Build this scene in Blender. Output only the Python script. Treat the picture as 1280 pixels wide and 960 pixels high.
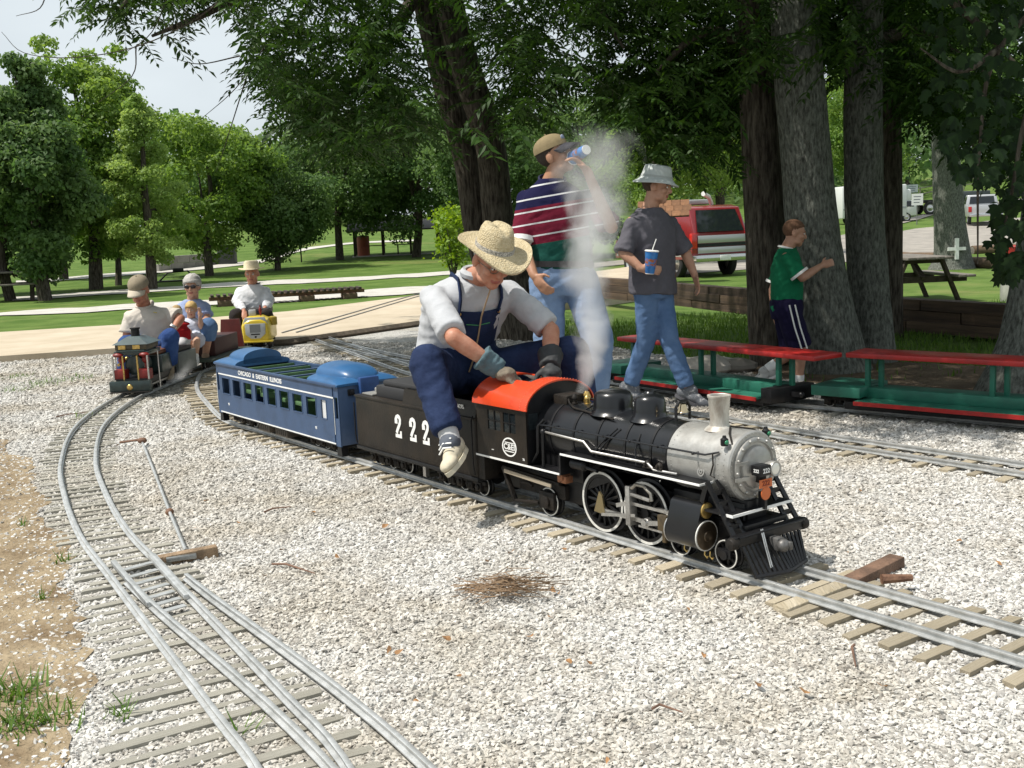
import bpy, bmesh, math, random
import numpy as np
from mathutils import Vector, Matrix, noise
random.seed(7); RNG=np.random.default_rng(7)
for o in list(bpy.data.objects): bpy.data.objects.remove(o)
SC=bpy.context.scene; COL=SC.collection
R=math.radians
# ---------------------------------------------------------------- camera
F=1351.; HZ=285.; H=1.25; ROLL=R(2.5); PITCH=math.atan((480-HZ)/F)
_fw=np.array([0,math.cos(PITCH),-math.sin(PITCH)]); _u0=np.array([0,math.sin(PITCH),math.cos(PITCH)]); _r0=np.array([1.,0,0])
_rt=_r0*math.cos(ROLL)-_u0*math.sin(ROLL); _up=_u0*math.cos(ROLL)+_r0*math.sin(ROLL)
cd=bpy.data.cameras.new('camera'); cam=bpy.data.objects.new('camera',cd); COL.objects.link(cam)
cam.matrix_world=Matrix(((_rt[0],_up[0],-_fw[0],0),(_rt[1],_up[1],-_fw[1],0),(_rt[2],_up[2],-_fw[2],H),(0,0,0,1)))
cd.sensor_width=36; cd.lens=F*36/1280; cd.clip_end=3000; cd.clip_start=.05
SC.camera=cam
# ---------------------------------------------------------------- light
SUN_EL=R(62); SUN_DIR=np.array([-1.0,-.22])           # horizontal direction towards the sun
SUN_DIR=SUN_DIR/np.linalg.norm(SUN_DIR)
sd=np.array([SUN_DIR[0]*math.cos(SUN_EL),SUN_DIR[1]*math.cos(SUN_EL),math.sin(SUN_EL)])
sl=bpy.data.lights.new('sun','SUN'); sl.energy=4.8; sl.angle=R(.6); sl.color=(1,.95,.87)
so=bpy.data.objects.new('sun',sl); COL.objects.link(so); so.rotation_euler=Vector(sd).to_track_quat('Z','Y').to_euler()
W=bpy.data.worlds.new('World'); SC.world=W; W.use_nodes=True
nt=W.node_tree; nt.nodes.clear()
def N(t,typ,**kw):
    n=t.nodes.new(typ)
    for k,v in kw.items(): setattr(n,k,v)
    return n
wo=N(nt,'ShaderNodeOutputWorld'); wb=N(nt,'ShaderNodeBackground'); sky=N(nt,'ShaderNodeTexSky')
sky.sky_type='NISHITA'; sky.sun_disc=False; sky.sun_elevation=SUN_EL; sky.sun_rotation=math.atan2(SUN_DIR[0],SUN_DIR[1])
sky.dust_density=4; sky.air_density=1.2; wb.inputs[1].default_value=.1
tc=N(nt,'ShaderNodeTexCoord'); cn=N(nt,'ShaderNodeTexNoise'); cn.inputs['Scale'].default_value=2.2; cn.inputs['Detail'].default_value=6
cm=N(nt,'ShaderNodeMapping'); cm.inputs['Scale'].default_value=(1,1,2.6)
cr=N(nt,'ShaderNodeValToRGB'); cr.color_ramp.elements[0].position=.30; cr.color_ramp.elements[0].color=(.62,.62,.62,1); cr.color_ramp.elements[1].position=.62; cr.color_ramp.elements[1].color=(1,1,1,1)
mx=N(nt,'ShaderNodeMix',data_type='RGBA'); mx.inputs['B'].default_value=(6.7,7.35,7.75,1)
nt.links.new(tc.outputs['Generated'],cm.inputs[0]); nt.links.new(cm.outputs[0],cn.inputs['Vector']); nt.links.new(cn.outputs[0],cr.inputs[0])
nt.links.new(cr.outputs[0],mx.inputs['Factor']); nt.links.new(sky.outputs[0],mx.inputs['A']); nt.links.new(mx.outputs['Result'],wb.inputs[0]); nt.links.new(wb.outputs[0],wo.inputs[0])
vs=SC.view_settings; vs.view_transform='Standard'; vs.look='None'; vs.gamma=1; vs.use_curve_mapping=False; vs.exposure=0.22
# ---------------------------------------------------------------- pixel helpers (a pixel gives a direction only)
def ray(x,y): return _fw+_rt*((x-640)/F)+_up*((480-y)/F)
def g(x,y,z=0.):
    d=ray(x,y); return np.array([0,0,H])+d*((z-H)/d[2])
def atY(x,y,Y):
    d=ray(x,y); return np.array([0,0,H])+d*(Y/d[1])
def sst(a,b,x):
    t=min(1,max(0,(x-a)/(b-a))); return t*t*(3-2*t)
def terrain(X,Y):
    z=-.22*sst(11.5,18,Y)*sst(-1,4,X)+.45*sst(34,60,Y)+ .9*sst(45,85,Y)
    z+=5.5*sst(70,190,Y)*sst(-10,60,X)+2.5*sst(60,170,Y)
    return z-.022
def gt(x,y,dy=0):
    d=ray(x,y); p=np.array([0,0,H]); t=2.0
    while t<900:
        q=p+d*t
        if q[2]<=terrain(q[0],q[1]): return q
        t*=1.006
    return p+d*120
# ---------------------------------------------------------------- mesh builder
def V(*a): return np.array(a,float)
def unit(v):
    v=np.asarray(v,float); n=np.linalg.norm(v); return v/n if n>1e-9 else v
def frame(d):
    d=unit(d); a=V(0,0,1) if abs(d[2])<.9 else V(1,0,0)
    u=unit(np.cross(a,d)); return u,np.cross(d,u),d
class MB:
    def __init__(s): s.v=[]; s.f=[]; s.m=[]; s.cm=0
    def add(s,vs,fs):
        b=len(s.v); s.v.extend([tuple(map(float,p)) for p in vs]); s.f.extend([tuple(b+i for i in q) for q in fs]); s.m.extend([s.cm]*len(fs)); return s
    def box(s,x0,x1,y0,y1,z0,z1,T=None):
        vs=[(x,y,z) for z in (z0,z1) for y in (y0,y1) for x in (x0,x1)]
        if T is not None: vs=[T@Vector(p) for p in vs]
        return s.add(vs,[(0,2,3,1),(4,5,7,6),(0,1,5,4),(2,6,7,3),(0,4,6,2),(1,3,7,5)])
    def bar(s,p0,p1,w,h,upv=(0,0,1)):
        p0=np.array(p0,float);p1=np.array(p1,float); d=unit(p1-p0); u=unit(np.cross(upv,d)); 
        if np.linalg.norm(u)<1e-6: u=unit(np.cross((1,0,0),d))
        n=np.cross(d,u); vs=[]
        for n_ in (-h/2,h/2):
            for u_ in (-w/2,w/2):
                for p in (p0,p1): vs.append(p+u*u_+n*n_)
        return s.add(vs,[(0,2,3,1),(4,5,7,6),(0,1,5,4),(2,6,7,3),(0,4,6,2),(1,3,7,5)])
    def loft(s,rings,cap=True,closed=False):
        n=len(rings[0]); b=[]; vs=[]
        for r in rings: vs.extend(r)
        fs=[]; m=len(rings)
        for i in range(m if closed else m-1):
            a=i*n; c=((i+1)%m)*n
            for k in range(n): fs.append((a+k,a+(k+1)%n,c+(k+1)%n,c+k))
        if cap and not closed: fs.append(tuple(range(n))[::-1]); fs.append(tuple((m-1)*n+k for k in range(n)))
        return s.add(vs,fs)
    def tube(s,pts,r,n=8,cap=True):
        pts=[np.array(p,float) for p in pts]; m=len(pts); rings=[]; u=None
        for i,p in enumerate(pts):
            d=unit(pts[min(i+1,m-1)]-pts[max(i-1,0)])
            if u is None: u,w,_=frame(d)
            else: u=unit(u-d*np.dot(u,d)); w=np.cross(d,u)
            rr=r[i] if hasattr(r,'__len__') else r
            ra,rb=(rr if hasattr(rr,'__len__') else (rr,rr))
            rings.append([p+u*ra*math.cos(a)+w*rb*math.sin(a) for a in np.linspace(0,2*math.pi,n,endpoint=False)])
        return s.loft(rings,cap)
    def cyl(s,p0,p1,r0,r1=None,n=16): return s.tube([p0,p1],[r0,r0 if r1 is None else r1],n)
    def lathe(s,prof,o=(0,0,0),ax=(0,0,1),n=24,cap=True,a0=0,a1=2*math.pi):
        u,w,d=frame(ax); o=np.array(o,float)
        return s.loft([[o+d*z+(u*math.cos(a)+w*math.sin(a))*r for a in np.linspace(0,2*math.pi,n,endpoint=False)] for z,r in prof],cap)
    def ell(s,c,r,B=None,n=14,m=9):
        c=np.array(c,float); B=np.eye(3) if B is None else np.array(B)   # rows = axes
        r=(r,r,r) if not hasattr(r,'__len__') else r; rings=[]
        for j in range(1,m):
            t=math.pi*j/m; rings.append([c+B[0]*r[0]*math.sin(t)*math.cos(a)+B[1]*r[1]*math.sin(t)*math.sin(a)-B[2]*r[2]*math.cos(t) for a in np.linspace(0,2*math.pi,n,endpoint=False)])
        b=len(s.v); s.loft(rings,False); s.add([c-B[2]*r[2],c+B[2]*r[2]],[])
        lo=b+n*(m-1); hi=lo+1; top=b+n*(m-2)
        for k in range(n):
            s.f.append((lo,b+(k+1)%n,b+k)); s.f.append((hi,top+k,top+(k+1)%n)); s.m.extend([s.cm]*2)
        return s
    def prism(s,pts,off):
        n=len(pts); off=np.array(off,float); vs=[np.array(p,float) for p in pts]; vs=vs+[p+off for p in vs]
        return s.add(vs,[tuple(range(n))[::-1],tuple(range(n,2*n))]+[(k,(k+1)%n,n+(k+1)%n,n+k) for k in range(n)])
    def mesh(s,name,bev=0,smooth=38,recalc=True):
        me=bpy.data.meshes.new(name); me.from_pydata(s.v,[],s.f)
        if any(s.m): me.polygons.foreach_set('material_index',s.m)
        if bev or recalc:
            bm=bmesh.new(); bm.from_mesh(me)
            bmesh.ops.recalc_face_normals(bm,faces=bm.faces)
            if bev:
                es=[e for e in bm.edges if len(e.link_faces)==2 and e.calc_face_angle(0)>R(35)]
                bmesh.ops.bevel(bm,geom=es,offset=bev,segments=2,profile=.5,affect='EDGES',clamp_overlap=True)
            bm.to_mesh(me); bm.free()
        if smooth:
            me.polygons.foreach_set('use_smooth',[True]*len(me.polygons)); me.set_sharp_from_angle(angle=R(smooth))
        return me
    def build(s,name,mat,parent=None,bev=0,smooth=38,loc=None,**kw):
        me=s.mesh(name,bev,smooth); return link(name,me,mat,parent,loc,**kw)
def link(name,me,mat,parent=None,loc=None,kind=None,label=None,cat=None,group=None):
    o=bpy.data.objects.new(name,me); COL.objects.link(o)
    if me is not None:
        for m in (mat if isinstance(mat,(list,tuple)) else [mat]):
            if m is not None: me.materials.append(m)
    if parent is not None: o.parent=parent
    if loc is not None: o.location=loc
    tag(o,label,cat,group,kind); return o
def tag(o,label=None,cat=None,group=None,kind=None):
    if label: o['label']=label
    if cat: o['category']=cat
    if group: o['group']=group
    if kind: o['kind']=kind
    return o
def thing(name,label,cat,loc=(0,0,0),rz=0,group=None):
    o=bpy.data.objects.new(name,None); COL.objects.link(o); o.empty_display_size=.1
    o.location=loc; o.rotation_euler=(0,0,rz); return tag(o,label,cat,group)
def piece(name,me,parent,T=None,loc=None,rot=None,scale=None):
    o=bpy.data.objects.new(name,me); COL.objects.link(o); o.parent=parent
    if T is not None: o.matrix_local=T
    if loc is not None: o.location=loc
    if rot is not None: o.rotation_euler=rot
    if scale is not None: o.scale=scale
    return o
def copy_tree(o,parent=None):
    c=o.copy(); COL.objects.link(c); c.parent=parent
    for ch in list(o.children): copy_tree(ch,c)
    return c
def eval_mesh(o):
    dg=bpy.context.evaluated_depsgraph_get(); return bpy.data.meshes.new_from_object(o.evaluated_get(dg))
def text_mesh(body,size,depth=.001,font_bold=True,space=1.0,align='CENTER'):
    c=bpy.data.curves.new('t','FONT'); c.body=body; c.size=size; c.extrude=depth; c.align_x=align; c.align_y='CENTER'; c.space_character=space
    if font_bold: c.offset=size*.018
    c.resolution_u=3
    o=bpy.data.objects.new('t',c); COL.objects.link(o); me=eval_mesh(o); bpy.data.objects.remove(o); return me
# ---------------------------------------------------------------- materials
def P(name,col,rough=.5,metal=0,var=0,vs=12,bump=0,bs=60,col2=None,coat=0,spec=None,rnd=0,stretch=None,detail=5,lo=.35,hi=.68,coord='Object'):
    m=bpy.data.materials.new(name); m.use_nodes=True; t=m.node_tree; b=t.nodes['Principled BSDF']; L=t.links.new
    b.inputs['Base Color'].default_value=(*col,1); b.inputs['Roughness'].default_value=rough; b.inputs['Metallic'].default_value=metal
    if coat: b.inputs['Coat Weight'].default_value=coat; b.inputs['Coat Roughness'].default_value=.15
    if spec is not None: b.inputs['Specular IOR Level'].default_value=spec
    tc=N(t,'ShaderNodeTexCoord'); src=tc.outputs[coord]
    if stretch:
        mp=N(t,'ShaderNodeMapping'); mp.inputs['Scale'].default_value=stretch; L(src,mp.inputs[0]); src=mp.outputs[0]
    out=None
    if var or col2:
        n=N(t,'ShaderNodeTexNoise'); n.inputs['Scale'].default_value=vs; n.inputs['Detail'].default_value=detail; n.inputs['Roughness'].default_value=.65; L(src,n.inputs['Vector'])
        r=N(t,'ShaderNodeValToRGB'); L(n.outputs[0],r.inputs[0]); r.color_ramp.elements[0].position=lo; r.color_ramp.elements[1].position=hi
        c2=col2 if col2 else tuple(min(1,c*(1+var)) for c in col); c1=col if col2 else tuple(c*(1-var) for c in col)
        r.color_ramp.elements[0].color=(*c1,1); r.color_ramp.elements[1].color=(*c2,1); out=r.outputs[0]
    if rnd:
        oi=N(t,'ShaderNodeObjectInfo'); mr=N(t,'ShaderNodeMapRange'); mr.inputs['To Min'].default_value=1-rnd; mr.inputs['To Max'].default_value=1+rnd; L(oi.outputs['Random'],mr.inputs[0])
        hs=N(t,'ShaderNodeHueSaturation'); L(mr.outputs[0],hs.inputs['Value'])
        if out: L(out,hs.inputs['Color'])
        else: hs.inputs['Color'].default_value=(*col,1)
        out=hs.outputs[0]
    if out: L(out,b.inputs['Base Color'])
    if bump:
        n2=N(t,'ShaderNodeTexNoise'); n2.inputs['Scale'].default_value=bs; n2.inputs['Detail'].default_value=6; L(src,n2.inputs['Vector'])
        bp=N(t,'ShaderNodeBump'); bp.inputs['Strength'].default_value=bump; bp.inputs['Distance'].default_value=.02; L(n2.outputs[0],bp.inputs['Height']); L(bp.outputs[0],b.inputs['Normal'])
    return m
def leafmat(name,c1,c2,trans=.35,rough=.55):
    m=bpy.data.materials.new(name); m.use_nodes=True; t=m.node_tree; b=t.nodes['Principled BSDF']; L=t.links.new
    b.inputs['Roughness'].default_value=rough; b.inputs['Specular IOR Level'].default_value=.3
    at=N(t,'ShaderNodeAttribute'); at.attribute_name='lc'
    mix=N(t,'ShaderNodeMix',data_type='RGBA'); mix.inputs['A'].default_value=(*c1,1); mix.inputs['B'].default_value=(*c2,1); L(at.outputs['Fac'],mix.inputs['Factor'])
    tr=N(t,'ShaderNodeBsdfTranslucent'); ms=N(t,'ShaderNodeMixShader'); ms.inputs[0].default_value=trans
    hs=N(t,'ShaderNodeHueSaturation'); hs.inputs['Value'].default_value=1.5; hs.inputs['Saturation'].default_value=1.1; hs.inputs['Hue'].default_value=.485
    L(mix.outputs['Result'],b.inputs['Base Color']); L(mix.outputs['Result'],hs.inputs['Color']); L(hs.outputs[0],tr.inputs[0])
    L(b.outputs[0],ms.inputs[1]); L(tr.outputs[0],ms.inputs[2]); L(ms.outputs[0],t.nodes['Material Output'].inputs[0]); return m
BLACK=P('black_paint',(.008,.008,.009),.42,var=.5,vs=9,bump=.03,bs=120,spec=.35)
GLOSS=P('gloss_black',(.007,.0075,.009),.28,var=.3,vs=6,coat=.25,spec=.4)
SOOT=P('sooty_black',(.007,.0065,.006),.6,spec=.3,col2=(.024,.018,.013),vs=14,bump=.2,bs=80)
SILV=P('silver_paint',(.40,.395,.375),.42,.5,col2=(.17,.155,.135),vs=13,detail=9,lo=.42,hi=.9,bump=.06,bs=60)
STEEL=P('bright_steel',(.55,.54,.52),.3,.9,var=.2,vs=30)
BRASS=P('brass',(.55,.38,.13),.35,.9,var=.3,vs=40)
WHITE=P('white_paint',(.8,.8,.78),.45,var=.06,vs=30)
ORANGE=P('orange_red_paint',(.60,.055,.012),.34,col2=(.34,.03,.01),vs=11,detail=9,lo=.5,hi=.85,coat=.3)
BLUE=P('coach_blue',(.045,.083,.165),.45,col2=(.026,.05,.10),vs=9,detail=9,lo=.45,hi=.85,bump=.04,bs=70)
BLUE2=P('roof_blue',(.026,.10,.235),.35,var=.15,vs=8)
SEATG=P('seat_green',(.06,.13,.05),.6,var=.2,vs=14)
TENDB=P('tender_black',(.009,.0075,.006),.5,spec=.3,col2=(.026,.019,.013),vs=5,bump=.08,bs=60)
GLASS=P('dark_glass',(.012,.016,.018),.06,spec=.6)
TIREW=P('dull_white',(.62,.61,.57),.5,var=.12,vs=40)
RUBBER=P('rubber',(.018,.018,.018),.75)
RUST=P('rusty_steel',(.10,.045,.025),.7,col2=(.22,.12,.07),vs=22,bump=.2,bs=90)
# ================================================================ ground
def stonemat(name,c0,c1,c2,scale=55,bump=1.0,rnd=False):
    m=bpy.data.materials.new(name); m.use_nodes=True; t=m.node_tree; b=t.nodes['Principled BSDF']; L=t.links.new
    b.inputs['Roughness'].default_value=.85; b.inputs['Specular IOR Level'].default_value=.25
    tc=N(t,'ShaderNodeTexCoord'); vo=N(t,'ShaderNodeTexVoronoi'); vo.inputs['Scale'].default_value=scale; L(tc.outputs['Object'],vo.inputs['Vector'])
    r=N(t,'ShaderNodeValToRGB'); e=r.color_ramp.elements; e[0].color=(*c0,1); e[1].color=(*c2,1); k=r.color_ramp.elements.new(.35); k.color=(*c1,1); e[0].position=.04; e[2].position=.9
    if rnd:
        oi=N(t,'ShaderNodeObjectInfo'); L(oi.outputs['Random'],r.inputs[0])
    else: 
        sep=N(t,'ShaderNodeSeparateColor'); L(vo.outputs['Color'],sep.inputs[0]); L(sep.outputs[0],r.inputs[0])
    n=N(t,'ShaderNodeTexNoise'); n.inputs['Scale'].default_value=.9; n.inputs['Detail'].default_value=8; n.inputs['Roughness'].default_value=.7; gp=N(t,'ShaderNodeNewGeometry'); L(gp.outputs['Position'],n.inputs['Vector'])
    r2=N(t,'ShaderNodeValToRGB'); r2.color_ramp.elements[0].color=(.74,.68,.58,1); r2.color_ramp.elements[1].color=(1,1,1,1); r2.color_ramp.elements[0].position=.36; r2.color_ramp.elements[1].position=.56
    mu=N(t,'ShaderNodeMix',data_type='RGBA',blend_type='MULTIPLY'); mu.inputs['Factor'].default_value=.8; L(n.outputs[0],r2.inputs[0]); L(r.outputs[0],mu.inputs['A']); L(r2.outputs[0],mu.inputs['B']); L(mu.outputs['Result'],b.inputs['Base Color'])
    bp=N(t,'ShaderNodeBump'); bp.inputs['Strength'].default_value=bump; bp.inputs['Distance'].default_value=.012
    if rnd:
        n3=N(t,'ShaderNodeTexNoise'); n3.inputs['Scale'].default_value=2; L(tc.outputs['Object'],n3.inputs['Vector']); L(n3.outputs[0],bp.inputs['Height'])
    else: L(vo.outputs['Distance'],bp.inputs['Height']); bp.invert=True
    L(bp.outputs[0],b.inputs['Normal']); return m
GRAVEL=stonemat('crushed_limestone',(.26,.25,.23),(.42,.41,.38),(.56,.55,.52),scale=75)
STONE=stonemat('limestone_chip',(.30,.285,.265),(.50,.485,.455),(.64,.625,.595),rnd=True,bump=.3)
def grassmat():
    m=P('mown_grass',(.055,.105,.018),.9,col2=(.125,.185,.045),vs=1.1,detail=10,bump=.8,bs=45,spec=.1)
    t=m.node_tree; b=t.nodes['Principled BSDF']; L=t.links.new; src=b.inputs['Base Color'].links[0].from_socket
    tc=N(t,'ShaderNodeTexCoord'); n=N(t,'ShaderNodeTexNoise'); n.inputs['Scale'].default_value=.16; n.inputs['Detail'].default_value=9; n.inputs['Roughness'].default_value=.7; L(tc.outputs['Object'],n.inputs['Vector'])
    r=N(t,'ShaderNodeValToRGB'); r.color_ramp.elements[0].position=.56; r.color_ramp.elements[1].position=.74; L(n.outputs[0],r.inputs[0])
    mx=N(t,'ShaderNodeMix',data_type='RGBA'); mx.inputs['B'].default_value=(.20,.20,.075,1); L(r.outputs[0],mx.inputs['Factor']); L(src,mx.inputs['A']); L(mx.outputs['Result'],b.inputs['Base Color']); return m
GRASS=grassmat()
DIRT=P('sandy_dirt',(.15,.105,.062),.95,col2=(.37,.30,.20),vs=4.5,lo=.3,hi=.7,detail=10,bump=1,bs=50,spec=.1)
DIRT2=P('brown_bare_soil',(.09,.065,.045),.95,col2=(.16,.125,.085),vs=4,detail=10,bump=1,bs=40,spec=.1)  # darker brown dirt for the ground under the trees
CONC=P('tan_concrete',(.40,.335,.245),.85,col2=(.50,.43,.33),vs=1.4,detail=9,bump=.15,bs=80,spec=.2)
PATH=P('pale_gravel_path',(.38,.36,.32),.9,col2=(.52,.50,.46),vs=2.5,detail=9,bump=.5,bs=40)
def axis(lo,hi,near,step):
    a=[0.]; 
    while a[-1]<hi: a.append(a[-1]+max(step,a[-1]*.07 if a[-1]>near else step))
    b=[0.]
    while b[-1]>lo: b.append(b[-1]-max(step,-b[-1]*.07 if -b[-1]>near else step))
    return sorted(set(b+a))
xs=axis(-420,420,14,1.5); ys=axis(-30,620,30,1.5)
mb=MB(); mb.v=[(x,y,terrain(x,y)) for y in ys for x in xs]; nx=len(xs)
mb.f=[(j*nx+i,j*nx+i+1,(j+1)*nx+i+1,(j+1)*nx+i) for j in range(len(ys)-1) for i in range(nx-1)]; mb.m=[0]*len(mb.f)
mb.build('ground',GRASS,kind='structure',smooth=80)
def sheet(name,pts,z,mat,kind='structure'):
    bm=bmesh.new(); vs=[bm.verts.new((p[0],p[1],z)) for p in pts]; f=bm.faces.new(vs); 
    if f.normal.z<0: f.normal_flip()
    bmesh.ops.triangulate(bm,faces=[f]); me=bpy.data.meshes.new(name); bm.to_mesh(me); bm.free(); return link(name,me,mat,kind=kind)
def jag(pts,amp,step=.12):
    out=[]
    for i,p in enumerate(pts):
        q=pts[(i+1)%len(pts)]; p=np.array(p[:2]);q=np.array(q[:2]); L=np.linalg.norm(q-p); n=max(1,int(L/step)) if L<40 else 1
        nn=unit(V(-(q-p)[1],(q-p)[0]))
        for k in range(n):
            w=p+(q-p)*k/n; out.append(w+nn*amp*(noise.noise(Vector((w[0]*2.3,w[1]*2.3,3)))+.6*noise.noise(Vector((w[0]*9,w[1]*9,7)))))
    return out
slab_near=[g(x,y,.06)[:2] for x,y in [(-260,462),(0,445),(146,435),(262,430),(360,424),(524,401),(640,385),(760,367),(838,352)]]
slab_far=[g(x,y,.06)[:2] for x,y in [(-260,432),(0,415),(146,406),(360,389),(522,369),(640,353),(760,337),(838,326)]]
# C track (bench cars) runs behind the men; yard ends just past it
Cpts=[g(x,y,.02)[:2]+V(.5,.87)*.09 for x,y in [(1500,551),(1280,530.5),(1060,511),(909,498)]]
Cpts=[Cpts[0]+(Cpts[0]-Cpts[1])*3]+Cpts+[g(770,477,.02)[:2]+V(.03,.06),g(640,462,.02)[:2],g(500,447,.02)[:2]]+[V(-2.3,13.2),V(-2.45,15.2)]
yard=[V(-14,-8),V(-14,11.2)]+[p+V(0,.02) for p in slab_near[1:6]]+[g(640,420)[:2],g(720,427)[:2],g(790,437)[:2],g(870,447)[:2],g(930,462)[:2],g(1010,477)[:2],g(1120,491)[:2],g(1290,508)[:2],V(9,.5),V(9,-8)]
YARD=jag(yard,.10)
sheet('gravel_yard',YARD,-.012,GRAVEL)
dirt_px=[(-420,470),(-150,520),(0,548),(38,575),(52,620),(78,668),(84,725),(105,790),(112,850),(92,905),(75,960),(60,1100),(-600,1100)]
DIRTP=jag([g(x,y)[:2] for x,y in dirt_px],.10,.05)
sheet('dirt_patch',DIRTP,-.007,DIRT)
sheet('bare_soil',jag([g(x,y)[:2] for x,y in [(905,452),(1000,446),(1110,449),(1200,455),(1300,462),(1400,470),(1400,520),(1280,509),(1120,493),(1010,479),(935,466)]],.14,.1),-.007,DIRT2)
def slab(name,pn,pf,z0,z1,mat):
    pts=[V(p[0],p[1],z0) for p in pn]+[V(p[0],p[1],z0) for p in pf[::-1]]
    mb=MB(); mb.prism(pts,(0,0,z1-z0)); return mb.build(name,mat,kind='structure',smooth=0)
slab('concrete_drive',slab_near,slab_far,-.2,.06,CONC)
mb=MB(); P_=[V(p[0],p[1]-.03,.02) for p in slab_near[3:7]]; mb.tube(P_,[(.035,.045)]*len(P_),4)
mb.build('slab_edge_strip',P('dark_edge_brown',(.12,.095,.07),.9,var=.3,vs=20,bump=.4),label='dark curb edging along the tan concrete drive',cat='edging')  # dark brown strip along the slab's near edge
def strip(name,up,lo,mat,dz=.012):
    mb=MB(); n=24; pts=[]
    def rs(pl):
        pl=np.array(pl,float); d=np.r_[0,np.cumsum(np.linalg.norm(np.diff(pl,axis=0),axis=1))]; t=np.linspace(0,d[-1],n); return np.c_[np.interp(t,d,pl[:,0]),np.interp(t,d,pl[:,1])]
    A=[gt(*p) for p in rs(up)]; B=[gt(*p) for p in rs(lo)]
    for a,b in zip(A,B):
        for w in (0,.33,.66,1): 
            q=a+(b-a)*w; jx=.12*noise.noise(Vector((q[0]*.9,q[1]*.9,w)))*(w in (0,1)); mb.v.append((q[0],q[1]+jx*7,terrain(q[0],q[1])+dz))
    for i in range(n-1):
        for k in range(3): mb.f.append((i*4+k,i*4+k+1,i*4+k+5,i*4+k+4)); mb.m.append(0)
    return mb.build(name,mat,kind='structure',smooth=80)
strip('gravel_path',[(-200,398),(0,391),(150,382),(300,374),(453,364),(530,359),(700,347)],[(-200,405),(0,397),(150,389),(300,381),(453,372),(530,366),(700,353)],PATH,.02)
strip('gravel_path',[(20,372),(110,366),(200,360),(267,355),(400,349),(530,342),(700,330)],[(20,376),(110,371),(200,365),(267,360),(400,354),(530,347),(700,334)],PATH,.02)
strip('gravel_path',[(20,352),(162,341),(262,333),(330,325),(376,311),(443,303),(520,300)],[(20,356),(162,345),(262,337),(330,329),(376,314),(443,305),(520,302)],PATH,.03)
ASPH=P('worn_asphalt',(.20,.185,.165),.9,col2=(.34,.31,.27),vs=1.5,detail=9,bump=.3,bs=40)
strip('parking_gravel',[(850,308),(960,305),(1060,298),(1150,286),(1280,272),(1420,268)],[(850,345),(960,335),(1060,328),(1120,322),(1280,312),(1420,300)],ASPH,.02)
strip('park_road',[(700,335),(850,318),(1000,308),(1100,283),(1180,262),(1300,245)],[(700,340),(850,325),(1000,314),(1100,287),(1180,266),(1300,248)],ASPH,.035)
# ================================================================ tracks
ALU=P('worn_aluminium_rail',(.62,.63,.63),.42,.6,col2=(.40,.41,.40),vs=18,bump=.05,bs=90,stretch=(1,1,1))
DARKRAIL=P('dull_rail',(.20,.205,.20),.45,.7,col2=(.33,.34,.33),vs=14)
TIEG=P('grey_tie',(.27,.255,.21),.92,col2=(.43,.415,.36),vs=30,rnd=.16,bump=.5,bs=120,stretch=(1,.12,1))
TIET=P('tan_tie',(.30,.25,.165),.92,col2=(.46,.405,.31),vs=30,rnd=.25,bump=.5,bs=120,stretch=(1,.12,1))
def spline(pts,step=.1):
    pts=[np.array(p[:2],float) for p in pts]; P0=[2*pts[0]-pts[1]]+pts+[2*pts[-1]-pts[-2]]; out=[]
    for i in range(1,len(P0)-2):
        a,b,c,d=P0[i-1:i+3]; n=max(2,int(np.linalg.norm(c-b)/step))
        for k in range(n):
            t=k/n; out.append(.5*((2*b)+(-a+c)*t+(2*a-5*b+4*c-d)*t*t+(-a+3*b-3*c+d)*t**3))
    out.append(pts[-1]); return np.array(out)
def offset(pl,o):
    t=np.gradient(pl,axis=0); t/=np.linalg.norm(t,axis=1)[:,None]; return pl+np.c_[-t[:,1],t[:,0]]*o
def rail(pl,parent,mat,z=0.004,h=.024,name='rail',ws=1.):
    prof=[(-.018,0),(.018,0),(.018,.0035),(.004,.0065),(.004,h-.008),(.0095,h-.006),(.0095,h-.001),(.0075,h),(-.0075,h),(-.0095,h-.001),(-.0095,h-.006),(-.004,h-.008),(-.004,.0065),(-.018,.0035)]
    prof=[(u*ws,w) for u,w in prof]; t=np.gradient(pl,axis=0); t/=np.linalg.norm(t,axis=1)[:,None]; mb=MB()
    mb.loft([[V(p[0]-d[1]*u,p[1]+d[0]*u,z+w) for u,w in prof] for p,d in zip(pl,t)])
    return mb.build(name,mat,parent,smooth=50)
_tm=[]
for k in range(5):
    m_=MB(); w=.5; 
    vs=[(x*w*(1+RNG.uniform(-.12,.12)),y*.5*(1+RNG.uniform(-.03,.03)),z*.5*(1+RNG.uniform(-.05,.05))) for z in (-1,1) for y in (-1,1) for x in (-1,1)]
    m_.add(vs,[(0,2,3,1),(4,5,7,6),(0,1,5,4),(2,6,7,3),(0,4,6,2),(1,3,7,5)]); _tm.append(m_.mesh('tie',bev=.03,smooth=0))
TIES=[]
def tie_meshes(mat):
    out=[]
    for m in _tm: c=m.copy(); c.materials.append(mat); out.append(c)
    return out
TG=tie_meshes(TIEG); TT=tie_meshes(TIET)
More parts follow.
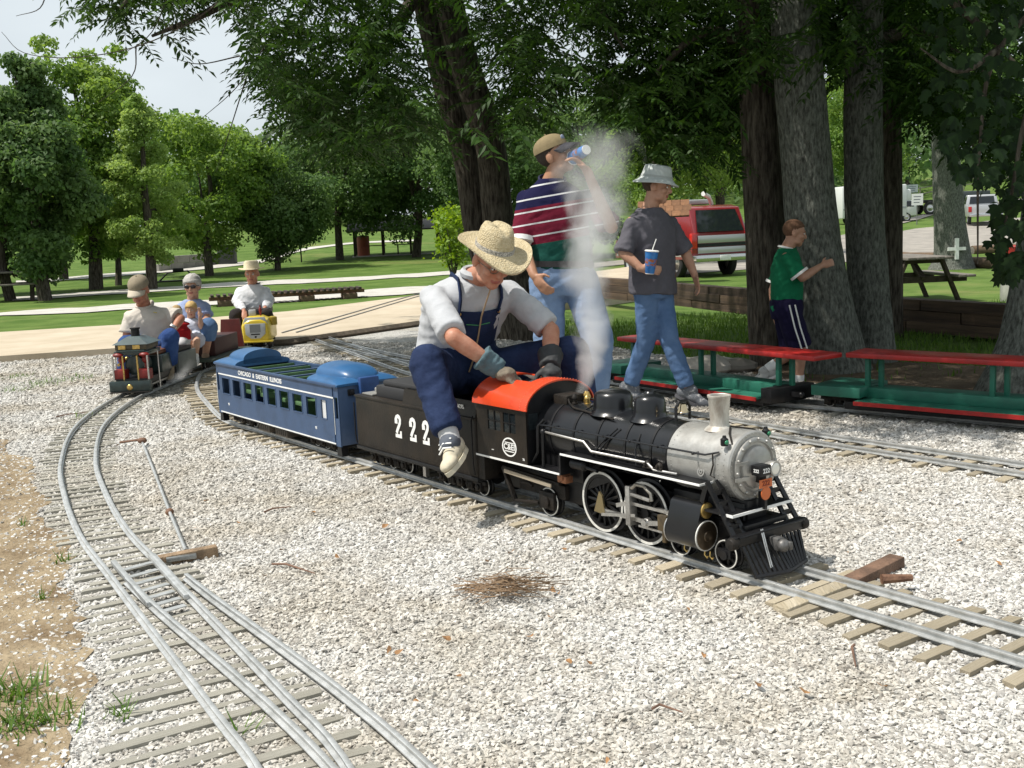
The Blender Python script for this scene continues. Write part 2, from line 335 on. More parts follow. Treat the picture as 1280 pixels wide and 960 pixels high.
def ties(pl,parent,meshes,space,length,w=.045,h=.045,top=.004,t0=0,t1=1e9,widen=None):
    d=np.r_[0,np.cumsum(np.linalg.norm(np.diff(pl,axis=0),axis=1))]; s=max(0,t0)
    while s<min(d[-1],t1):
        p=V(np.interp(s,d,pl[:,0]),np.interp(s,d,pl[:,1])); q=V(np.interp(s+.05,d,pl[:,0]),np.interp(s+.05,d,pl[:,1])); dd=unit(q-p) if s+.05<d[-1] else dd
        L=length*random.uniform(.92,1.08); c=p+V(-dd[1],dd[0])*random.uniform(-.02,.02)
        if widen:
            e=widen(p)
            if e is not None: c=c+V(-dd[1],dd[0])*e/2; L+=abs(e)
        a=math.atan2(dd[1],dd[0])+random.uniform(-.04,.04); ww=w*random.uniform(.8,1.15)
        piece('tie',random.choice(meshes),parent,loc=(c[0],c[1],top-h/2+random.uniform(-.007,.004)),rot=(0,random.uniform(-.015,.015),a),scale=(ww,L,h))
        TIES.append((c[0],c[1],dd[0],dd[1],L/2,ww/2)); s+=space*random.uniform(.9,1.1)
def track(name,label,pts,gauge,mat,meshes,space,length,rails=True,ws=1.,**kw):
    t=thing(name,label,'railway track'); pl=spline(pts)
    if rails:
        for sgn in (-1,1): rail(offset(pl,sgn*gauge/2),t,mat,ws=ws)
    ties(pl,t,meshes,space,length,**kw); return t,pl
EX=unit(V(.6,-.82)); NN=V(EX[1],-EX[0]); C0=V(.73,3.68)-NN*.105     # locomotive line: EX forward, NN towards the camera side
def LW(s,off,z): return V(*(C0+EX*s+NN*off),z)
Apts=[C0+EX*s for s in (4.5,2,1,0,-1,-2,-3,-4,-4.6)]+[V(-2.25,8.27),V(-2.58,9.15),V(-2.82,10.1),V(-2.93,11.2),V(-2.92,12.3)]
trA,plA=track('miniature_railway_track','miniature track with tan wooden ties carrying the black steam locomotive',Apts,.21,ALU,TT,.122,.47,w=.046,h=.05,top=.004)
Bc=[V(-.05,1.2),V(-.29,1.8),V(-.525,2.38),V(-.73,2.74),V(-1.0,3.2),V(-1.235,3.6),V(-1.48,4.02),V(-1.80,4.57),V(-2.165,5.31),V(-2.55,6.2),V(-2.94,7.4),V(-3.13,8.6),V(-3.12,9.6),V(-3.05,10.4),V(-2.98,11.3),V(-2.92,12.4),V(-2.78,13.6)]
Bd=[V(.3,1.2),V(-.03,1.8),V(-.345,2.37),V(-.56,2.72),V(-.83,3.12),V(-1.15,3.58),V(-1.44,4.02)]
def wid(p):
    if 1.<p[1]<3.95: return -sst(3.95,1.2,p[1])*.36 if False else sst(0,1,(3.95-p[1])/2.75)*.34+.02
    return None
trB,plB=track('miniature_railway_track','grey weathered turnout track curving beside the sandy dirt patch',Bc,.19,ALU,TG,.092,.40,w=.036,h=.04,top=-.003,widen=wid,ws=.78)
pd=spline(Bd)
for sgn in (-1,1): rail(offset(pd,sgn*.095)[:-(2 if sgn<0 else 1)],trB,ALU,z=.0045,ws=.78)
# check plates on the switch blades
mb=MB(); pr=offset(plB,.0); 
def blade(mb,a,b,w): mb.bar((*a,.018),(*b,.018),w,.018)
blade(mb,g(190,700)[:2],g(236,752)[:2],.03); mb.build('switch_blade',ALU,trB,bev=.002)
mb=MB(); blade(mb,g(142,708)[:2],g(188,762)[:2],.02); mb.build('switch_blade',ALU,trB,bev=.002)
for k in range(7):
    a=g(149+k*7,716+k*9); b=g(196+k*7.2,706+k*9)
    mb=MB(); mb.bar((a[0]+.02,a[1],.011),(b[0]-.02,b[1],.011),.028,.004); mb.build('slide_plate',ALU,trB)
mb=MB(); a=g(190,704); b=g(272,691); mb.bar((*a[:2],.0),(*b[:2],.01),.045,.045); mb.build('headblock_timber',P('brown_timber',(.26,.18,.11),.9,var=.35,vs=18,bump=.5,bs=90),trB,bev=.004)
mb=MB(); a=g(208,703); b=g(246,698); mb.bar((*a[:2],.012),(*b[:2],.012),.03,.018); mb.build('throw_plate',DARKRAIL,trB,bev=.003)
# throw rod, lying along the gravel
t=thing('switch_throw_rod','pale metal rod lying across gravel to the turnout timber','switch rod',(*g(232,690)[:2],0)); o_=V(*g(232,690)[:2],0)
rp=[g(x,y,.02)-o_ for x,y in [(232,688),(212,640),(192,588),(178,553)]]; mb=MB(); mb.tube(rp,.0075,8); mb.build('rod',ALU,t)
mb=MB(); mb.ell(rp[-1]+V(0,0,.012),(.03,.022,.02)); mb.build('joint_weight',RUST,t)
mb=MB(); mb.tube([rp[-1]+V(0,0,.02),g(150,553,.02)-o_],.008,6); mb.build('throw_lever',RUST,t)
mb=MB(); mb.ell(rp[1],(.02,.02,.018)); mb.build('coupling',RUST,t)
trC,plC=track('miniature_railway_track','far miniature track under the red and green bench cars',Cpts,.19,ALU,TG,.13,.42,w=.05,h=.04,top=.002)
Dn=[g(x,y,.02)[:2]+V(.5,.86)*.095 for x,y in [(1500,626),(1280,591),(1036,554),(960,541)]]
dd_=unit(Dn[-1]-Dn[-2]); Dpts=[Dn[0]+(Dn[0]-Dn[1])*2]+Dn+[Dn[-1]+dd_*1.0,Dn[-1]+dd_*2.2+V(-.1,0),Dn[-1]+dd_*3.6+V(-.2,.15),V(-1.75,11.8),V(-2.35,13.3)]
trD,plD=track('miniature_railway_track','empty bright rail track between locomotive and bench cars',Dpts,.19,ALU,TT,.14,.40,w=.05,h=.04,top=.003)
trE=thing('miniature_railway_track','narrow rails crossing the tan concrete drive','railway track')
plE=spline([V(-2.78,13.6),V(-2.4,16),V(-1.65,20.9),V(-.75,26)])
for sgn in (-1,1): rail(offset(plE,sgn*.095),trE,DARKRAIL,z=.05)
# the loose head-block timber ahead of the locomotive
t=thing('switch_timber','long brown timber block sticking out under the rails ahead of locomotive','timber',(*g(975,762)[:2],0)); o_=V(*g(975,762)[:2],0)
d_=g(1122,704,.0)-o_; mb=MB(); mb.bar(V(0,0,-.016),d_*.5+V(0,0,-.016),.06,.05); mb.build('tan_half',TIET,t,bev=.005); mb=MB(); mb.bar(d_*.5+V(0,0,-.015),d_+V(0,0,.005),.062,.055); mb.build('brown_half',P('tarred_timber',(.17,.10,.065),.85,var=.4,vs=14,bump=.5,bs=80),t,bev=.006)
mb=MB(); mb.cyl(g(1102,724,.035)-o_,g(1140,722,.035)-o_,.018,.012,8); mb.build('bolt_end',RUST,t)
# ================================================================ steam locomotive 222 (local x = forward, near side = -y)
TS=Matrix(((1,0,0,0),(0,0,-1,0),(0,1,0,0),(0,0,0,1))); TF=Matrix(((0,0,1,0),(1,0,0,0),(0,1,0,0),(0,0,0,1)))
def put_text(body,size,parent,mat,loc,T=TS,name='lettering',space=1.0,sx=1.0,depth=.0008):
    me=text_mesh(body,size,depth,space=space); me.materials.append(mat)
    M=Matrix.Translation(loc)@T@Matrix.Diagonal((sx,1,1,1)); return piece(name,me,parent,T=M)
def ribbon(mb,pts,w,d):
    pts=[V(*p) for p in pts]; rings=[]
    for i,p in enumerate(pts):
        a=unit(pts[min(i+1,len(pts)-1)]-pts[max(i-1,0)]); n=V(-a[1],a[0])*w/2
        q=[p+n,p-n]; rings.append([V(q[0][0],q[0][1],0),V(q[1][0],q[1][1],0),V(q[1][0],q[1][1],d),V(q[0][0],q[0][1],d)])
    mb.loft(rings)
def two(h,d):
    mb=MB(); ribbon(mb,[(x*h,y*h) for x,y in [(.13,.66),(.13,.78),(.2,.89),(.31,.93),(.42,.89),(.48,.79),(.46,.66),(.36,.5),(.24,.34),(.15,.19)]],.17*h,d)
    mb.box(.05*h,.27*h,.6*h,.78*h,0,d*1.2); mb.box(.06*h,.58*h,0,.15*h,0,d*1.1); mb.box(.44*h,.58*h,.02*h,.3*h,0,d*1.25); return mb.mesh('digit',smooth=0)
LA=math.atan2(EX[1],EX[0])
loco=thing('steam_locomotive','black miniature steam locomotive with silver smokebox and orange cab roof','steam locomotive',(C0[0],C0[1],0),LA)
RT=.028
def wheel(parent,x,y,r,side,spokes=0,white=TIREW,w=.02,name='wheel'):
    z=RT+r; mb=MB(); o=y; a=side
    mb.lathe([(0,r*.80),(0,r*.97),(w,r*.97),(w,r*.80)],(x,y,z),(0,a,0),32,cap=False); mb.loft([[V(x+math.cos(q)*r*.8,y+a*k,z+math.sin(q)*r*.8) for q in np.linspace(0,6.283,32,endpoint=False)] for k in (w,0)],False)
    mb.lathe([(-.012,r*1.06),(-.004,r*1.06),(-.001,r*.97),(-.012,r*.97)],(x,y,z),(0,a,0),32)
    mb.cyl((x,y-a*.002,z),(x,y+a*(w+.006),z),r*.16,n=14)
    if spokes:
        for k in range(spokes):
            q=2*math.pi*k/spokes; mb.tube([(x+math.cos(q)*r*.1,y+a*w*.5,z+math.sin(q)*r*.1),(x+math.cos(q)*r*.84,y+a*w*.5,z+math.sin(q)*r*.84)],[(r*.045,w*.35),(r*.03,w*.3)],6)
    else: mb.lathe([(.3*w,r*.82),(.45*w,r*.3),(.45*w,.001)],(x,y,z),(0,a,0),24)
    o=mb.build(name,BLACK,parent)
    t=MB(); t.lathe([(w-.001,r*.985),(w+.0016,r*.985),(w+.0016,r*.905),(w-.001,r*.905)],(x,y,z),(0,a,0),40,cap=False); t.loft([[V(x+math.cos(q)*r*.985,y+a*(w-.001),z+math.sin(q)*r*.985) for q in np.linspace(0,6.283,40,endpoint=False)],[V(x+math.cos(q)*r*.905,y+a*(w-.001),z+math.sin(q)*r*.905) for q in np.linspace(0,6.283,40,endpoint=False)]],False)
    t.build('tyre',white,o); return o
WY=.088
DRV=[(-.655,.124),(-.405,.124)]
for sd_ in (-1,1):
    for x,r in DRV:
        w_=wheel(loco,x,sd_*WY,r,sd_,16)
        mb=MB(); q0=math.pi*.35; pts=[V(x+math.cos(a)*.098,0,RT+r+math.sin(a)*.098) for a in np.linspace(q0,q0+1.7,8)]; pts=[V(p[0],sd_*(WY+.006),p[2]) for p in pts]; mb.prism(pts,(0,sd_*.012,0)); mb.build('counterweight',BLACK,w_)
    for x in (0,-.222): wheel(loco,x,sd_*WY,.0525,sd_,8)
    wheel(loco,-1.0,sd_*WY,.062,sd_,0)
# frame and axles
mb=MB()
for y in (-.07,.07): mb.box(-1.36,.06,y-.008,y+.008,.10,.20)
for x,r in DRV+[(0,.0525),(-.222,.0525),(-1.0,.062)]: mb.cyl((x,-WY,RT+r),(x,WY,RT+r),.012,n=10)
mb.box(-.30,.04,-.062,.062,.11,.26); mb.box(-.98,-.72,-.062,.062,.13,.28)
mb.build('frame',BLACK,loco,bev=.002)
BZ=.385
mb=MB(); mb.lathe([(-1.06,.105),(-1.055,.131),(-.80,.131),(-.74,.128),(-.27,.119),(-.268,.10)],(0,0,BZ),(1,0,0),40); boiler=mb.build('boiler',GLOSS,loco)
for x in (-.95,-.80,-.66,-.50,-.36,-.275):
    mb=MB(); r=.1325 if x<-.78 else .1205+.0095*(-x-.27)/.5; mb.lathe([(x-.006,r-.004),(x-.006,r+.0012),(x+.006,r+.0012),(x+.006,r-.004)],(0,0,BZ),(1,0,0),40,cap=False); mb.build('boiler_band',BLACK,boiler)
mb=MB(); mb.box(-1.05,-.78,-.1,.1,.20,.35); mb.build('firebox',BLACK,loco,bev=.01)
mb=MB(); mb.lathe([(-.272,.10),(-.27,.1225),(.012,.1225),(.016,.1265),(.03,.1265),(.036,.121),(.036,.10)],(0,0,BZ),(1,0,0),48); sb=mb.build('smokebox',SILV,loco)
mb=MB()
for k in range(40):
    a=2*math.pi*k/40
    for x,rr in ((.0365,.1165),): mb.ell((x,math.cos(a)*rr,BZ+math.sin(a)*rr),.0026,n=6,m=4)
    for x in (-.25,-.02,.005): mb.ell((x,math.cos(a)*.1227,BZ+math.sin(a)*.1227),.0022,n=6,m=4)
mb.build('rivets',SILV,sb,kind='stuff')
mb=MB(); mb.lathe([(.034,.104),(.046,.104),(.05,.098),(.05,.09),(.044,.086),(.044,.078),(.054,.074),(.058,.066),(.064,.04),(.067,.001)],(0,0,BZ),(1,0,0),40); dr=mb.build('smokebox_door',SILV,loco)
mb=MB()
for k in range(14):
    a=2*math.pi*k/14+.1; mb.ell((.05,math.cos(a)*.099,BZ+math.sin(a)*.099),(.007,.006,.006),n=8,m=5)
for z in (.025,-.03): mb.bar((.055,-.115,BZ+z),(.062,-.05,BZ+z),.012,.004,(1,0,0))
mb.build('door_dogs',SILV,dr,kind='stuff')
mb=MB(); mb.lathe([(0,.058),(.006,.05),(.016,.0365),(.03,.0335),(.115,.0395),(.119,.0425),(.126,.0425),(.127,.036),(.125,.034),(.06,.028)],(-.122,0,BZ+.112),(0,0,1),28); mb.build('smokestack',P('sooty_silver',(.52,.5,.45),.5,.4,col2=(.16,.11,.075),vs=16,stretch=(1,1,.35),lo=.5,hi=.8),loco)
mb=MB(); mb.lathe([(.0,.098),(.008,.09),(.018,.082),(.03,.080),(.070,.078),(.083,.072),(.092,.058),(.097,.03),(.098,.001)],(-.695,0,BZ+.108),(0,0,1),32); d1=mb.build('steam_dome',GLOSS,loco)
mb=MB(); mb.lathe([(.0,.082),(.01,.074),(.02,.066),(.036,.063),(.078,.06),(.090,.054),(.099,.04),(.103,.026),(.107,.02),(.113,.016),(.115,.001)],(-.482,0,BZ+.105),(0,0,1),32); d2=mb.build('sand_dome',GLOSS,loco)
# bell
bl=MB(); bl.lathe([(0,.001),(.004,.012),(.012,.016),(.028,.020),(.034,.026),(.035,.02),(.012,.008)],(-.305,0,.575),(0,0,-1),20); b_=bl.build('bell',P('polished_bell',(.6,.48,.3),.18,1),loco)
bl=MB(); bl.tube([(-.305,-.036,.51),(-.305,-.036,.56),(-.305,-.02,.582),(-.305,.02,.582),(-.305,.036,.56),(-.305,.036,.51)],.006,6); bl.build('bell_yoke',BLACK,b_)
# running boards with white edges
for sd_ in (-1,1):
    for (x0,x1,z,nm) in ((-.825,-.055,.337,'running_board'),(-1.43,-.835,.252,'lower_walkway')):
        mb=MB(); mb.box(x0,x1,min(sd_*.09,sd_*.178),max(sd_*.09,sd_*.178),z-.008,z-.002); o=mb.build(nm,BLACK,loco)
        mb=MB(); mb.box(x0,x1,min(sd_*.178,sd_*.1815),max(sd_*.178,sd_*.1815),z-.008,z-.0005)
        if nm=='running_board': mb.box(x1,x1+.003,min(sd_*.1,sd_*.1815),max(sd_*.1,sd_*.1815),z-.008,z-.0005)
        mb.build('white_edge',WHITE,o)
    mb=MB(); mb.box(-.838,-.828,min(sd_*.1,sd_*.178),max(sd_*.1,sd_*.178),.244,.329); mb.build('step_plate',BLACK,loco)
    # handrail, pipes
    mb=MB(); y=sd_*.142; mb.tube([(-1.02,y,.395+.03),(-.95,y,.43),(-.07,y*.93,.432),(-.02,y*.8,.445)],.004,6)
    for x in (-.9,-.75,-.6,-.45,-.3,-.12): mb.cyl((x,sd_*.11,.43),(x,sd_*.145,.43),.0045,n=6)
    mb.build('handrail',GLOSS,loco)
    mb=MB(); mb.tube([(-.98,sd_*.138,.40),(-.72,sd_*.14,.392),(-.67,sd_*.145,.36),(-.35,sd_*.145,.362),(-.31,sd_*.15,.342),(-.2,sd_*.14,.342)],.0055,7); mb.build('side_pipe',STEEL,loco)
    mb=MB(); mb.tube([(-.985,sd_*.13,.45),(-1.01,sd_*.145,.42),(-1.01,sd_*.15,.31),(-1.05,sd_*.15,.26)],.007,7); mb.tube([(-.975,sd_*.148,.40),(-.975,sd_*.15,.25)],.007,7); mb.ell((-.98,sd_*.142,.40),.014,n=8,m=6); mb.build('injector_pipe',BLACK,loco)
    mb=MB(); mb.tube([(-.56,sd_*.10,.46),(-.62,sd_*.135,.40),(-.66,sd_*.145,.35)],.004,6); mb.tube([(-.54,sd_*.10,.46),(-.60,sd_*.135,.40),(-.64,sd_*.145,.35)],.004,6); mb.tube([(-.43,sd_*.1,.455),(-.425,sd_*.135,.40),(-.41,sd_*.145,.345)],.004,6); mb.build('sand_pipe',BLACK,loco)
    mb=MB(); mb.tube([(-.04,sd_*.126,.44),(-.035,sd_*.129,.40),(-.05,sd_*.128,.36),(-.03,sd_*.128,.355)],.003,6); mb.build('drain_pipe',SOOT,loco)
    mb=MB()
    for x in (-.355,-.29): mb.ell((x,sd_*.14,.355),(.016,.014,.018),n=8,m=6); mb.cyl((x,sd_*.13,.355),(x,sd_*.158,.36),.006,n=6)
    mb.tube([(-.37,sd_*.15,.345),(-.27,sd_*.15,.35)],.004,5); mb.build('check_valve',SOOT,loco)
    # air tank and reverse gear under the board
    mb=MB(); mb.lathe([(0,.001),(.006,.015),(.012,.022),(.085,.022),(.092,.015),(.097,.001)],(-.80,sd_*.142,.295),(1,0,0),16); mb.cyl((-.71,sd_*.142,.29),(-.64,sd_*.142,.285),.008,n=8); mb.build('air_cylinder',BLACK,loco)
    mb=MB(); mb.box(-.875,-.82,min(sd_*.12,sd_*.16),max(sd_*.12,sd_*.16),.205,.235); mb.cyl((-.85,sd_*.12,.232),(-.85,sd_*.168,.232),.017,n=12); mb.build('injector',P('copper_brown',(.28,.12,.06),.5,.5,var=.4,vs=30),loco,bev=.003)
    # cylinder block
    mb=MB(); cy=sd_*.142; prof=[]
    for a in np.linspace(-math.pi,0,13): prof.append((cy+.054*math.cos(a)*1,.142+.054*math.sin(a)))
    for a in np.linspace(0,math.pi,11): prof.append((cy-sd_*.006+.03*math.cos(a),.232+.03*math.sin(a)) if True else 0)
    prof2=[]
    for p in prof: prof2.append(p)
    mb.prism([V(-.215,p[0],p[1]) for p in prof2],(.15,0,0)); cb=mb.build('cylinder_block',GLOSS,loco)
    mb=MB(); mb.lathe([(0,.053),(.006,.053),(.01,.046),(.012,.02),(.016,.018),(.017,.001)],(-.065,cy,.142),(1,0,0),28); mb.build('cylinder_head',P('dark_bronze',(.10,.075,.05),.35,.7,var=.3),cb)
    mb=MB(); mb.lathe([(0,.029),(.006,.029),(.009,.024),(.011,.001)],(-.065,cy-sd_*.006,.232),(1,0,0),24); mb.build('valve_head',BRASS,cb)
    mb=MB(); mb.lathe([(-.0005,.0555),(.004,.0555),(.004,.051),(-.0005,.051)],(-.062,cy,.142),(1,0,0),30,cap=False); mb.build('bright_ring',TIREW,cb)
    mb=MB(); mb.lathe([(0,.055),(-.005,.055),(-.007,.02),(-.03,.014),(-.03,.001)],(-.215,cy,.142),(1,0,0),24); mb.build('rear_head',STEEL,cb)
    # motion
    yo=sd_*.128; pz=RT+.124-.026; 
    mb=MB(); mb.bar((DRV[0][0]+.03,yo,pz),(DRV[1][0]+.03,yo,pz),.008,.016); mb.cyl((DRV[0][0]+.03,yo-.006,pz),(DRV[0][0]+.03,yo+.006,pz),.016,n=12); mb.cyl((DRV[1][0]+.03,yo-.008,pz),(DRV[1][0]+.03,yo+.008,pz),.018,n=12); mb.build('side_rod',STEEL,loco)
    mb=MB(); mb.bar((DRV[1][0]+.03,yo+sd_*.012,pz),(-.275,yo+sd_*.006,.142),.008,.018); mb.cyl((DRV[1][0]+.03,yo,pz),(DRV[1][0]+.03,yo+sd_*.022,pz),.014,n=10); mb.build('main_rod',STEEL,loco)
    mb=MB(); mb.box(-.30,-.255,min(yo,yo+sd_*.022),max(yo,yo+sd_*.022),.115,.175); mb.cyl((-.26,yo+sd_*.01,.142),(-.21,yo+sd_*.01,.142),.006,n=8); mb.box(-.285,-.268,min(yo,yo+sd_*.014),max(yo,yo+sd_*.014),.07,.115); mb.build('crosshead',P('oily_bronze',(.20,.15,.08),.4,.7,col2=(.09,.07,.05),vs=30),loco,bev=.003)
    mb=MB(); mb.bar((-.46,yo,.186),(-.215,yo,.186),.012,.012); mb.bar((-.42,yo,.105),(-.215,yo,.105),.012,.008); mb.build('guide_bar',STEEL,loco)
    mb=MB(); mb.box(-.475,-.45,min(sd_*.11,sd_*.15),max(sd_*.11,sd_*.15),.10,.255); mb.bar((-.46,sd_*.14,.225),(-.345,sd_*.14,.218),.012,.012); mb.build('guide_yoke',P('worn_steel',(.36,.35,.33),.45,.7,var=.3,vs=30),loco,bev=.003)
    mb=MB(); mb.tube([(-.445,sd_*.142,.25),(-.42,sd_*.142,.268),(-.375,sd_*.142,.268),(-.34,sd_*.142,.245),(-.335,sd_*.142,.218)],.007,7); mb.build('valve_link',P('worn_steel2',(.34,.32,.28),.4,.8,var=.3,vs=30),loco)
    mb=MB(); mb.bar((DRV[0][0]+.035,yo+sd_*.016,pz-.012),(DRV[1][0]-.02,yo+sd_*.016,pz+.02),.006,.012); mb.bar((DRV[0][0]+.12,yo+sd_*.012,pz+.04),(-.455,yo+sd_*.012,.19),.006,.016); mb.build('eccentric_rod',STEEL,loco)
    mb=MB(); mb.prism([(DRV[0][0]-.02,yo,pz-.01),(DRV[0][0]+.045,yo,pz-.015),(DRV[0][0]+.03,yo,pz+.06),(DRV[0][0]+.012,yo,pz+.075)],(0,sd_*.008,0)); mb.build('return_crank',P('oily_brass',(.30,.24,.13),.4,.8),loco)
    # ladder braces at the front
    mb=MB(); t0=V(-.03,sd_*.165,.345); t1=V(.095,sd_*.165,.165); w=V(0,sd_*-.052,0)
    mb.bar(t0,t1,.008,.02,(0,1,0)); mb.bar(t0+w,t1+w,.008,.02,(0,1,0))
    for k in range(1,5): q=t0+(t1-t0)*k/5; mb.bar(q,q+w,.018,.005,(1,0,0))
    mb.build('step_ladder',BLACK,loco)
    mb=MB(); mb.bar((-.05,sd_*.14,.33),(-.075,sd_*.14,.262),.02,.02,(0,1,0)); mb.build('steam_pipe',GLOSS,loco)
    # marker lamp
    mb=MB(); mb.lathe([(0,.012),(.004,.014),(.024,.014),(.028,.008),(.036,.006)],(.0,sd_*.108,BZ+.085),(0,0,1),14); ml=mb.build('marker_lamp',BLACK,loco)
    mb=MB(); mb.ell((.013,sd_*.110,BZ+.098),(.007,.009,.009),n=10,m=6); mb.build('green_lens',P('green_lens',(.01,.16,.07),.1,coat=.5),ml)
    mb=MB(); mb.tube([(.02,sd_*.09,BZ+.09),(-.02,sd_*.06,BZ+.118),(-.07,0,BZ+.13)],.0035,6); mb.build('lamp_conduit',SOOT,loco)
    # trailing truck
    mb=MB(); y=sd_*.125; mb.box(-1.05,-.95,min(y,y-sd_*.02),max(y,y-sd_*.02),.06,.135); mb.bar((-1.3,y,.20),(-1.22,y,.06),.014,.022,(0,1,0)); mb.bar((-1.3,y,.2),(-.90,y,.185),.014,.018,(0,1,0)); mb.bar((-1.22,y,.06),(-1.05,y,.08),.012,.016,(0,1,0)); mb.box(-1.22,-.9,min(sd_*.05,sd_*.1),max(sd_*.05,sd_*.1),.11,.17)
    mb.cyl((-1.0,y,.092),(-1.0,y+sd_*.012,.092),.026,n=14); mb.tube([(-1.09,y,.145),(-1.12,y,.155),(-1.17,y,.15)],.008,6); mb.build('trailing_truck',SOOT,loco,bev=.002)
    mb=MB(); mb.bar((-1.26,sd_*.15,.192),(-.93,sd_*.15,.178),.006,.016,(0,0,1)); mb.build('pale_rail',P('tan_strip',(.40,.34,.26),.5,.3),loco)
# turret and fittings in front of the cab
mb=MB(); mb.box(-1.02,-.93,-.05,.05,.50,.545); mb.build('turret',SOOT,loco,bev=.006)
for x,y,h in ((-.90,-.03,.05),(-.875,.02,.055),(-.85,-.005,.045),(-.92,.05,.05)):
    mb=MB(); z=BZ+.12; mb.lathe([(0,.014),(.012,.014),(.014,.009),(.03,.010),(.032,.014),(.04,.012),(h,.006)],(x,y,z),(0,0,1),12); mb.build('safety_valve',BRASS if y>-.02 else SOOT,loco)
mb=MB(); mb.tube([(-.93,-.04,.53),(-.9,-.06,.52),(-.86,-.07,.505),(-.6,-.085,.49)],.004,6); mb.tube([(-.93,.04,.53),(-.9,.07,.52),(-.6,.085,.49),(-.2,.085,.48)],.004,6); mb.build('steam_lines',SOOT,loco)
mb=MB(); mb.tube([(-.80,.11,.45),(-.78,.14,.52),(-.68,.14,.53),(-.58,.13,.50)],.005,6); mb.tube([(-.62,.10,.52),(-.57,.115,.56),(-.5,.10,.53)],.004,6); mb.build('far_hoses',RUBBER,loco)
# cab
cw=.178; ARCH=[(cw*math.cos(a)*1.0,.487+.105*math.sin(a)) for a in np.linspace(0,math.pi,17)]
for sd_ in (-1,1):
    mb=MB(); y0,y1=sorted((sd_*cw,sd_*(cw-.006)))
    WX=[(-1.395,-1.30),(-1.285,-1.205),(-1.195,-1.12)]  # openings
    mb.box(-1.415,-1.05,y0,y1,.252,.375); mb.box(-1.415,-1.05,y0,y1,.462,.487)
    for a,b in ((-1.415,-1.33),(-1.235,-1.215),(-1.125,-1.05)): mb.box(a,b,y0,y1,.375,.462)
    side=mb.build('cab_side',TENDB,loco)
    for a,b in ((-1.33,-1.235),(-1.215,-1.125)):
        mb=MB(); mb.box(a,b,min(sd_*(cw-.004),sd_*(cw-.0055)),max(sd_*(cw-.004),sd_*(cw-.0055)),.375,.462); wn=mb.build('cab_window',GLASS,side)
        mb=MB(); m_=(a+b)/2; mb.box(m_-.003,m_+.003,min(sd_*cw,sd_*(cw-.003)),max(sd_*cw,sd_*(cw-.003)),.375,.462); mb.box(a,b,min(sd_*(cw-.0005),sd_*(cw-.003)),max(sd_*(cw-.0005),sd_*(cw-.003)),.415,.420); mb.build('mullion',BLACK,wn)
mb=MB(); mb.prism([(-1.056,y,z) for y,z in ARCH]+[(-1.056,-cw+.006,.252),(-1.056,cw-.006,.252)],(.006,0,0)); cf=mb.build('cab_front',BLACK,loco)
for sd_ in (-1,1):
    mb=MB(); mb.box(-1.0495,-1.048,min(sd_*.115,sd_*.165),max(sd_*.115,sd_*.165),.40,.47); mb.build('front_window',GLASS,cf)
# orange roof: arched shell with a hatch opening
def arch_shell(mb,x0,x1,a0,a1,ro=1.0,th=.006,n=10):
    A=np.linspace(a0,a1,n); o=[((cw+.012)*math.cos(a),.485+.117*math.sin(a)) for a in A]; i=[((cw+.006)*math.cos(a),.485+.110*math.sin(a)) for a in A]
    mb.prism([(x0,y,z) for y,z in o]+[(x0,y,z) for y,z in i[::-1]],(x1-x0,0,0))
mb=MB(); arch_shell(mb,-1.43,-1.33,0,math.pi,n=20); arch_shell(mb,-1.33,-1.13,0,math.pi*.36); arch_shell(mb,-1.33,-1.13,math.pi*.64,math.pi); arch_shell(mb,-1.13,-1.03,0,math.pi,n=20)
rf=mb.build('cab_roof',ORANGE,loco)
mb=MB()
for k in range(34):
    a=math.pi*(k+.5)/34
    for x in (-1.036,-1.075): mb.ell((x,(cw+.0125)*math.cos(a),.485+.1175*math.sin(a)),.0024,n=6,m=4)
mb.build('roof_rivets',P('orange_highlight',(.75,.16,.08),.3),rf,kind='stuff')
mb=MB(); mb.box(-1.415,-1.06,-.165,.165,.255,.262); mb.box(-1.12,-1.07,-.12,.12,.262,.48); mb.build('backhead',SOOT,loco)
# C&EI emblem and small marks
mb=MB(); 
def ring(mb,c,r0,r1,d,n=32):
    A=np.linspace(0,2*math.pi,n,endpoint=False); mb.loft([[V(c[0]+math.cos(a)*r,c[1],c[2]+math.sin(a)*r) for a in A] for r in (r0,r1)],False); mb.loft([[V(c[0]+math.cos(a)*r0,c[1]+k,c[2]+math.sin(a)*r0) for a in A] for k in (0,-d)],False); mb.loft([[V(c[0]+math.cos(a)*r1,c[1]+k,c[2]+math.sin(a)*r1) for a in A] for k in (-d,0)],False); mb.loft([[V(c[0]+math.cos(a)*r,c[1]-d,c[2]+math.sin(a)*r) for a in A] for r in (r1,r0)],False)
ring(mb,(0,0,0),.036,.042,.0012); mb.build('emblem_ring',WHITE,loco).matrix_local=Matrix.Translation((-1.175,-cw-.0004,.313))@Matrix.Diagonal((1.25,1,1,1))
put_text('C&EI',.036,loco,WHITE,(-1.175,-cw-.001,.313),sx=1.1,name='emblem_text')
mb=MB()
for dz in (.019,-.019): mb.box(-1.208,-1.142,-cw-.0012,-cw+.001,.313+dz-.002,.313+dz+.002)
mb.build('emblem_bar',WHITE,loco)
put_text('76',.014,loco,WHITE,(-1.075,-cw-.001,.272)); put_text('===',.009,loco,WHITE,(-1.30,-cw-.001,.285))
# smokebox plate
mb=MB(); ring(mb,(0,0,0),.012,.017,.003,20); ring(mb,(0,0,0),.004,.008,.004,14); a=R(-12); e_=mb.build('maker_plate',SILV,loco); e_.matrix_local=Matrix.Translation((-.1,-.1235*math.cos(a),BZ+.1235*math.sin(a)+.005))@Matrix.Rotation(R(-12),4,'X')
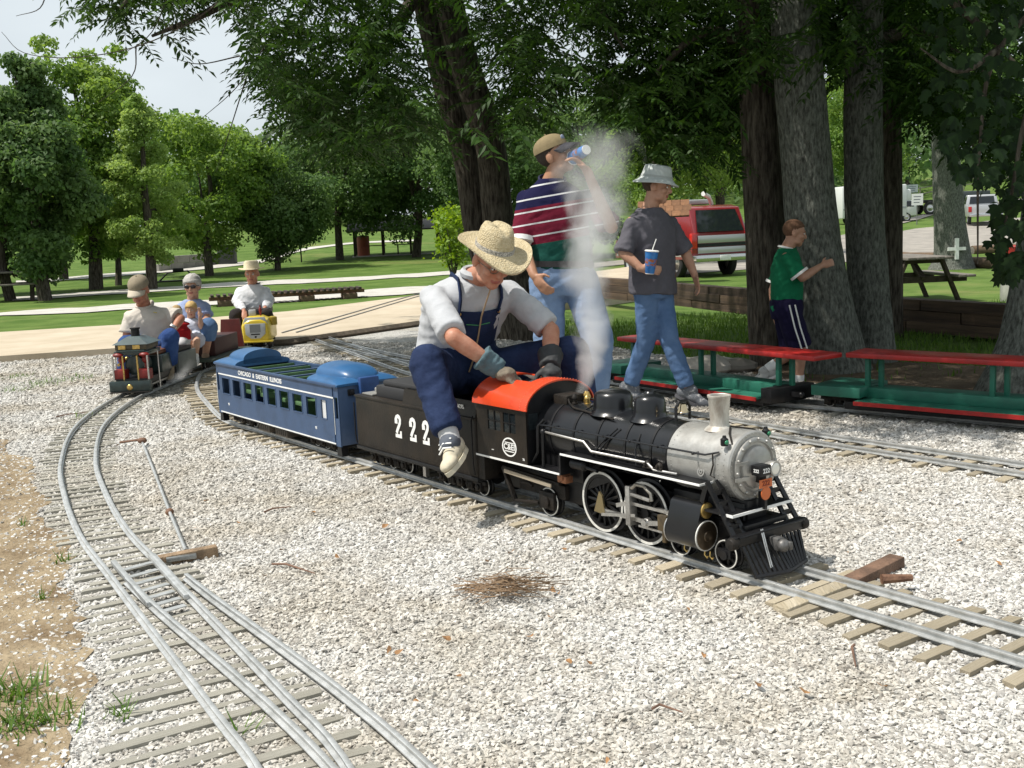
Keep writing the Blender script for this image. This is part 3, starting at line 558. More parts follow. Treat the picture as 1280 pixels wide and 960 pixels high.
# front end: deck, beam, pilot, headlight
mb=MB(); mb.box(-.08,.075,-.155,.155,.235,.243); dk=mb.build('front_deck',BLACK,loco); mb=MB(); mb.box(.075,.079,-.157,.157,.235,.2445); mb.box(.02,.079,-.1585,-.155,.235,.2445); mb.build('white_edge',WHITE,dk)
mb=MB(); mb.box(.085,.115,-.185,.185,.14,.18); mb.cyl((.07,-.205,.16),(.125,-.205,.16),.026,n=14) if False else None; mb.build('pilot_beam',BLACK,loco,bev=.005)
for sd_ in (-1,1):
    mb=MB(); mb.lathe([(0,.001),(.004,.018),(.01,.022),(.034,.022),(.04,.018),(.044,.001)],(.1,sd_*.205,.155),(0,-sd_,0),16); mb.build('beam_end',SOOT,loco)
mb=MB(); mb.box(-.03,.09,-.11,.11,.18,.20); mb.box(-.05,.05,-.05,.05,.2,.27); mb.cyl((.02,-.09,.20),(.02,-.09,.24),.02,n=12); mb.build('pilot_deck',BLACK,loco,bev=.003)
for k in range(15):
    y=-.15+.3*k/14; mb=MB(); mb.bar((.112,y*.98,.14),(.19-.035*abs(y)/.15,y*.86,.042),.007,.012,(0,1,0)); mb.build('pilot_bar',BLACK,loco)
mb=MB(); mb.tube([(.19-.035*abs(y)/.15,y*.87,.04) for y in np.linspace(-.155,.155,11)],.008,6); mb.build('pilot_rail',BLACK,loco)
mb=MB(); mb.box(.11,.155,-.018,.018,.105,.15); mb.ell((.165,0,.125),(.022,.026,.024),n=10,m=7); mb.box(.155,.19,.005,.022,.11,.14); mb.build('coupler',P('cast_steel',(.16,.155,.15),.5,.6,var=.3,vs=40),loco,bev=.004)
mb=MB()
for y in (-.06,-.052): mb.tube([(.117,y,.185),(.135,y-.004,.14),(.165,y-.006,.06)],.0025,6)
mb.build('uncoupling_rod',STEEL,loco)
mb=MB(); mb.tube([(.118,-.17,.175),(.122,-.05,.178),(.122,.05,.178),(.118,.17,.175)],.004,6); mb.build('grab_iron',BLACK,loco)
mb=MB(); mb.box(.07,.115,-.052,.0,BZ-.018,BZ+.018); nb=mb.build('number_box',BLACK,loco,bev=.002); put_text('222',.023,nb,WHITE,(.1155,-.026,BZ),T=TF)
mb=MB(); mb.box(.08,.10,-.0535,-.052,BZ-.012,BZ+.012); mb.build('side_number_panel',BLACK,nb); put_text('222',.016,nb,WHITE,(.094,-.0537,BZ),name='side_number')
mb=MB(); mb.lathe([(0,.014),(.02,.024),(.044,.028),(.048,.026),(.046,.022)],(.07,.022,BZ),(1,0,0),20); hl=mb.build('headlight',SILV,loco); mb=MB(); mb.ell((.114,.022,BZ),(.006,.022,.022),n=14,m=8); mb.build('lens',P('clear_lens',(.75,.73,.66),.08,coat=.6),hl)
mb=MB(); mb.box(.058,.075,-.02,.02,BZ-.05,BZ-.015); mb.build('headlight_bracket',BLACK,loco)
OR2=P('orange_sign',(.55,.13,.03),.5); mb=MB(); mb.box(.088,.091,-.032,.032,.318,.348); mb.lathe([(0,.024),(.003,.024)],(.088,0,.297),(1,0,0),20); pl=mb.build('front_plate',OR2,loco); put_text('222',.026,pl,P('rust_red_letter',(.20,.03,.01),.6),(.0915,0,.333),T=TF); mb=MB(); mb.box(.06,.09,-.006,.006,.24,.30); mb.build('plate_post',BLACK,pl)
mb=MB(); mb.prism([(.02,.01,.246),(.05,.01,.246),(.04,.01,.30),(.02,.01,.31)],(0,.045,0)); mb.build('deck_bracket',P('cream_metal',(.5,.45,.35),.5,var=.2),loco,bev=.002)
mb=MB(); mb.cyl((.0,-.1,RT+.0525),(.0,-.125,RT+.0525),.018,n=12); mb.cyl((.005,-.112,.085),(.005,-.112,.14),.004,n=6); mb.box(-.03,.03,-.12,-.108,.07,.1); mb.build('truck_journal',BLACK,loco)
mb=MB()
for x in (-.17,-.07,-.045): mb.tube([(x,-.14,.088),(x,-.142,.07),(x+.012,-.142,.062),(x+.016,-.142,.07)],.0032,6)
mb.build('cylinder_cock',BRASS,loco)
# ---------------------------------------------------------------- tender
tender=thing('tender','dark coal tender numbered 222 coupled behind the locomotive','tender',(*(C0+EX*-2.0),0),LA)
X0,X1=-.555,.575
mb=MB(); mb.box(X0,X1,-.18,.18,.135,.405); tb=mb.build('tank',TENDB,tender,bev=.006)
mb=MB(); mb.box(X0-.004,X1+.004,-.186,.186,.118,.136); mb.build('sill',BLACK,tender,bev=.002)
mb=MB(); mb.box(X0-.003,X1+.003,-.184,.184,.398,.409); mb.build('top_band',TENDB,tender,bev=.002)
mb=MB(); mb.prism([(-.08,y,z) for y,z in ((-.17,.409),(-.155,.48),(-.145,.48),(-.158,.409))],(.64,0,0)); mb.prism([(-.08,y,z) for y,z in ((.17,.409),(.155,.48),(.145,.48),(.158,.409))],(.64,0,0)); mb.prism([(-.08,y,z) for y,z in ((-.158,.409),(.158,.409),(.145,.48),(-.145,.48))],(.008,0,0)); mb.build('coal_board',TENDB,tender)
mb=MB(); mb.box(-.4,.1,-.14,.14,.405,.47); mb.box(-.34,.04,-.13,.13,.47,.50); mb.build('rider_seat',P('black_cushion',(.02,.02,.022),.7),tender,bev=.012)
mb=MB(); mb.box(-.53,-.42,-.15,.15,.409,.418); mb.cyl((-.48,-.06,.418),(-.48,-.06,.44),.035,n=16); mb.build('water_hatch',SILV,tender,bev=.003)
dm=two(.118,.0016); dm.materials.append(WHITE)
for x in (-.148,-.008,.112): piece('digit',dm,tender,T=Matrix.Translation((x,-.1812,.232))@TS)
put_text('CHICAGO & EASTERN ILLINOIS',.030,tender,WHITE,(.275,-.1655,.447),sx=.9,T=TS@Matrix.Rotation(R(12),4,'X')).location.y=-.1645
mb=MB()
for x in np.linspace(X0+.03,X1-.03,38):
    for z in (.392,.15): mb.ell((x,-.1805,z),.0018,n=5,m=3)
mb.build('tank_rivets',TENDB,tb,kind='stuff')
for sd_ in (-1,1):
    mb=MB(); mb.tube([(X1-.012,sd_*.188,.15),(X1-.012,sd_*.195,.2),(X1-.012,sd_*.195,.40),(X1-.012,sd_*.186,.42)],.004,6); mb.build('grab_rail',BLACK,tender); mb=MB(); mb.tube([(X0+.01,sd_*.188,.15),(X0+.01,sd_*.195,.2),(X0+.01,sd_*.195,.37)],.004,6); mb.build('grab_rail',BLACK,tender)
    mb=MB(); mb.box(X1-.02,X1+.05,min(sd_*.1,sd_*.175),max(sd_*.1,sd_*.175),.135,.40); mb.build('cab_apron',SOOT,tender)
def truck(parent,cx,axles,r,wy=.088,fy=.128,mat=SOOT):
    t=MB(); 
    for sd_ in (-1,1):
        y=sd_*fy; xs_=[cx+a for a in axles]; t.box(xs_[0]-.05,xs_[-1]+.05,min(y,y-sd_*.014),max(y,y-sd_*.014),RT+r+.008,RT+r+.028)
        for x in xs_: t.box(x-.022,x+.022,min(y+sd_*.008,y-sd_*.012),max(y+sd_*.008,y-sd_*.012),RT+r-.022,RT+r+.022); t.cyl((x,y+sd_*.006,RT+r),(x,y+sd_*.016,RT+r),.014,n=10)
        for a,b in zip(xs_[:-1],xs_[1:]):
            m_=(a+b)/2; t.box(m_-.03,m_+.03,min(y,y-sd_*.012),max(y,y-sd_*.012),RT+.02,RT+.032)
            for q in (-.018,0,.018): t.cyl((m_+q,y,RT+.03),(m_+q,y,RT+r+.012),.008,n=8)
    t.box(cx-.03,cx+.03,-fy,fy,RT+r+.01,RT+r+.05)
    o=t.build('truck',mat,parent,bev=.0015)
    for a in axles:
        for sd_ in (-1,1): wheel(o,cx+a,sd_*wy,r,sd_,0,w=.016)
    return o
for cx in (.35,-.32): truck(tender,cx,(-.155,0,.155),.047)
mb=MB(); mb.box(X0-.1,X0,-.012,.012,.09,.115); mb.box(X1,X1+.02,-.012,.012,.09,.115); mb.box(-.1,.1,-.1,.1,.09,.12); mb.build('drawbar',BLACK,tender)
mb=MB(); mb.box(.05,.075,-.15,-.13,.055,.12); mb.build('brake_hanger',STEEL,tender)
# ---------------------------------------------------------------- passenger coach
coach=thing('passenger_coach','blue miniature passenger coach with open roof and green seats','coach',(*(C0+EX*-3.63),0),LA)
A0,A1=-.885,.885; hw=.188; zb,ze=.105,.438
wins=[(-.778+.1817*k,-.658+.1817*k) for k in range(8)]+[(.684,.742)]
for sd_ in (-1,1):
    y0,y1=sorted((sd_*hw,sd_*(hw-.008))); mb=MB(); mb.box(A0+.055,A1-.06,y0,y1,zb,.238); mb.box(A0+.055,A1-.06,y0,y1,.342,ze)
    e=[A0+.055]+[q for w in wins for q in w]+[A1-.06]
    for a,b in zip(e[::2],e[1::2]): mb.box(a,b,y0,y1,.238,.342)
    sw=mb.build('side_wall',BLUE,coach)
    for k,(a,b) in enumerate(wins):
        mb=MB(); yy=sd_*(hw+.0025); f=.006
        for (p,q,r_,s_) in ((a-f,a,.234,.346),(b,b+f,.234,.346),(a,b,.342,.346),(a,b,.232,.238)): mb.box(p,q,min(yy,sd_*(hw-.002)),max(yy,sd_*(hw-.002)),r_,s_)
        wf=mb.build('window_frame',BLUE,sw)
        mb=MB(); mb.box(a,b,min(sd_*(hw-.005),sd_*(hw-.0065)),max(sd_*(hw-.005),sd_*(hw-.0065)),.238,.342)
        if k==8: mb.build('pane',P('white_blind%d'%sd_,(.62,.63,.63),.4),wf)
    mb=MB(); mb.box(A0+.05,A1-.05,min(sd_*hw,sd_*(hw+.0022)),max(sd_*hw,sd_*(hw+.0022)),.362,.370); mb.box(A0+.05,A1-.05,min(sd_*hw,sd_*(hw+.0022)),max(sd_*hw,sd_*(hw+.0022)),.105,.112); mb.build('white_stripe',WHITE,sw)
    mb=MB(); mb.box(A0,A1,min(sd_*hw,sd_*(hw+.008)),max(sd_*hw,sd_*(hw+.008)),.425,.442); mb.build('cornice',BLUE,sw,bev=.003)
    for x0,x1 in ((A0,A0+.05),(A1-.055,A1)):
        mb=MB(); y0,y1=sorted((sd_*(hw-.004),sd_*(hw-.012))); mb.box(x0,x1,y0,y1,zb-.01,.25); mb.box(x0,x1,y0,y1,.37,.43); mb.box(x0,x0+.01,y0,y1,.25,.37); mb.box(x1-.01,x1,y0,y1,.25,.37); d_=mb.build('vestibule_door',BLUE,coach)
        mb=MB(); mb.cyl((x0+.003,sd_*(hw-.001),.16),(x0+.003,sd_*(hw-.001),.36),.002,n=6); mb.build('grab_handle',WHITE,d_)
put_text('CHICAGO  &  EASTERN  ILLINOIS',.040,coach,WHITE,(-.16,-hw-.001,.397),sx=1.12); put_text('90',.022,coach,WHITE,(-.69,-hw-.001,.17)); put_text('90',.022,coach,WHITE,(.60,-hw-.001,.17))
for sx in (-1,1):
    x=A1*sx; mb=MB(); mb.box(min(x,x-sx*.01),max(x,x-sx*.01),-hw+.012,hw-.012,zb-.005,.43); e_=mb.build('end_wall',BLUE,coach,bev=.003)
    mb=MB(); mb.box(min(x,x+sx*.035),max(x,x+sx*.035),-.06,.06,zb,.47); mb.build('diaphragm',P('deep_blue%d'%sx,(.018,.06,.19),.5,var=.2),e_,bev=.008)
    mb=MB(); mb.box(min(x,x+sx*.012),max(x,x+sx*.012),-.125,-.085,.375,.41); mb.cyl((x+sx*.012,-.105,.392),(x+sx*.02,-.105,.392),.013,n=10); mb.build('tail_lamp',BLACK,e_,bev=.003)
# low eave roof ends carrying a rounded clerestory barrel
def roof_end(x_in,x_out):
    mb=MB(); rings=[]; n=17
    for t in np.linspace(0,1,10):
        x=x_in+(x_out-x_in)*t; k=math.sqrt(max(0,1-(max(0,t-.6)/.4)**2.4)); hgt=.004+.036*k
        rings.append([V(x,(hw+.006)*math.cos(a),.440+hgt*(max(0,math.sin(a))**.8)) for a in np.linspace(0,math.pi,n)]+[V(x,-(hw+.006),.43),V(x,hw+.006,.43)])
    mb.loft(rings); o=mb.build('roof_end',BLUE2,coach,smooth=50)
    mb=MB(); rings=[]; xo=x_in+(x_out-x_in)*.96
    for t in np.linspace(0,1,12):
        x=x_in+(xo-x_in)*t; k=math.sqrt(max(0.0,1-(max(0,t-.42)/.58)**2.3)); rings.append([V(x,.135*(.35+.65*k)*math.cos(a),.452+.080*k*max(0,math.sin(a))**.62) for a in np.linspace(0,math.pi,15)]+[V(x,-.135*(.35+.65*k),.445),V(x,.135*(.35+.65*k),.445)])
    mb.loft(rings); mb.build('clerestory',BLUE2,o,smooth=50)
roof_end(.53,.895); roof_end(-.52,-.895)
mb=MB(); mb.box(A0+.02,A1-.02,-hw+.01,hw-.01,.108,.12); mb.build('floor',P('coach_floor',(.03,.05,.035),.8),coach)
for k,x in enumerate((-.36,-.12,.12,.36)):
    mb=MB(); mb.box(x-.055,x+.055,-hw+.012,hw-.012,.27,.295); mb.box(x-.07,x-.055,-hw+.012,hw-.012,.27,.43); s_=mb.build('bench_seat',SEATG,coach,bev=.004)
    mb=MB(); mb.box(x-.05,x+.05,-.03,.03,.12,.27); mb.build('seat_pedestal',SEATG,s_)
for x in (-.24,0,.24,.48):
    mb=MB(); mb.box(x-.012,x+.012,-hw+.009,hw-.009,.42,.434); mb.build('roof_rib',BLUE,coach)
mb=MB(); mb.box(A0+.03,A1-.03,-.16,.16,.085,.106); mb.build('underframe',BLACK,coach)
for x in (-.2,.06):
    mb=MB(); mb.box(x-.085,x+.085,-.165,-.05,.045,.10); mb.box(x-.085,x+.085,.05,.165,.045,.10); q=mb.build('battery_box',P('box_brown%d'%int(x*100),(.075,.06,.045),.7,var=.3,vs=20),coach,bev=.003)
    mb=MB()
    for k in range(5): mb.box(x-.06+k*.03-.002,x-.06+k*.03+.002,-.167,-.165,.055,.09)
    mb.build('box_ribs',BLACK,q,kind='stuff')
for cx in (-.6,.56): truck(coach,cx,(-.13,0,.13),.042)
for x in (A0+.03,A1-.03):
    for y in (-.16,.16): mb=MB(); mb.prism([(x-.03,y-.02,.04),(x+.03,y-.02,.04),(x+.02,y-.02,.1),(x-.02,y-.02,.1)],(0,.04,0)); mb.build('end_step',BLACK,coach)
# ================================================================ bench cars on the far track
BG=P('bench_green',(.014,.13,.085),.55,col2=(.012,.07,.05),vs=8,detail=10,lo=.45,hi=.8,bump=.1,bs=60); BR=P('bench_red',(.36,.014,.012),.45,col2=(.17,.010,.009),vs=9,detail=10,lo=.45,hi=.78,bump=.1,bs=60,coat=.1)
def bench_car(label):
    t=thing('bench_car',label,'rail car',group='riding cars with long bench seats')
    Lh=.95; mb=MB(); mb.box(-.75,1.225,-.13,.13,.352,.385); mb.build('seat',BR,t,bev=.008)
    mb=MB(); mb.box(-.64,.84,-.24,.24,.085,.10); fb=mb.build('footboard',BG,t,bev=.002)
    for s in (-1,1):
        mb=MB(); mb.box(-.64,.84,min(s*.24,s*.248),max(s*.24,s*.248),.074,.099); mb.build('red_edge',BR,fb)
    mb=MB(); mb.box(-.64,.84,-.09,.09,.10,.165); mb.build('centre_sill',BG,t,bev=.004)
    mb=MB(); mb.box(-.72,.86,-.2,.2,.04,.085); mb.build('truss',BLACK,t)
    mb=MB(); mb.box(-.95,-.62,-.2,.2,.11,.175); mb.build('end_platform',BG,t,bev=.005); truck(t,-.80,(-.07,.07),.04)
    mb=MB(); mb.box(.84,.93,-.2,.2,.06,.155); mb.build('end_bracket',BLACK,t,bev=.004)
    for s in (-1,1):
        mb=MB(); mb.box(min(s*.93,s*1.0),max(s*.93,s*1.0),-.02,.02,.09,.12); mb.ell((s*1.0,0,.105),(.025,.02,.02),n=8,m=6); mb.build('coupler',BLACK,t)
    for x in (-.60,.16,.9):
        for dx in (-.03,.03):
            z0=.16
            mb=MB(); mb.box(x+dx-.014,x+dx+.014,-.05+(.03 if dx>0 else -.03),-.02+(.03 if dx>0 else -.03),z0,.352); mb.build('post',BG,t,bev=.002)
    return t
dC=np.r_[0,np.cumsum(np.linalg.norm(np.diff(plC,axis=0),axis=1))]
def onC(s): 
    p=V(np.interp(s,dC,plC[:,0]),np.interp(s,dC,plC[:,1])); q=V(np.interp(s+.3,dC,plC[:,0]),np.interp(s+.3,dC,plC[:,1])); d=unit(p-q); return p,math.atan2(d[1],d[0])
gC=g(1017,506,.02)[:2]; i0=np.argmin(np.linalg.norm(plC-gC,axis=1)); sJ=dC[i0]
c1=bench_car('red-topped bench car whose near seat post stands beside the barrel'); 
c2=copy_tree(c1)
for c,s,lab in ((c1,sJ+1.0,'red and green bench car passing behind the walking boy in jeans'),(c2,sJ-1.0,'red and green bench car running out past the four-trunk tree')):
    p,a=onC(s); c.location=(p[0],p[1],0); c.rotation_euler=(0,0,a); c['label']=lab
mb=MB(); mb.box(-.335+.7-.02,-.335+.7+.03,-.13,-.1,.10,.19); mb.build('red_brake_pad',BR,c2)
# ================================================================ dark little engine with cab-forward columns, and its cars (x forward)
def heading(pl,y0):
    i=np.argmin(abs(pl[:,1]-y0)); d=unit(pl[max(i-2,0)]-pl[min(i+2,len(pl)-1)]); return pl[i],math.atan2(d[1],d[0])
DKG=P('engine_green_black',(.015,.03,.028),.35,var=.4,vs=14,coat=.3); REDM=P('engine_red',(.20,.013,.010),.45,var=.25,vs=20); HOOD=P('hood_teal_grey',(.045,.075,.08),.4,var=.25,vs=10)
p,a=heading(plB,9.15)
eng=thing('steam_engine','small dark engine with short chimney and red cylinder boxes','steam locomotive',(p[0],p[1],0),a)
mb=MB(); mb.box(.24,.29,-.17,.17,.05,.135); mb.build('buffer_beam',DKG,eng,bev=.004)
mb=MB(); mb.box(-.55,.24,-.13,.13,.1,.15); mb.build('frame',BLACK,eng)
mb=MB(); mb.box(.22,.31,-.165,.165,.012+RT,.05); mb.build('pilot_plate',SOOT,eng,bev=.003)
mb=MB(); mb.ell((.292,.0,.085),(.012,.026,.026),n=12,m=8); mb.cyl((.285,0,.085),(.30,0,.085),.02,n=12); mb.build('coupler_pocket',BRASS,eng)
for s in (-1,1):
    mb=MB(); mb.box(.14,.235,min(s*.05,s*.15),max(s*.05,s*.15),.14,.225); mb.build('cylinder_box',REDM,eng,bev=.006)
    for y in (.06,.145):
        mb=MB(); mb.cyl((.235,s*y,.14),(.235,s*y,.34),.008,n=10); mb.build('column',BRASS if y<.1 else STEEL,eng)
    mb=MB(); mb.cyl((.15,s*.1,.225),(.15,s*.1,.36),.012,n=10); mb.ell((.15,s*.1,.30),(.03,.03,.035)); mb.build('valve_chest',REDM,eng)
    mb=MB(); mb.cyl((.08,s*.18,.05),(.08,s*.18,.36),.006,n=8); mb.build('side_handrail',STEEL,eng)
    for x in (.12,-.1,-.32): wheel(eng,x,s*WY,.06,s,8,white=DARKRAIL)
    mb=MB(); mb.bar((.12,s*.125,.085),(-.32,s*.125,.085),.008,.014); mb.build('side_rod',STEEL,eng)
    mb=MB(); mb.ell((.2,s*.11,.345),(.03,.045,.02),n=10,m=6); mb.build('red_fitting',REDM,eng)
mb=MB(); mb.box(-.1,.2,-.145,.145,.34,.375); mb.box(-.08,.215,-.12,.12,.37,.385); mb.build('crosshead_deck',DKG,eng,bev=.006)
mb=MB(); mb.lathe([(-.05,.08),(.14,.08),(.145,.06),(.145,.001)],(0,0,.25),(1,0,0),24); mb.build('boiler',DKG,eng)
mb=MB(); mb.box(-.1,.2,-.13,.13,.385,.43); mb.build('upper_casing',P('casing_brown',(.06,.045,.02),.5,var=.4,vs=20),eng,bev=.004)
for y in (-.07,.05):
    mb=MB(); mb.box(.2,.206,y-.03,y+.03,.392,.425); mb.build('brass_panel',BRASS,eng)
mb=MB(); q=[V(-.12,-.15,.43),V(.215,-.15,.43),V(.215,.15,.43),V(-.12,.15,.43)]; q2=[V(-.02,-.05,.49),V(.12,-.05,.49),V(.12,.05,.49),V(-.02,.05,.49)]; mb.loft([q,q2]); mb.build('hood',HOOD,eng,smooth=0)
mb=MB(); mb.lathe([(0,.036),(.06,.034),(.064,.042),(.075,.042),(.075,.03)],(.06,0,.485),(0,0,1),18); mb.build('chimney',BLACK,eng)
mb=MB(); mb.box(-.55,-.12,-.14,.14,.15,.30); mb.build('saddle_tank',DKG,eng,bev=.01)
mb=MB(); mb.box(-.5,-.15,-.11,.11,.30,.34); mb.build('brown_seat',P('brown_leather',(.14,.05,.025),.6,var=.3),eng,bev=.012)
mb=MB(); mb.tube([(-.2,-.15,.26),(-.05,-.16,.27),(.08,-.16,.25)],.012,8); mb.ell((-.12,-.16,.28),.02,n=8,m=6); mb.build('whistle_pipe',BRASS,eng)
p,a=heading(plB,9.85)
tn=thing('tender','grey box tender under the man in the tan cap','tender',(p[0],p[1],0),a)
mb=MB(); mb.box(-.26,.18,-.15,.15,.09,.27); mb.build('tank',P('tender_grey',(.11,.125,.12),.5,var=.25,vs=10),tn,bev=.006)
mb=MB(); mb.box(-.24,.16,-.12,.12,.27,.31); mb.build('seat_pad',P('dark_pad',(.03,.025,.025),.7),tn,bev=.012); truck(tn,-.04,(-.1,.1),.04)
p,a=heading(plB,10.75)
rc=thing('riding_car','dark plank riding car with red end board carrying woman and girl','rail car',(p[0],p[1],0),a)
mb=MB(); mb.box(-.75,.5,-.2,.2,.105,.125); mb.build('deck',P('dark_green_deck',(.035,.05,.035),.7,var=.25,vs=10),rc,bev=.003)
mb=MB(); mb.box(-.55,.15,-.12,.12,.125,.30); mb.build('seat_box',P('maroon_box',(.05,.012,.01),.6,var=.2),rc,bev=.01)
mb=MB(); mb.prism([(-.72,y,z) for y,z in ((-.13,.125),(.13,.125),(.10,.42),(-.10,.42))],(.03,0,0)); mb.build('back_board',P('maroon_board',(.13,.02,.015),.55,var=.2),rc)
for cx in (-.5,.3): truck(rc,cx,(-.08,.08),.04)
# ================================================================ yellow diesel-style engine
YEL=P('yellow_paint',(.60,.44,.02),.4,var=.12,vs=10,coat=.3); SIL2=P('nose_silver',(.38,.40,.41),.4,.3,var=.12,vs=14)
p,a=heading(plB,12.45); a=math.atan2(-1,.10)
ye=thing('diesel_engine','yellow miniature diesel engine with silver nose panel','diesel locomotive',(p[0],p[1],0),a)
def nosering(x,k,zt): return [V(x,-.165*k,.10),V(x,.165*k,.10),V(x,.165*k,.27),V(x,.14*k,zt-.03),V(x,.07*k,zt),V(x,-.07*k,zt),V(x,-.14*k,zt-.03),V(x,-.165*k,.27)]
mb=MB(); mb.loft([nosering(-.42,1,.38),nosering(.12,1,.38),nosering(.2,.95,.36),nosering(.235,.82,.33)]); mb.build('body',YEL,ye,bev=.004)
mb=MB(); mb.prism([(.2,y,z) for y,z in ((-.14,.30),(-.11,.37),(.11,.37),(.14,.30),(.125,.29),(-.125,.29))],(.018,0,0)); mb.build('nose_hood',SIL2,ye,bev=.004)
mb=MB(); mb.prism([(.232,y,z) for y,z in ((-.115,.30),(.115,.30),(.11,.18),(.05,.13),(-.05,.13),(-.11,.18))],(.012,0,0)); np_=mb.build('nose_shield',SIL2,ye,bev=.003)
mb=MB(); mb.box(.244,.247,-.06,.06,.2,.29); mb.build('grille',P('grille_grey',(.16,.17,.175),.5),np_)
mb=MB(); mb.box(.2445,.247,-.05,.05,.172,.185); mb.ell((.246,0,.15),(.004,.014,.012),n=10,m=6); mb.build('badge',BLACK,np_)
mb=MB(); mb.box(.14,.25,-.19,.19,.085,.105); mb.build('anticlimber',YEL,ye,bev=.004)
mb=MB(); mb.lathe([(0,.05),(.09,.05),(.1,.03),(.1,.001)],(-.0,.175,.26),(0,0,1),16); mb.build('side_tank',P('ochre',(.38,.27,.03),.5),ye)
mb=MB(); mb.box(.05,.1,-.08,.0,.38,.45); mb.build('control_box',P('grey_box',(.42,.43,.44),.5),ye,bev=.006)
mb=MB(); mb.cyl((.1,.055,.38),(.1,.055,.50),.012,.008,n=8); mb.ell((.1,.055,.44),(.018,.018,.04)); mb.build('red_lever',REDM,ye)
mb=MB(); mb.box(-.12,-.02,-.1,.1,.38,.40); mb.build('dark_dash',BLACK,ye)
mb=MB(); mb.box(-.5,-.1,-.13,.13,.38,.45); mb.build('seat',P('seat_dark',(.03,.03,.03),.7),ye,bev=.015)
for cx in (.08,-.3): truck(ye,cx,(-.09,.09),.045)
# ================================================================ people
SKIN=P('skin',(.42,.22,.145),.5,col2=(.50,.29,.20),vs=14,bump=.06,bs=120,spec=.35); SKINR=P('ruddy_skin',(.40,.165,.10),.5,col2=(.48,.25,.17),vs=16,bump=.1,bs=110,spec=.35)
SKINP=P('pale_skin',(.50,.29,.20),.5,col2=(.56,.36,.26),vs=14,spec=.35); LIP=P('lip',(.30,.09,.07),.45); EYEW=P('eye_white',(.7,.68,.65),.25); EYED=P('eye_dark',(.02,.015,.012),.2)
def denim(name,c,c2): return P(name,c,.85,col2=c2,vs=7,bump=.35,bs=26,detail=8,spec=.15)
JEANS=denim('faded_denim',(.13,.20,.33),(.20,.285,.44)); INDIGO=denim('indigo_denim',(.010,.018,.05),(.026,.042,.10)); JEANS2=denim('mid_denim',(.075,.14,.27),(.125,.205,.36))
def cloth(name,c,v=.1): return P(name,c,.9,var=v,vs=8,bump=.3,bs=24,spec=.12)
def organic(name,mb,mat,parent,voxel=.008,it=4,fac=.6,wr=0,ws=9,base=None):
    me=mb.mesh(name,0,0); 
    if base is not None: me.transform(Matrix.Translation(-Vector(base)))
    o=link(name,me,None); m=o.modifiers.new('r','REMESH'); m.mode='VOXEL'; m.voxel_size=voxel; m.use_smooth_shade=True
    m=o.modifiers.new('s','SMOOTH'); m.iterations=it; m.factor=fac
    me2=eval_mesh(o); o.modifiers.clear(); o.data=me2; me2.materials.clear()
    for q in (mat if isinstance(mat,(list,tuple)) else [mat]): me2.materials.append(q)
    if wr:
        n=len(me2.vertices); co=np.empty(n*3); me2.vertices.foreach_get('co',co); no=np.empty(n*3); me2.vertices.foreach_get('normal',no); co=co.reshape(-1,3); no=no.reshape(-1,3)
        sd=random.random()*50
        d=np.array([.6*noise.noise(Vector((c[0]*ws+sd,c[1]*ws,c[2]*ws*.7)))+.8*(.5-2*abs(noise.noise(Vector(((c[0]+c[2]*.6)*ws*.9,c[1]*ws*.9+sd,(c[2]-c[0]*.5)*ws*2.2))))) for c in co])
        co+=no*(d*wr)[:,None]; me2.vertices.foreach_set('co',co.ravel())
    me2.polygons.foreach_set('use_smooth',[True]*len(me2.polygons)); o.parent=parent; me.user_clear() if False else None
    return o
def limb(mb,a,b,r0,r1,mid=None,n=12):
    a=np.array(a);b=np.array(b); m=(a+b)/2; rm=mid if mid else (r0+r1)/2
    mb.tube([a,a+(b-a)*.3,a+(b-a)*.65,b],[r0,rm,(rm+r1)/2,r1],n); mb.ell(a,r0,n=10,m=7); mb.ell(b,r1,n=10,m=7)
def sect(c,ax,dp,w,d,n=22):
    out=[]
    for t in np.linspace(0,2*math.pi,n,endpoint=False):
        cs,sn=math.cos(t),math.sin(t); e=.82; out.append(np.array(c)+ax*w*math.copysign(abs(cs)**e,cs)+dp*d*math.copysign(abs(sn)**e,sn))
    return out
def torso(mb,J,k,grow=0,hem=0.,belly=1.0,top=True):
    pe,nk=J['pelvis'],J['neck']; up=unit(nk-pe); axb=unit(J['hpL']-J['hpR']); axt=unit(J['shL']-J['shR']); L=np.linalg.norm(nk-pe); bend=J.get('bend',V(0,0,0)); rings=[]
    sw=np.linalg.norm(J['shL']-J['shR'])/2
    S=[(-hem,.165,.125),(.0,.168,.122),(.14,.160,.118*belly),(.3,.155,.118*belly),(.5,.165,.122),(.7,.178,.118),(.83,.170,.100),(.91,.135,.082),(.97,.085,.068),(1.02,.060,.060)]
    S=[S[0]]+[q for q in S[1:] if q[0]>-hem+.02]
    if not top: S=[q for q in S if q[0]<.5]
    for t,w,d in S:
        ax=unit(axb*(1-max(0,t))+axt*max(0,t)); dp=unit(np.cross(up,ax)); c=pe+(nk-pe)*t+bend*math.sin(math.pi*max(0,min(1,t)))*.5
        ww=w*k if t<.6 else min(w*k,sw+.01*k) if t<.8 else w*k
        rings.append(sect(c,ax,dp,ww+grow,d*k+grow))
    mb.loft(rings)
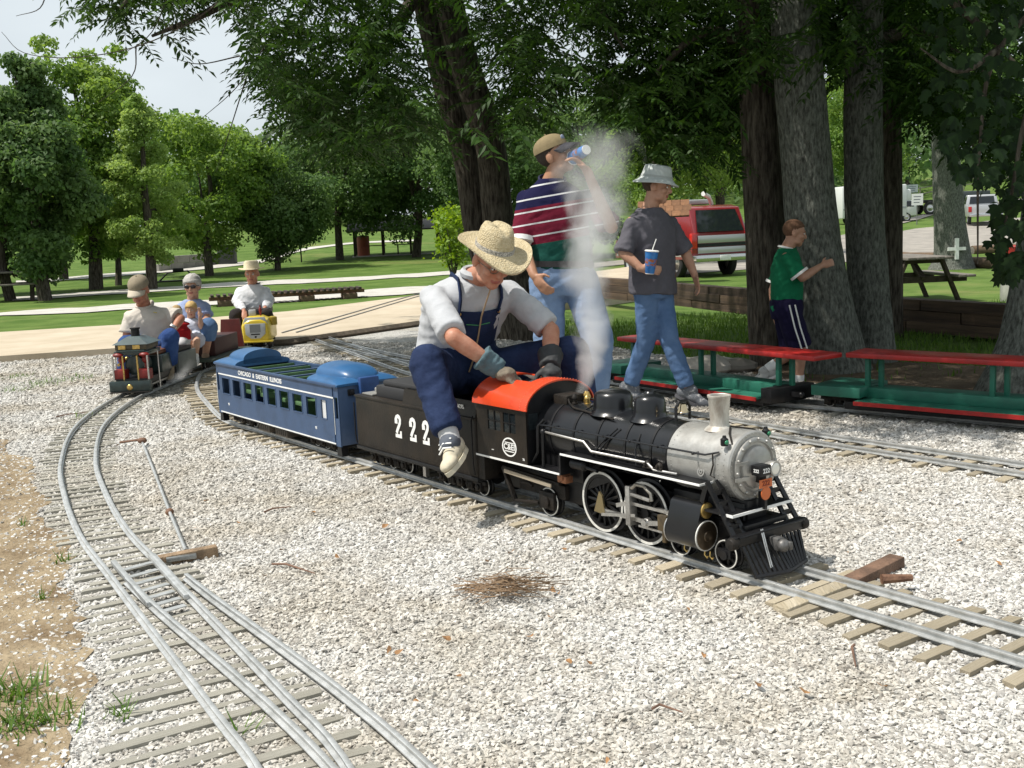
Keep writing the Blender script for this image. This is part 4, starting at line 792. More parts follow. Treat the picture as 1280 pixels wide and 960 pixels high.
def hand(mb,wr,dr,pn,k=1.,curl=.5,side=1,grip=None):
    dr=unit(dr); pn=unit(np.array(pn)-dr*np.dot(pn,dr)); sd_=np.cross(dr,pn)*side     # sd_ points to the thumb side
    c=wr+dr*.045*k; mb.ell(c,(.040*k,.048*k,.018*k),np.array([sd_,dr,pn]),n=12,m=8); mb.tube([wr-dr*.03*k,wr+dr*.02*k],[(.024*k,.026*k)]*2,10)
    for i,(o,l) in enumerate(((.027,.072),(.009,.080),(-.010,.074),(-.028,.058))):
        p=wr+dr*.082*k+sd_*o*k; d=dr; pts=[p-dr*.02*k,p]; 
        for j,f in enumerate((.42,.33,.27)):
            ang=curl*(.55+.5*j); d=unit(d*math.cos(ang)+pn*math.sin(ang)); p=p+d*l*f*k; pts.append(p)
        mb.tube(pts,[.0095*k,.0095*k,.009*k,.0085*k,.007*k],8); mb.ell(pts[-1],.0075*k,n=8,m=6)
    p=wr+dr*.025*k+sd_*.03*k; d=unit(dr*.6+sd_*.7+pn*.35*(curl+.3)); q=p+d*.035*k; d2=unit(dr*.85+sd_*.25+pn*.5*(curl+.3)); mb.tube([wr+dr*.015*k+sd_*.015*k,p,q,q+d2*.03*k],[.013*k,.013*k,.011*k,.008*k],8); mb.ell(q+d2*.03*k,.0085*k,n=8,m=6)
def headbasis(f,u=(0,0,1)):
    f=unit(f); u=unit(np.array(u)-f*np.dot(u,f)); r=np.cross(f,u); return np.array([r,f,u])
def head(mb,c,B,k):
    P3=lambda x,y,z: c+B[0]*x*k+B[1]*y*k+B[2]*z*k
    def E(x,y,z,a,b_,d,n=14,m=10): mb.ell(P3(x,y,z),(a*k,b_*k,d*k),B,n,m)
    E(0,-.012,.032,.076,.094,.084,18,12); E(0,.022,-.03,.060,.068,.085,16,12); E(0,.058,-.088,.032,.03,.028); E(0,.098,-.022,.0125,.022,.019); E(0,.09,.0,.010,.016,.03)
    E(0,.076,.025,.052,.018,.014); E(0,.084,-.060,.024,.012,.011)
    for s in (-1,1): E(s*.078,-.006,-.008,.011,.024,.033); E(s*.036,.062,-.022,.028,.026,.026); E(s*.034,.03,-.075,.03,.04,.025)
def person(name,label,J,k=1.,skin=SKIN,hf=(0,-1,0),hu=(0,0,1),voxel=.008,hands=None,hair=None,legs_bare=False,grp=None):
    base=V(J['base'][0],J['base'][1],J['base'][2]); t=thing('person',label,'person',base,group=grp); B=headbasis(hf,hu); hc=J['head']
    mb=MB(); head(mb,hc,B,k); nk=J['neck']
    mb.tube([nk-unit(hc-nk)*.03,nk,hc-B[2]*.06*k-B[1]*.012*k,hc-B[1]*.015*k],[.075*k,.060*k,.055*k,.055*k],14)
    torso(mb,J,k,-.022)
    for s in 'LR':
        limb(mb,J['sh'+s],J['el'+s],.047*k,.038*k,.046*k); limb(mb,J['el'+s],J['wr'+s],.040*k,.026*k,.040*k)
        limb(mb,J['hp'+s],J['kn'+s],.07*k,.05*k,.068*k); limb(mb,J['kn'+s],J['an'+s],.050*k,.034*k,.052*k); an=J['an'+s]; to=J['to'+s]; mb.tube([an,an+unit(to-an)*.03*k,an+unit(to-an)*.05*k],[.03*k,.022*k,.015*k],8)
        if hands and s in hands: hd=hands[s]; hand(mb,J['wr'+s],hd[0],hd[1],k,hd[2],hd[3])
        else: mb.ell(J['wr'+s]+unit(J['wr'+s]-J['el'+s])*.05*k,(.03*k,.03*k,.04*k),n=10,m=8)
    o=organic('body',mb,[skin,LIP],t,voxel,3,.5,base=base)
    # lips by position
    lc=hc+B[1]*.09*k-B[2]*.060*k-base; me=o.data; n=len(me.polygons); cc=np.empty(n*3); me.polygons.foreach_get('center',cc); d=(cc.reshape(-1,3)-lc)@B.T/k
    me.polygons.foreach_set('material_index',((abs(d[:,0])<.024)&(abs(d[:,2])<.008)&(abs(d[:,1])<.03)).astype(int))
    for s in (-1,1):
        e=MB(); q=hc+B[0]*s*.031*k+B[1]*.082*k+B[2]*.004*k-base; e.ell(q,(.0135*k,.008*k,.008*k),B,10,7); e.cm=1; e.ell(q+B[1]*.004*k,(.006*k,.005*k,.0065*k),B,8,6); e.build('eye',[EYEW,EYED],t)
        if hair is not None: e=MB(); e.tube([q+B[2]*.017*k-B[0]*s*.014*k+B[1]*.006*k,q+B[2]*.021*k+B[1]*.008*k,q+B[2]*.016*k+B[0]*s*.02*k-B[1]*.004*k],.0035*k,6); e.build('eyebrow',hair,t)
    return t,base,B,hc
def hairmesh(t,base,B,hc,k,mat,low=-.02,thick=1.07,front=.055,back=None,wr=.004):
    mb=MB(); rings=[]; n=24
    # shell over the skull, cut by a slanted hairline
    for j in range(0,11):
        ph=j/10; ring=[]
        for a in np.linspace(0,2*math.pi,n,endpoint=False):
            y=math.sin(a); lo=(front if y>.35 else (low if y>-.2 else (back if back is not None else low-.035)))
            if .0<y<=.35: lo=low+(front-low)*(y/.35)
            z0=(lo-.032)/.084; th0=math.asin(max(-.98,min(.98,z0))); th=th0+(math.pi/2-th0)*ph*.995; rr=thick*(1+.0*j)
            ring.append(hc+B[0]*.079*k*rr*math.cos(th)*math.cos(a)+B[1]*(-.012+.098*rr*math.cos(th)*y)*k+B[2]*(.032+.086*rr*math.sin(th))*k-base)
        rings.append(ring)
    mb.loft(rings); o=mb.build('hair',mat,t,smooth=80)
    if wr:
        for v in o.data.vertices: c=v.co+Vector(base); v.co+=v.normal*wr*noise.noise(c*60)
    return o
def shirt(t,base,J,k,mat,sleeve=1.0,grow=.016,hem=.08,cuff=.062,wr=.006,belly=1.,long=False,vox=.011):
    mb=MB(); torso(mb,J,k,grow,hem,belly)
    for s in 'LR':
        a,b=J['sh'+s],J['el'+s]; e=a+(b-a)*sleeve; mb.tube([a-(b-a)*.05,a+(e-a)*.5,e],[.054*k,.060*k,cuff*k],14); mb.ell(a-V(0,0,.008*k),.056*k,n=12,m=8)
        if long: mb.ell(b,.058*k); mb.tube([b,b+(J['wr'+s]-b)*.5,J['wr'+s]-unit(J['wr'+s]-b)*.02],[.058*k,.054*k,.04*k],12)
    return organic('shirt',mb,mat,t,vox,6,.6,wr,9,base)
def trousers(t,base,J,k,mat,to=1.0,grow=.02,wr=.007,r=(.098,.078,.062),top=.16,name='trousers',vox=.011):
    mb=MB(); pe=J['pelvis']; up=unit(J['neck']-pe); ax=unit(J['hpL']-J['hpR']); dp=unit(np.cross(up,ax)); mb.loft([sect(pe+up*h*k,ax,dp,w*k+grow,d*k+grow) for h,w,d in ((-.10,.14,.10),(-.02,.165,.118),(.05,.165,.118),(top,.152,.112))])
    for s in 'LR':
        h,kn,an=J['hp'+s],J['kn'+s],J['an'+s]
        mb.ell(h,r[0]*k); q=h+(kn-h)*(min(1,to*2)); mb.tube([h,h+(q-h)*.5,q],[r[0]*k,(r[0]+r[1])/2*k,r[1]*k],14)
        if to>.5: mb.ell(kn,r[1]*k*.97); e=kn+(an-kn)*(to*2-1); mb.tube([kn,kn+(e-kn)*.5,e],[r[1]*k,(r[1]+r[2])/2*k,r[2]*k],14)
    return organic(name,mb,mat,t,vox,6,.6,wr,8,base)
def shoe(t,base,an,to,k,mat,sole=WHITE,up=(0,0,1)):
    d=unit(to-an-V(0,0,0)); f=unit(d-np.array(up)*np.dot(d,up)) if abs(np.dot(d,up))<.95 else d
    f=unit(to-an); u=unit(np.array(up)-f*np.dot(up,f)); s=np.cross(f,u); L=np.linalg.norm(to-an)
    mb=MB(); c=an-base; 
    def E(y,z,a,b,h): mb.ell(c+f*y*k+u*z*k,(a*k,b*k,h*k),np.array([s,f,u]),14,9)
    E(-.015,-.03,.04,.06,.05); E(.06,-.04,.044,.075,.04); E(.13,-.05,.046,.06,.032); E(.02,.0,.042,.055,.045)
    o=organic('shoe',mb,mat,t,.007*max(k,.8),3,.5)
    mb=MB(); pts=[]
    for a in np.linspace(0,2*math.pi,20,endpoint=False):
        y=.062+.135*math.sin(a); w=.044*math.cos(a)*(1.06 if y>.06 else .86); pts.append(c+f*y*k+s*w*k-u*.088*k)
    mb.prism(pts,u*.022*k); mb.build('sole',sole,o); return o
def pj(x,y,Y): return atY(x,y,Y)
def cup(label,loc,axis,h,r0,r1,straw=None):
    t=thing('paper_cup',label,'cup',loc); a=unit(axis); mb=MB(); mb.lathe([(0,r0*.9),(.004,r0),(h,r1)],(0,0,0),a,22); c=mb.build('cup_body',P('cup_blue',(.02,.13,.42),.4,col2=(.04,.22,.55),vs=30),t)
    mb=MB(); mb.lathe([(h*.35,r0+(r1-r0)*.35+.0006),(h*.68,r0+(r1-r0)*.68+.0006)],(0,0,0),a,22,cap=False); mb.build('printed_band',P('cup_print',(.35,.10,.02),.5,col2=(.03,.17,.45),vs=60,lo=.45,hi=.55),c)
    mb=MB(); mb.lathe([(h-.001,r1),(h+.001,r1*1.08),(h+.006,r1*1.08),(h+.009,r1*.95),(h+.009,.001)],(0,0,0),a,22); mb.build('lid',WHITE,t)
    mb=MB(); mb.lathe([(-.002,r0*.95),(.002,r0*.97),(.002,.001)],(0,0,0),a,22); mb.build('base_rim',WHITE,t)
    if straw is not None: mb=MB(); mb.tube([a*h*.5,a*h+np.array(straw)*.02,a*h+np.array(straw)*.09],.0035,8); mb.build('straw',WHITE,t)
    return t
# ---------------------------------------------------------------- the engineer astride the tender
EX3=V(EX[0],EX[1],0); NN3=V(NN[0],NN[1],0); Z3=V(0,0,1)
J={'base':LW(-1.8,0,.50),'pelvis':LW(-1.86,0,.60),'neck':LW(-1.63,.0,1.02),'head':LW(-1.48,.01,1.11),'shR':LW(-1.71,.19,.955),'shL':LW(-1.645,-.185,.955),'elR':LW(-1.42,.275,.785),'elL':LW(-1.42,-.27,.765),
'wrR':LW(-1.325,.12,.64),'wrL':LW(-1.235,-.11,.635),'hpR':LW(-1.78,.10,.565),'hpL':LW(-1.76,-.10,.565),'knR':LW(-1.56,.335,.675),'knL':LW(-1.34,-.33,.66),'anR':LW(-1.345,.375,.37),'anL':LW(-1.25,-.34,.27),'toR':LW(-1.235,.52,.315),'toL':LW(-1.1,-.36,.22),'bend':EX3*-.06}
hf=EX3*.86+NN3*.12-Z3*.52
t,base,B,hc=person('person','man in straw hat and bib overalls riding the tender in work gloves',J,1.02,SKINR,hf,Z3*.8+EX3*.5,.0065,hands={'R':(EX3*.75-Z3*.5-NN3*.35,-Z3-EX3*.2,.55,1),'L':(EX3*.6-Z3*.5+NN3*.4,-Z3,.55,-1)},hair=P('grey_hair',(.30,.28,.26),.8))
ENG=t
hairmesh(t,base,B,hc,1.0,P('grey_hair2',(.33,.31,.29),.85,var=.2,vs=80),low=.0,thick=1.03,front=.05,back=-.05)
LSH=cloth('light_grey_shirt',(.42,.43,.45),.08)
shirt(t,base,J,1.10,LSH,.92,.018,-.1,.062,.007)
trousers(t,base,J,1.03,INDIGO,.97,.020,.006,(.102,.082,.068),.18,'overalls')
up=unit(J['neck']-J['pelvis']); ax=unit(J['shL']-J['shR']); fwd=unit(np.cross(ax,up)); fwd=fwd if np.dot(fwd,EX3)>0 else -fwd
cb=J['pelvis']*.42+J['neck']*.58+J['bend']*.5
# bib, straps, pocket, tag, cord
def surf(w,h,o=.0): return cb+ax*w+up*h+fwd*(.150+o-abs(w)*.25*abs(w)/.13)-base
mb=MB(); rows=[]
for h,w in ((-.20,.15),(-.1,.135),(0,.125),(.09,.115),(.115,.112)): rows.append([surf(q*w,h) for q in np.linspace(-1,1,9)]+[surf(q*w,h,.010) for q in np.linspace(1,-1,9)])
mb.loft(rows); mb.build('bib',INDIGO,t,smooth=60)
mb=MB(); rows=[[surf(q*.055+.0,h,.012) for q in np.linspace(-1,1,5)]+[surf(q*.055,h,.017) for q in np.linspace(1,-1,5)] for h in (-.05,.0,.05)]; mb.loft(rows); mb.build('bib_pocket',INDIGO,t)
mb=MB(); mb.tube([surf(-.06,.055,.015),surf(0,.05,.016),surf(.06,.055,.015)],.0025,6); mb.build('green_trim',P('green_thread',(.05,.25,.10),.7),t)
mb=MB(); mb.tube([surf(-.025,-.06,.016),surf(-.025,-.035,.017)],[(.011,.004)]*2,8); tg=mb.build('green_tag',P('tag_green',(.01,.14,.07),.5),t); mb=MB(); mb.tube([surf(-.026,-.085,.016),surf(-.026,-.062,.017)],[(.011,.004)]*2,8); mb.build('white_tag',WHITE,tg)
for s,sh in ((-1,J['shR']),(1,J['shL'])):
    q=[surf(s*.10,.105,.006),surf(s*.105,.17,-.0),J['neck']+ax*s*.105+fwd*.075-up*.02-base,J['neck']+ax*s*.10+fwd*.02+up*.015-base,J['neck']+ax*s*.09-fwd*.06-up*.005-base,J['neck']+ax*s*.06-fwd*.115-up*.12-base]
    mb=MB(); mb.tube(q,[(.020,.0075)]*len(q),8); st=mb.build('strap',INDIGO,t); mb=MB(); mb.ell(q[0]+fwd*.006,.009,n=10,m=6); mb.build('buckle',BRASS,st)
mb=MB(); cpos=hc-B[2]*.10+B[1]*.06-base; mb.tube([cpos,surf(.0,.1,.02),surf(.01,.0,.022),surf(.02,-.12,.022),surf(.015,-.21,.02)],.004,6); mb.build('cord',P('tan_cord',(.35,.25,.15),.8),t)
mb=MB(); col=[]; 
for a in np.linspace(-2.6,2.6,15): col.append(J['neck']+(ax*math.sin(a)+fwd*math.cos(a)*-1)*.068+up*(.035-.015*math.cos(a))-base)
mb.tube(col,[(.014,.02)]*15,6); mb.build('collar',LSH,t)
GL=P('glove_denim',(.07,.12,.14),.9,var=.25,vs=20,bump=.3,bs=60); GL2=P('glove_leather',(.16,.13,.095),.8,var=.4,vs=14,bump=.3,bs=60); GLD=P('glove_black',(.02,.022,.024),.7,var=.3)
for s,dv,side in (('R',EX3*.75-Z3*.5-NN3*.35,1),('L',EX3*.6-Z3*.5+NN3*.4,-1)):
    w=J['wr'+s]; d=unit(w-J['el'+s]); mb=MB(); mb.tube([w-d*.085,w-d*.03,w+d*.02],[.058,.052,.046],14); mb.tube([w-d*.087,w-d*.07],[.062,.06],14); c=organic('glove_cuff',mb,GL if s=='R' else GLD,t,.007,3,.5,.004,20,base)
    mb=MB(); hand(mb,w+unit(dv)*.01,dv,-Z3-EX3*.2,1.14,.55,side); mb.ell(w+unit(dv)*.05,(.05,.05,.032)); organic('glove',mb,GLD if s=='L' else GL2,t,.006,2,.4,.002,30,base)
    if s=='R': mb=MB(); mb.tube([w-d*.0,w+d*.03],[.052,.050],14); mb.build('glove_band',GL2,c)
# socks + shoes
for s in 'RL':
    an=J['an'+s]; d=unit(an-J['kn'+s]); mb=MB(); mb.tube([an-d*.06-base,an+d*.03-base],[.046,.044],14); mb.build('sock',P('grey_sock'+s,(.45,.45,.45),.95,var=.1),t); 
    shoe(t,base,an+d*.03,J['to'+s]+d*.03,.92,P('cream_shoe'+s,(.50,.45,.34),.85,var=.15,vs=20),P('cream_sole'+s,(.55,.50,.38),.7,var=.15),-d)
an=J['anR']; f=unit(J['toR']-an); u=-unit(an-J['knR']); u=unit(u-f*np.dot(u,f)); mb=MB(); mb.ell(an-u*.022-base+f*.03,(.045,.06,.048),np.array([np.cross(f,u),f,u]),14,9); mb.build('shoe_upper',P('grey_suede',(.07,.08,.10),.8,var=.3),t)
for k_ in range(3): mb=MB(); c_=an-base+f*(.055+.022*k_)+u*(.012-.012*k_); r_=np.cross(f,u); mb.tube([c_-r_*.035-u*.012,c_+u*.004,c_+r_*.035-u*.012],.004,6); mb.build('lace',WHITE,t)
# straw hat
STR=P('straw',(.47,.38,.22),.8,col2=(.62,.53,.35),vs=60,bump=.8,bs=140)
def straw_hat(t,c,B,k):
    mb=MB(); n=44; rings=[]
    prof=[(.185,-.004),(.183,.004),(.15,.0),(.12,.004),(.098,.010),(.095,.02),(.090,.06),(.083,.095),(.072,.117),(.055,.124),(.03,.118),(.004,.11)]
    for r,z in prof:
        ring=[]
        for a in np.linspace(0,2*math.pi,n,endpoint=False):
            x=r*math.cos(a)*.92; y=r*math.sin(a)*1.12; zz=z
            if r>.11: zz+=((r-.11)/.075)*(.034*math.cos(a)**2*1.0-.030*max(0,math.sin(a))**2+.006*math.sin(3*a))
            if r<.092 and z>.05:
                pin=max(0,math.sin(a))**2*abs(math.cos(a))**.6; x*=1-.30*pin*(z-.04)/.08
                if r<.08: zz-=.022*math.exp(-(x/.018)**2)*(r/.075 if r<.075 else 1)*.8
            ring.append(c+B[0]*x*k+B[1]*y*k+B[2]*zz*k)
        rings.append(ring)
    mb.loft(rings,cap=False); mb.add(rings[-1],[tuple(range(n))])
    o=mb.build('straw_hat',STR,t,smooth=60); o.modifiers.new('th','SOLIDIFY').thickness=.004
    mb=MB(); mb.loft([[c+B[0]*(r*math.cos(a)*.92)*k+B[1]*r*math.sin(a)*1.12*k+B[2]*z*k for a in np.linspace(0,2*math.pi,n,endpoint=False)] for r,z in ((.0985,.009),(.0975,.03),(.094,.03))],False); mb.build('hat_band',P('patterned_band',(.5,.48,.44),.7,col2=(.12,.12,.12),vs=160,lo=.4,hi=.6),o)
straw_hat(t,hc+B[2]*.052-B[1]*.005-base,headbasis(hf*.55+Z3*.08,B[2]*.5+Z3*.55),.96)
mb=MB()
for s in (-1,1):
    q=hc+B[0]*s*.034+B[1]*.098+B[2]*.004-base; A=np.linspace(0,2*math.pi,14); mb.tube([q+B[0]*.022*math.cos(a)+B[2]*.017*math.sin(a) for a in A],.002,5); mb.tube([q+B[0]*s*.022,q+B[0]*s*.05-B[1]*.10],.002,5)
mb.build('glasses',P('wire',(.2,.18,.15),.3,.9),t)
# ---------------------------------------------------------------- man in striped polo drinking
Y0=6.75; q=lambda x,y,d=0: pj(x,y,Y0+d); gx=q(705,345)
J={'base':V(gx[0],Y0,0),'pelvis':q(705,348),'neck':q(690,226),'head':q(694,195,-.02),'shR':q(657,247,.03),'shL':q(733,246,.05),'elR':q(652,305,-.06),'elL':q(764,284,-.12),'wrR':q(668,345,-.22),'wrL':q(734,214,-.22),'hpR':q(684,352),'hpL':q(725,352),'knR':q(686,428,-.02),'knL':q(748,425,-.12)}
for s,x,dy in (('R',684,.02),('L',742,-.02)):
    a=q(x,505,dy); J['an'+s]=V(a[0],Y0+dy,.09); J['to'+s]=V(a[0]+.08,Y0+dy-.12,.06)
hf=V(.80,-.42,.30)
SKT=P('tan_skin',(.34,.17,.10),.5,col2=(.42,.23,.15),vs=14,spec=.35)
dL=unit(q(712,190,-.24)-J['wrL'])
t,base,B,hc=person('person','man in striped polo shirt and jeans drinking from a tilted cup',J,1.03,SKT,hf,V(-.25,0,1),.0075,hands={'L':(dL,V(-.6,-.1,-.3),.7,1),'R':(V(.5,-.5,-.7),V(.5,.5,0),.5,1)},hair=P('dark_hair',(.02,.014,.01),.8))
hairmesh(t,base,B,hc,1.03,P('dark_brown_hair',(.03,.02,.014),.8,var=.3,vs=90),low=-.02,thick=1.04,front=.055,back=-.06)
def stripes():
    m=P('striped_polo',(.02,.02,.06),.9,bump=.3,bs=24,spec=.1); tt=m.node_tree; b=tt.nodes['Principled BSDF']; L=tt.links.new
    tc=N(tt,'ShaderNodeTexCoord'); sp=N(tt,'ShaderNodeSeparateXYZ'); L(tc.outputs['Object'],sp.inputs[0])
    ad=N(tt,'ShaderNodeMath',operation='MULTIPLY_ADD'); ad.inputs[1].default_value=-.13; L(sp.outputs[0],ad.inputs[0]); L(sp.outputs[2],ad.inputs[2])
    mr=N(tt,'ShaderNodeMapRange'); mr.inputs['From Min'].default_value=.9; mr.inputs['From Max'].default_value=1.7; L(ad.outputs[0],mr.inputs[0])
    r=N(tt,'ShaderNodeValToRGB'); r.color_ramp.interpolation='CONSTANT'; el=r.color_ramp.elements
    GR,MA,NA,WH=(.012,.07,.055),(.13,.012,.028),(.012,.012,.045),(.55,.55,.56)
    st=[(0,GR)]; 
    for z,c,w in ((1.165,MA,0),(1.21,WH,1),(1.219,MA,0),(1.285,WH,1),(1.294,MA,0),(1.36,WH,1),(1.369,MA,0),(1.39,NA,0),(1.435,WH,1),(1.444,NA,0),(1.51,WH,1),(1.519,NA,0)): st.append(((z-.9)/.8,c))
    el[0].color=(*GR,1); el[1].position=st[1][0]; el[1].color=(*st[1][1],1)
    for p_,c in st[2:]: e=el.new(p_); e.color=(*c,1)
    L(mr.outputs[0],r.inputs[0]); L(r.outputs[0],b.inputs['Base Color']); return m
POLO=stripes(); shirt(t,base,J,1.04,POLO,.92,.02,-.10,.074,.006)
for s in 'R':
    d=unit(J['el'+s]-J['sh'+s]); e=J['sh'+s]+(J['el'+s]-J['sh'+s])*.86-base; mb=MB(); mb.tube([e,e+d*.03],[.079,.079],16); mb.build('white_cuff',WHITE,t)
trousers(t,base,J,1.04,JEANS,.98,.02,.005,(.112,.094,.085),.12)
up=unit(J['neck']-J['pelvis']); ax=unit(J['hpL']-J['hpR']); dp=unit(np.cross(up,ax)); mb=MB(); mb.loft([sect(J['pelvis']+up*h-base,ax,dp,.197,.147) for h in (.075,.112)]); mb.build('belt',P('dark_belt',(.02,.018,.02),.5),t)
mb=MB(); c=J['neck']-base; mb.tube([c+(V(1,0,0)*math.sin(a)*.075+V(.2,-1,0)*math.cos(a)*.07)+V(0,0,.005-.03*math.cos(a)) for a in np.linspace(-2.7,2.7,15)],[(.010,.018)]*15,6); mb.build('collar',P('navy_collar',(.012,.012,.045),.9),t)
for s in 'RL': shoe(t,base,J['an'+s],J['to'+s],1.05,P('brown_shoe'+s,(.08,.05,.03),.6),RUBBER)
def ballcap(t,base,B,hc,k,mat,bill,tilt=0,lift=0.045,badge=None):
    mb=MB(); n=28; rings=[]
    for j in range(9):
        th=math.pi/2*j/8*.99; rings.append([hc-base+B[0]*.088*k*math.cos(th)*math.cos(a)+B[1]*(-.012+.108*math.cos(th)*math.sin(a))*k+B[2]*(lift+.088*math.sin(th)**.8)*k for a in np.linspace(0,2*math.pi,n,endpoint=False)])
    mb.loft(rings); o=mb.build('cap',mat,t,smooth=60)
    mb=MB(); top=[];bot=[]; rows=[]
    for r in np.linspace(0,1,5):
        rows.append([hc-base+B[0]*math.sin(a)*(.082-.004*r)*k+B[1]*(.07*math.cos(a)+.02+(.078*math.cos(a)**.6)*r)*k+B[2]*(lift+.004-.03*r-.025*math.sin(a)**2+tilt*r)*k for a in np.linspace(-1.35,1.35,13)])
    V_=[p for r in rows for p in r]; mb.add(V_,[(i*13+j,i*13+j+1,(i+1)*13+j+1,(i+1)*13+j) for i in range(4) for j in range(12)]); b=mb.build('bill',bill,o,smooth=70); b.modifiers.new('th','SOLIDIFY').thickness=.006
    mb=MB(); mb.ell(hc-base+B[2]*(lift+.089)*k-B[1]*.012*k,.007*k,n=8,m=6); mb.build('button',mat,o)
    if badge is not None: mb=MB(); mb.ell(hc-base+B[1]*.086*k+B[2]*(lift+.035)*k,(.026*k,.006*k,.02*k),B,12,8); mb.build('badge',badge,o)
    return o
ballcap(t,base,B,hc,1.03,P('khaki_cap',(.22,.17,.09),.9,var=.12,vs=30),P('navy_bill',(.015,.015,.025),.8),badge=P('cap_badge',(.45,.5,.6),.6,col2=(.08,.12,.3),vs=120))
mth=hc+B[1]*.10-B[2]*.055; c2=q(733,187,-.22); axc=unit(mth-c2); cup('blue paper cup tipped up at the mouth of the striped polo man',tuple(c2),axc,np.linalg.norm(mth-c2)-.012,.030,.042)
# ---------------------------------------------------------------- walking boy in bucket hat
Y0=7.42; q=lambda x,y,d=0: pj(x,y,Y0+d); gx=q(820,350)
J={'base':V(gx[0],Y0,0),'pelvis':q(816,356),'neck':q(812,262),'head':q(821,233,-.02),'shR':q(789,279,-.10),'shL':q(838,278,.07),'elR':q(779,316,-.17),'elL':q(856,314,.10),'wrR':q(802,336,-.24),'wrL':q(868,343,.05),'hpR':q(808,362,-.05),'hpL':q(826,362,.06),'knR':q(808,425,.0),'knL':q(836,423,-.05)}
for s,x,y,tx,ty,d in (('L',860,486,880,497,-.08),('R',788,482,806,491,.06)): J['an'+s]=q(x,y,d); J['to'+s]=q(tx,ty,d-.05)
J['anL'][2]=max(J['anL'][2],.09); J['anR'][2]=max(J['anR'][2],.1); J['toL'][2]=.06; J['toR'][2]=.06
hf=V(.92,-.33,-.18); HAIRB=P('brown_hair',(.06,.032,.018),.8,var=.3,vs=80)
t,base,B,hc=person('person','boy in grey T-shirt and white bucket hat walking with a drink',J,.95,SKIN,hf,(0,0,1),.0075,hands={'R':(V(.9,-.25,-.1),V(.1,1,-.1),.75,1),'L':(V(.25,-.1,-1),V(-.9,-.2,0),.35,-1)},hair=HAIRB)
hairmesh(t,base,B,hc,.95,HAIRB,low=-.02,thick=1.06,front=.06,back=-.06)
shirt(t,base,J,.92,cloth('charcoal_tee',(.105,.102,.12),.12),1.0,.026,.13,.078,.006)
trousers(t,base,J,.93,JEANS2,.98,.014,.005,(.092,.074,.066),.1)
for s in 'RL': shoe(t,base,J['an'+s],J['to'+s],.98,P('grey_sneaker'+s,(.14,.15,.17),.7,col2=(.4,.4,.4),vs=40,lo=.55,hi=.6),P('dark_sole'+s,(.08,.08,.09),.7))
HATW=P('white_canvas',(.50,.54,.53),.9,var=.08,vs=20,bump=.2,bs=60)
mb=MB(); n=30; c=hc+B[2]*.03-B[1]*.01-base; rings=[[c+B[0]*r*math.cos(a)*.92+B[1]*r*1.06*math.sin(a)+B[2]*(z+(.008*math.sin(2*a+.6) if r>.11 else 0)) for a in np.linspace(0,2*math.pi,n,endpoint=False)] for r,z in ((.150,-.012),(.148,-.006),(.12,.012),(.102,.028),(.097,.05),(.088,.092),(.082,.105),(.06,.112),(.003,.114))]; mb.loft(rings,False); bh=mb.build('bucket_hat',HATW,t,smooth=50); bh.modifiers.new('th','SOLIDIFY').thickness=.004
mb=MB(); mb.loft([[c+B[0]*r*math.cos(a)*.92+B[1]*r*1.06*math.sin(a)+B[2]*z for a in np.linspace(0,2*math.pi,n,endpoint=False)] for r,z in ((.1035,.03),(.1005,.044))],False); mb.build('hat_seam',P('seam_grey',(.38,.41,.4),.9),bh)
cw_=q(812,342,-.27); cup('blue paper cup with white straw in the bucket hat boy\'s hand',tuple(cw_),V(.12,-.05,1),.145,.030,.044,straw=V(.35,0,.9))
# ---------------------------------------------------------------- boy in green jersey behind the bench car
Y0=8.3; q=lambda x,y,d=0: pj(x,y,Y0+d); gx=q(985,380)
J={'base':V(gx[0],Y0,0),'pelvis':q(983,385),'neck':q(984,311),'head':q(993,291,0),'shR':q(983,322,-.16),'shL':q(981,320,.16),'elR':q(1003,347,-.20),'elL':q(966,362,.18),'wrR':q(1027,332,-.12),'wrL':q(968,390,.15),'hpR':q(985,388,-.09),'hpL':q(982,388,.09),'knR':q(1001,437,-.09),'knL':q(990,440,.08),'anR':q(998,478,-.08),'anL':q(962,460,.1),'toR':q(1018,489,-.08),'toL':q(944,468,.1)}
hf=V(.97,-.1,-.2)
t,base,B,hc=person('person','boy in green jersey and navy shorts reaching to the tree trunk',J,.86,SKIN,hf,(0,0,1),.0075,hands={'R':(V(.85,0,.25),V(0,1,-.3),1.1,1),'L':(V(.05,0,-1),V(.9,0,0),.4,-1)},hair=P('buzz_brow',(.12,.06,.03),.9))
hairmesh(t,base,B,hc,.86,P('buzz_cut',(.13,.065,.035),.9,var=.3,vs=150),low=-.01,thick=1.015,front=.06,back=-.05,wr=.001)
shirt(t,base,J,.86,cloth('green_jersey',(.01,.14,.065),.1),.8,.018,.07,.08,.006)
trousers(t,base,J,.9,cloth('navy_shorts',(.012,.010,.035),.1),.47,.02,.006,(.105,.105,.08),.08,'shorts')
d=unit(J['elR']-J['shR']); e=J['shR']+(J['elR']-J['shR'])*.76-base; mb=MB(); mb.tube([e,e+d*.02],[.076,.075],14); mb.build('white_cuff',WHITE,t)
d=unit(J['elL']-J['shL']); e=J['shL']+(J['elL']-J['shL'])*.76-base; mb=MB(); mb.tube([e,e+d*.02],[.076,.075],14); mb.build('white_cuff',WHITE,t)
mb=MB(); c=J['neck']-base; mb.tube([c+V(math.cos(a)*.062,math.sin(a)*.062,.004-.018*math.cos(a)) for a in np.linspace(0,6.283,18)],.009,6); mb.build('white_collar',WHITE,t)
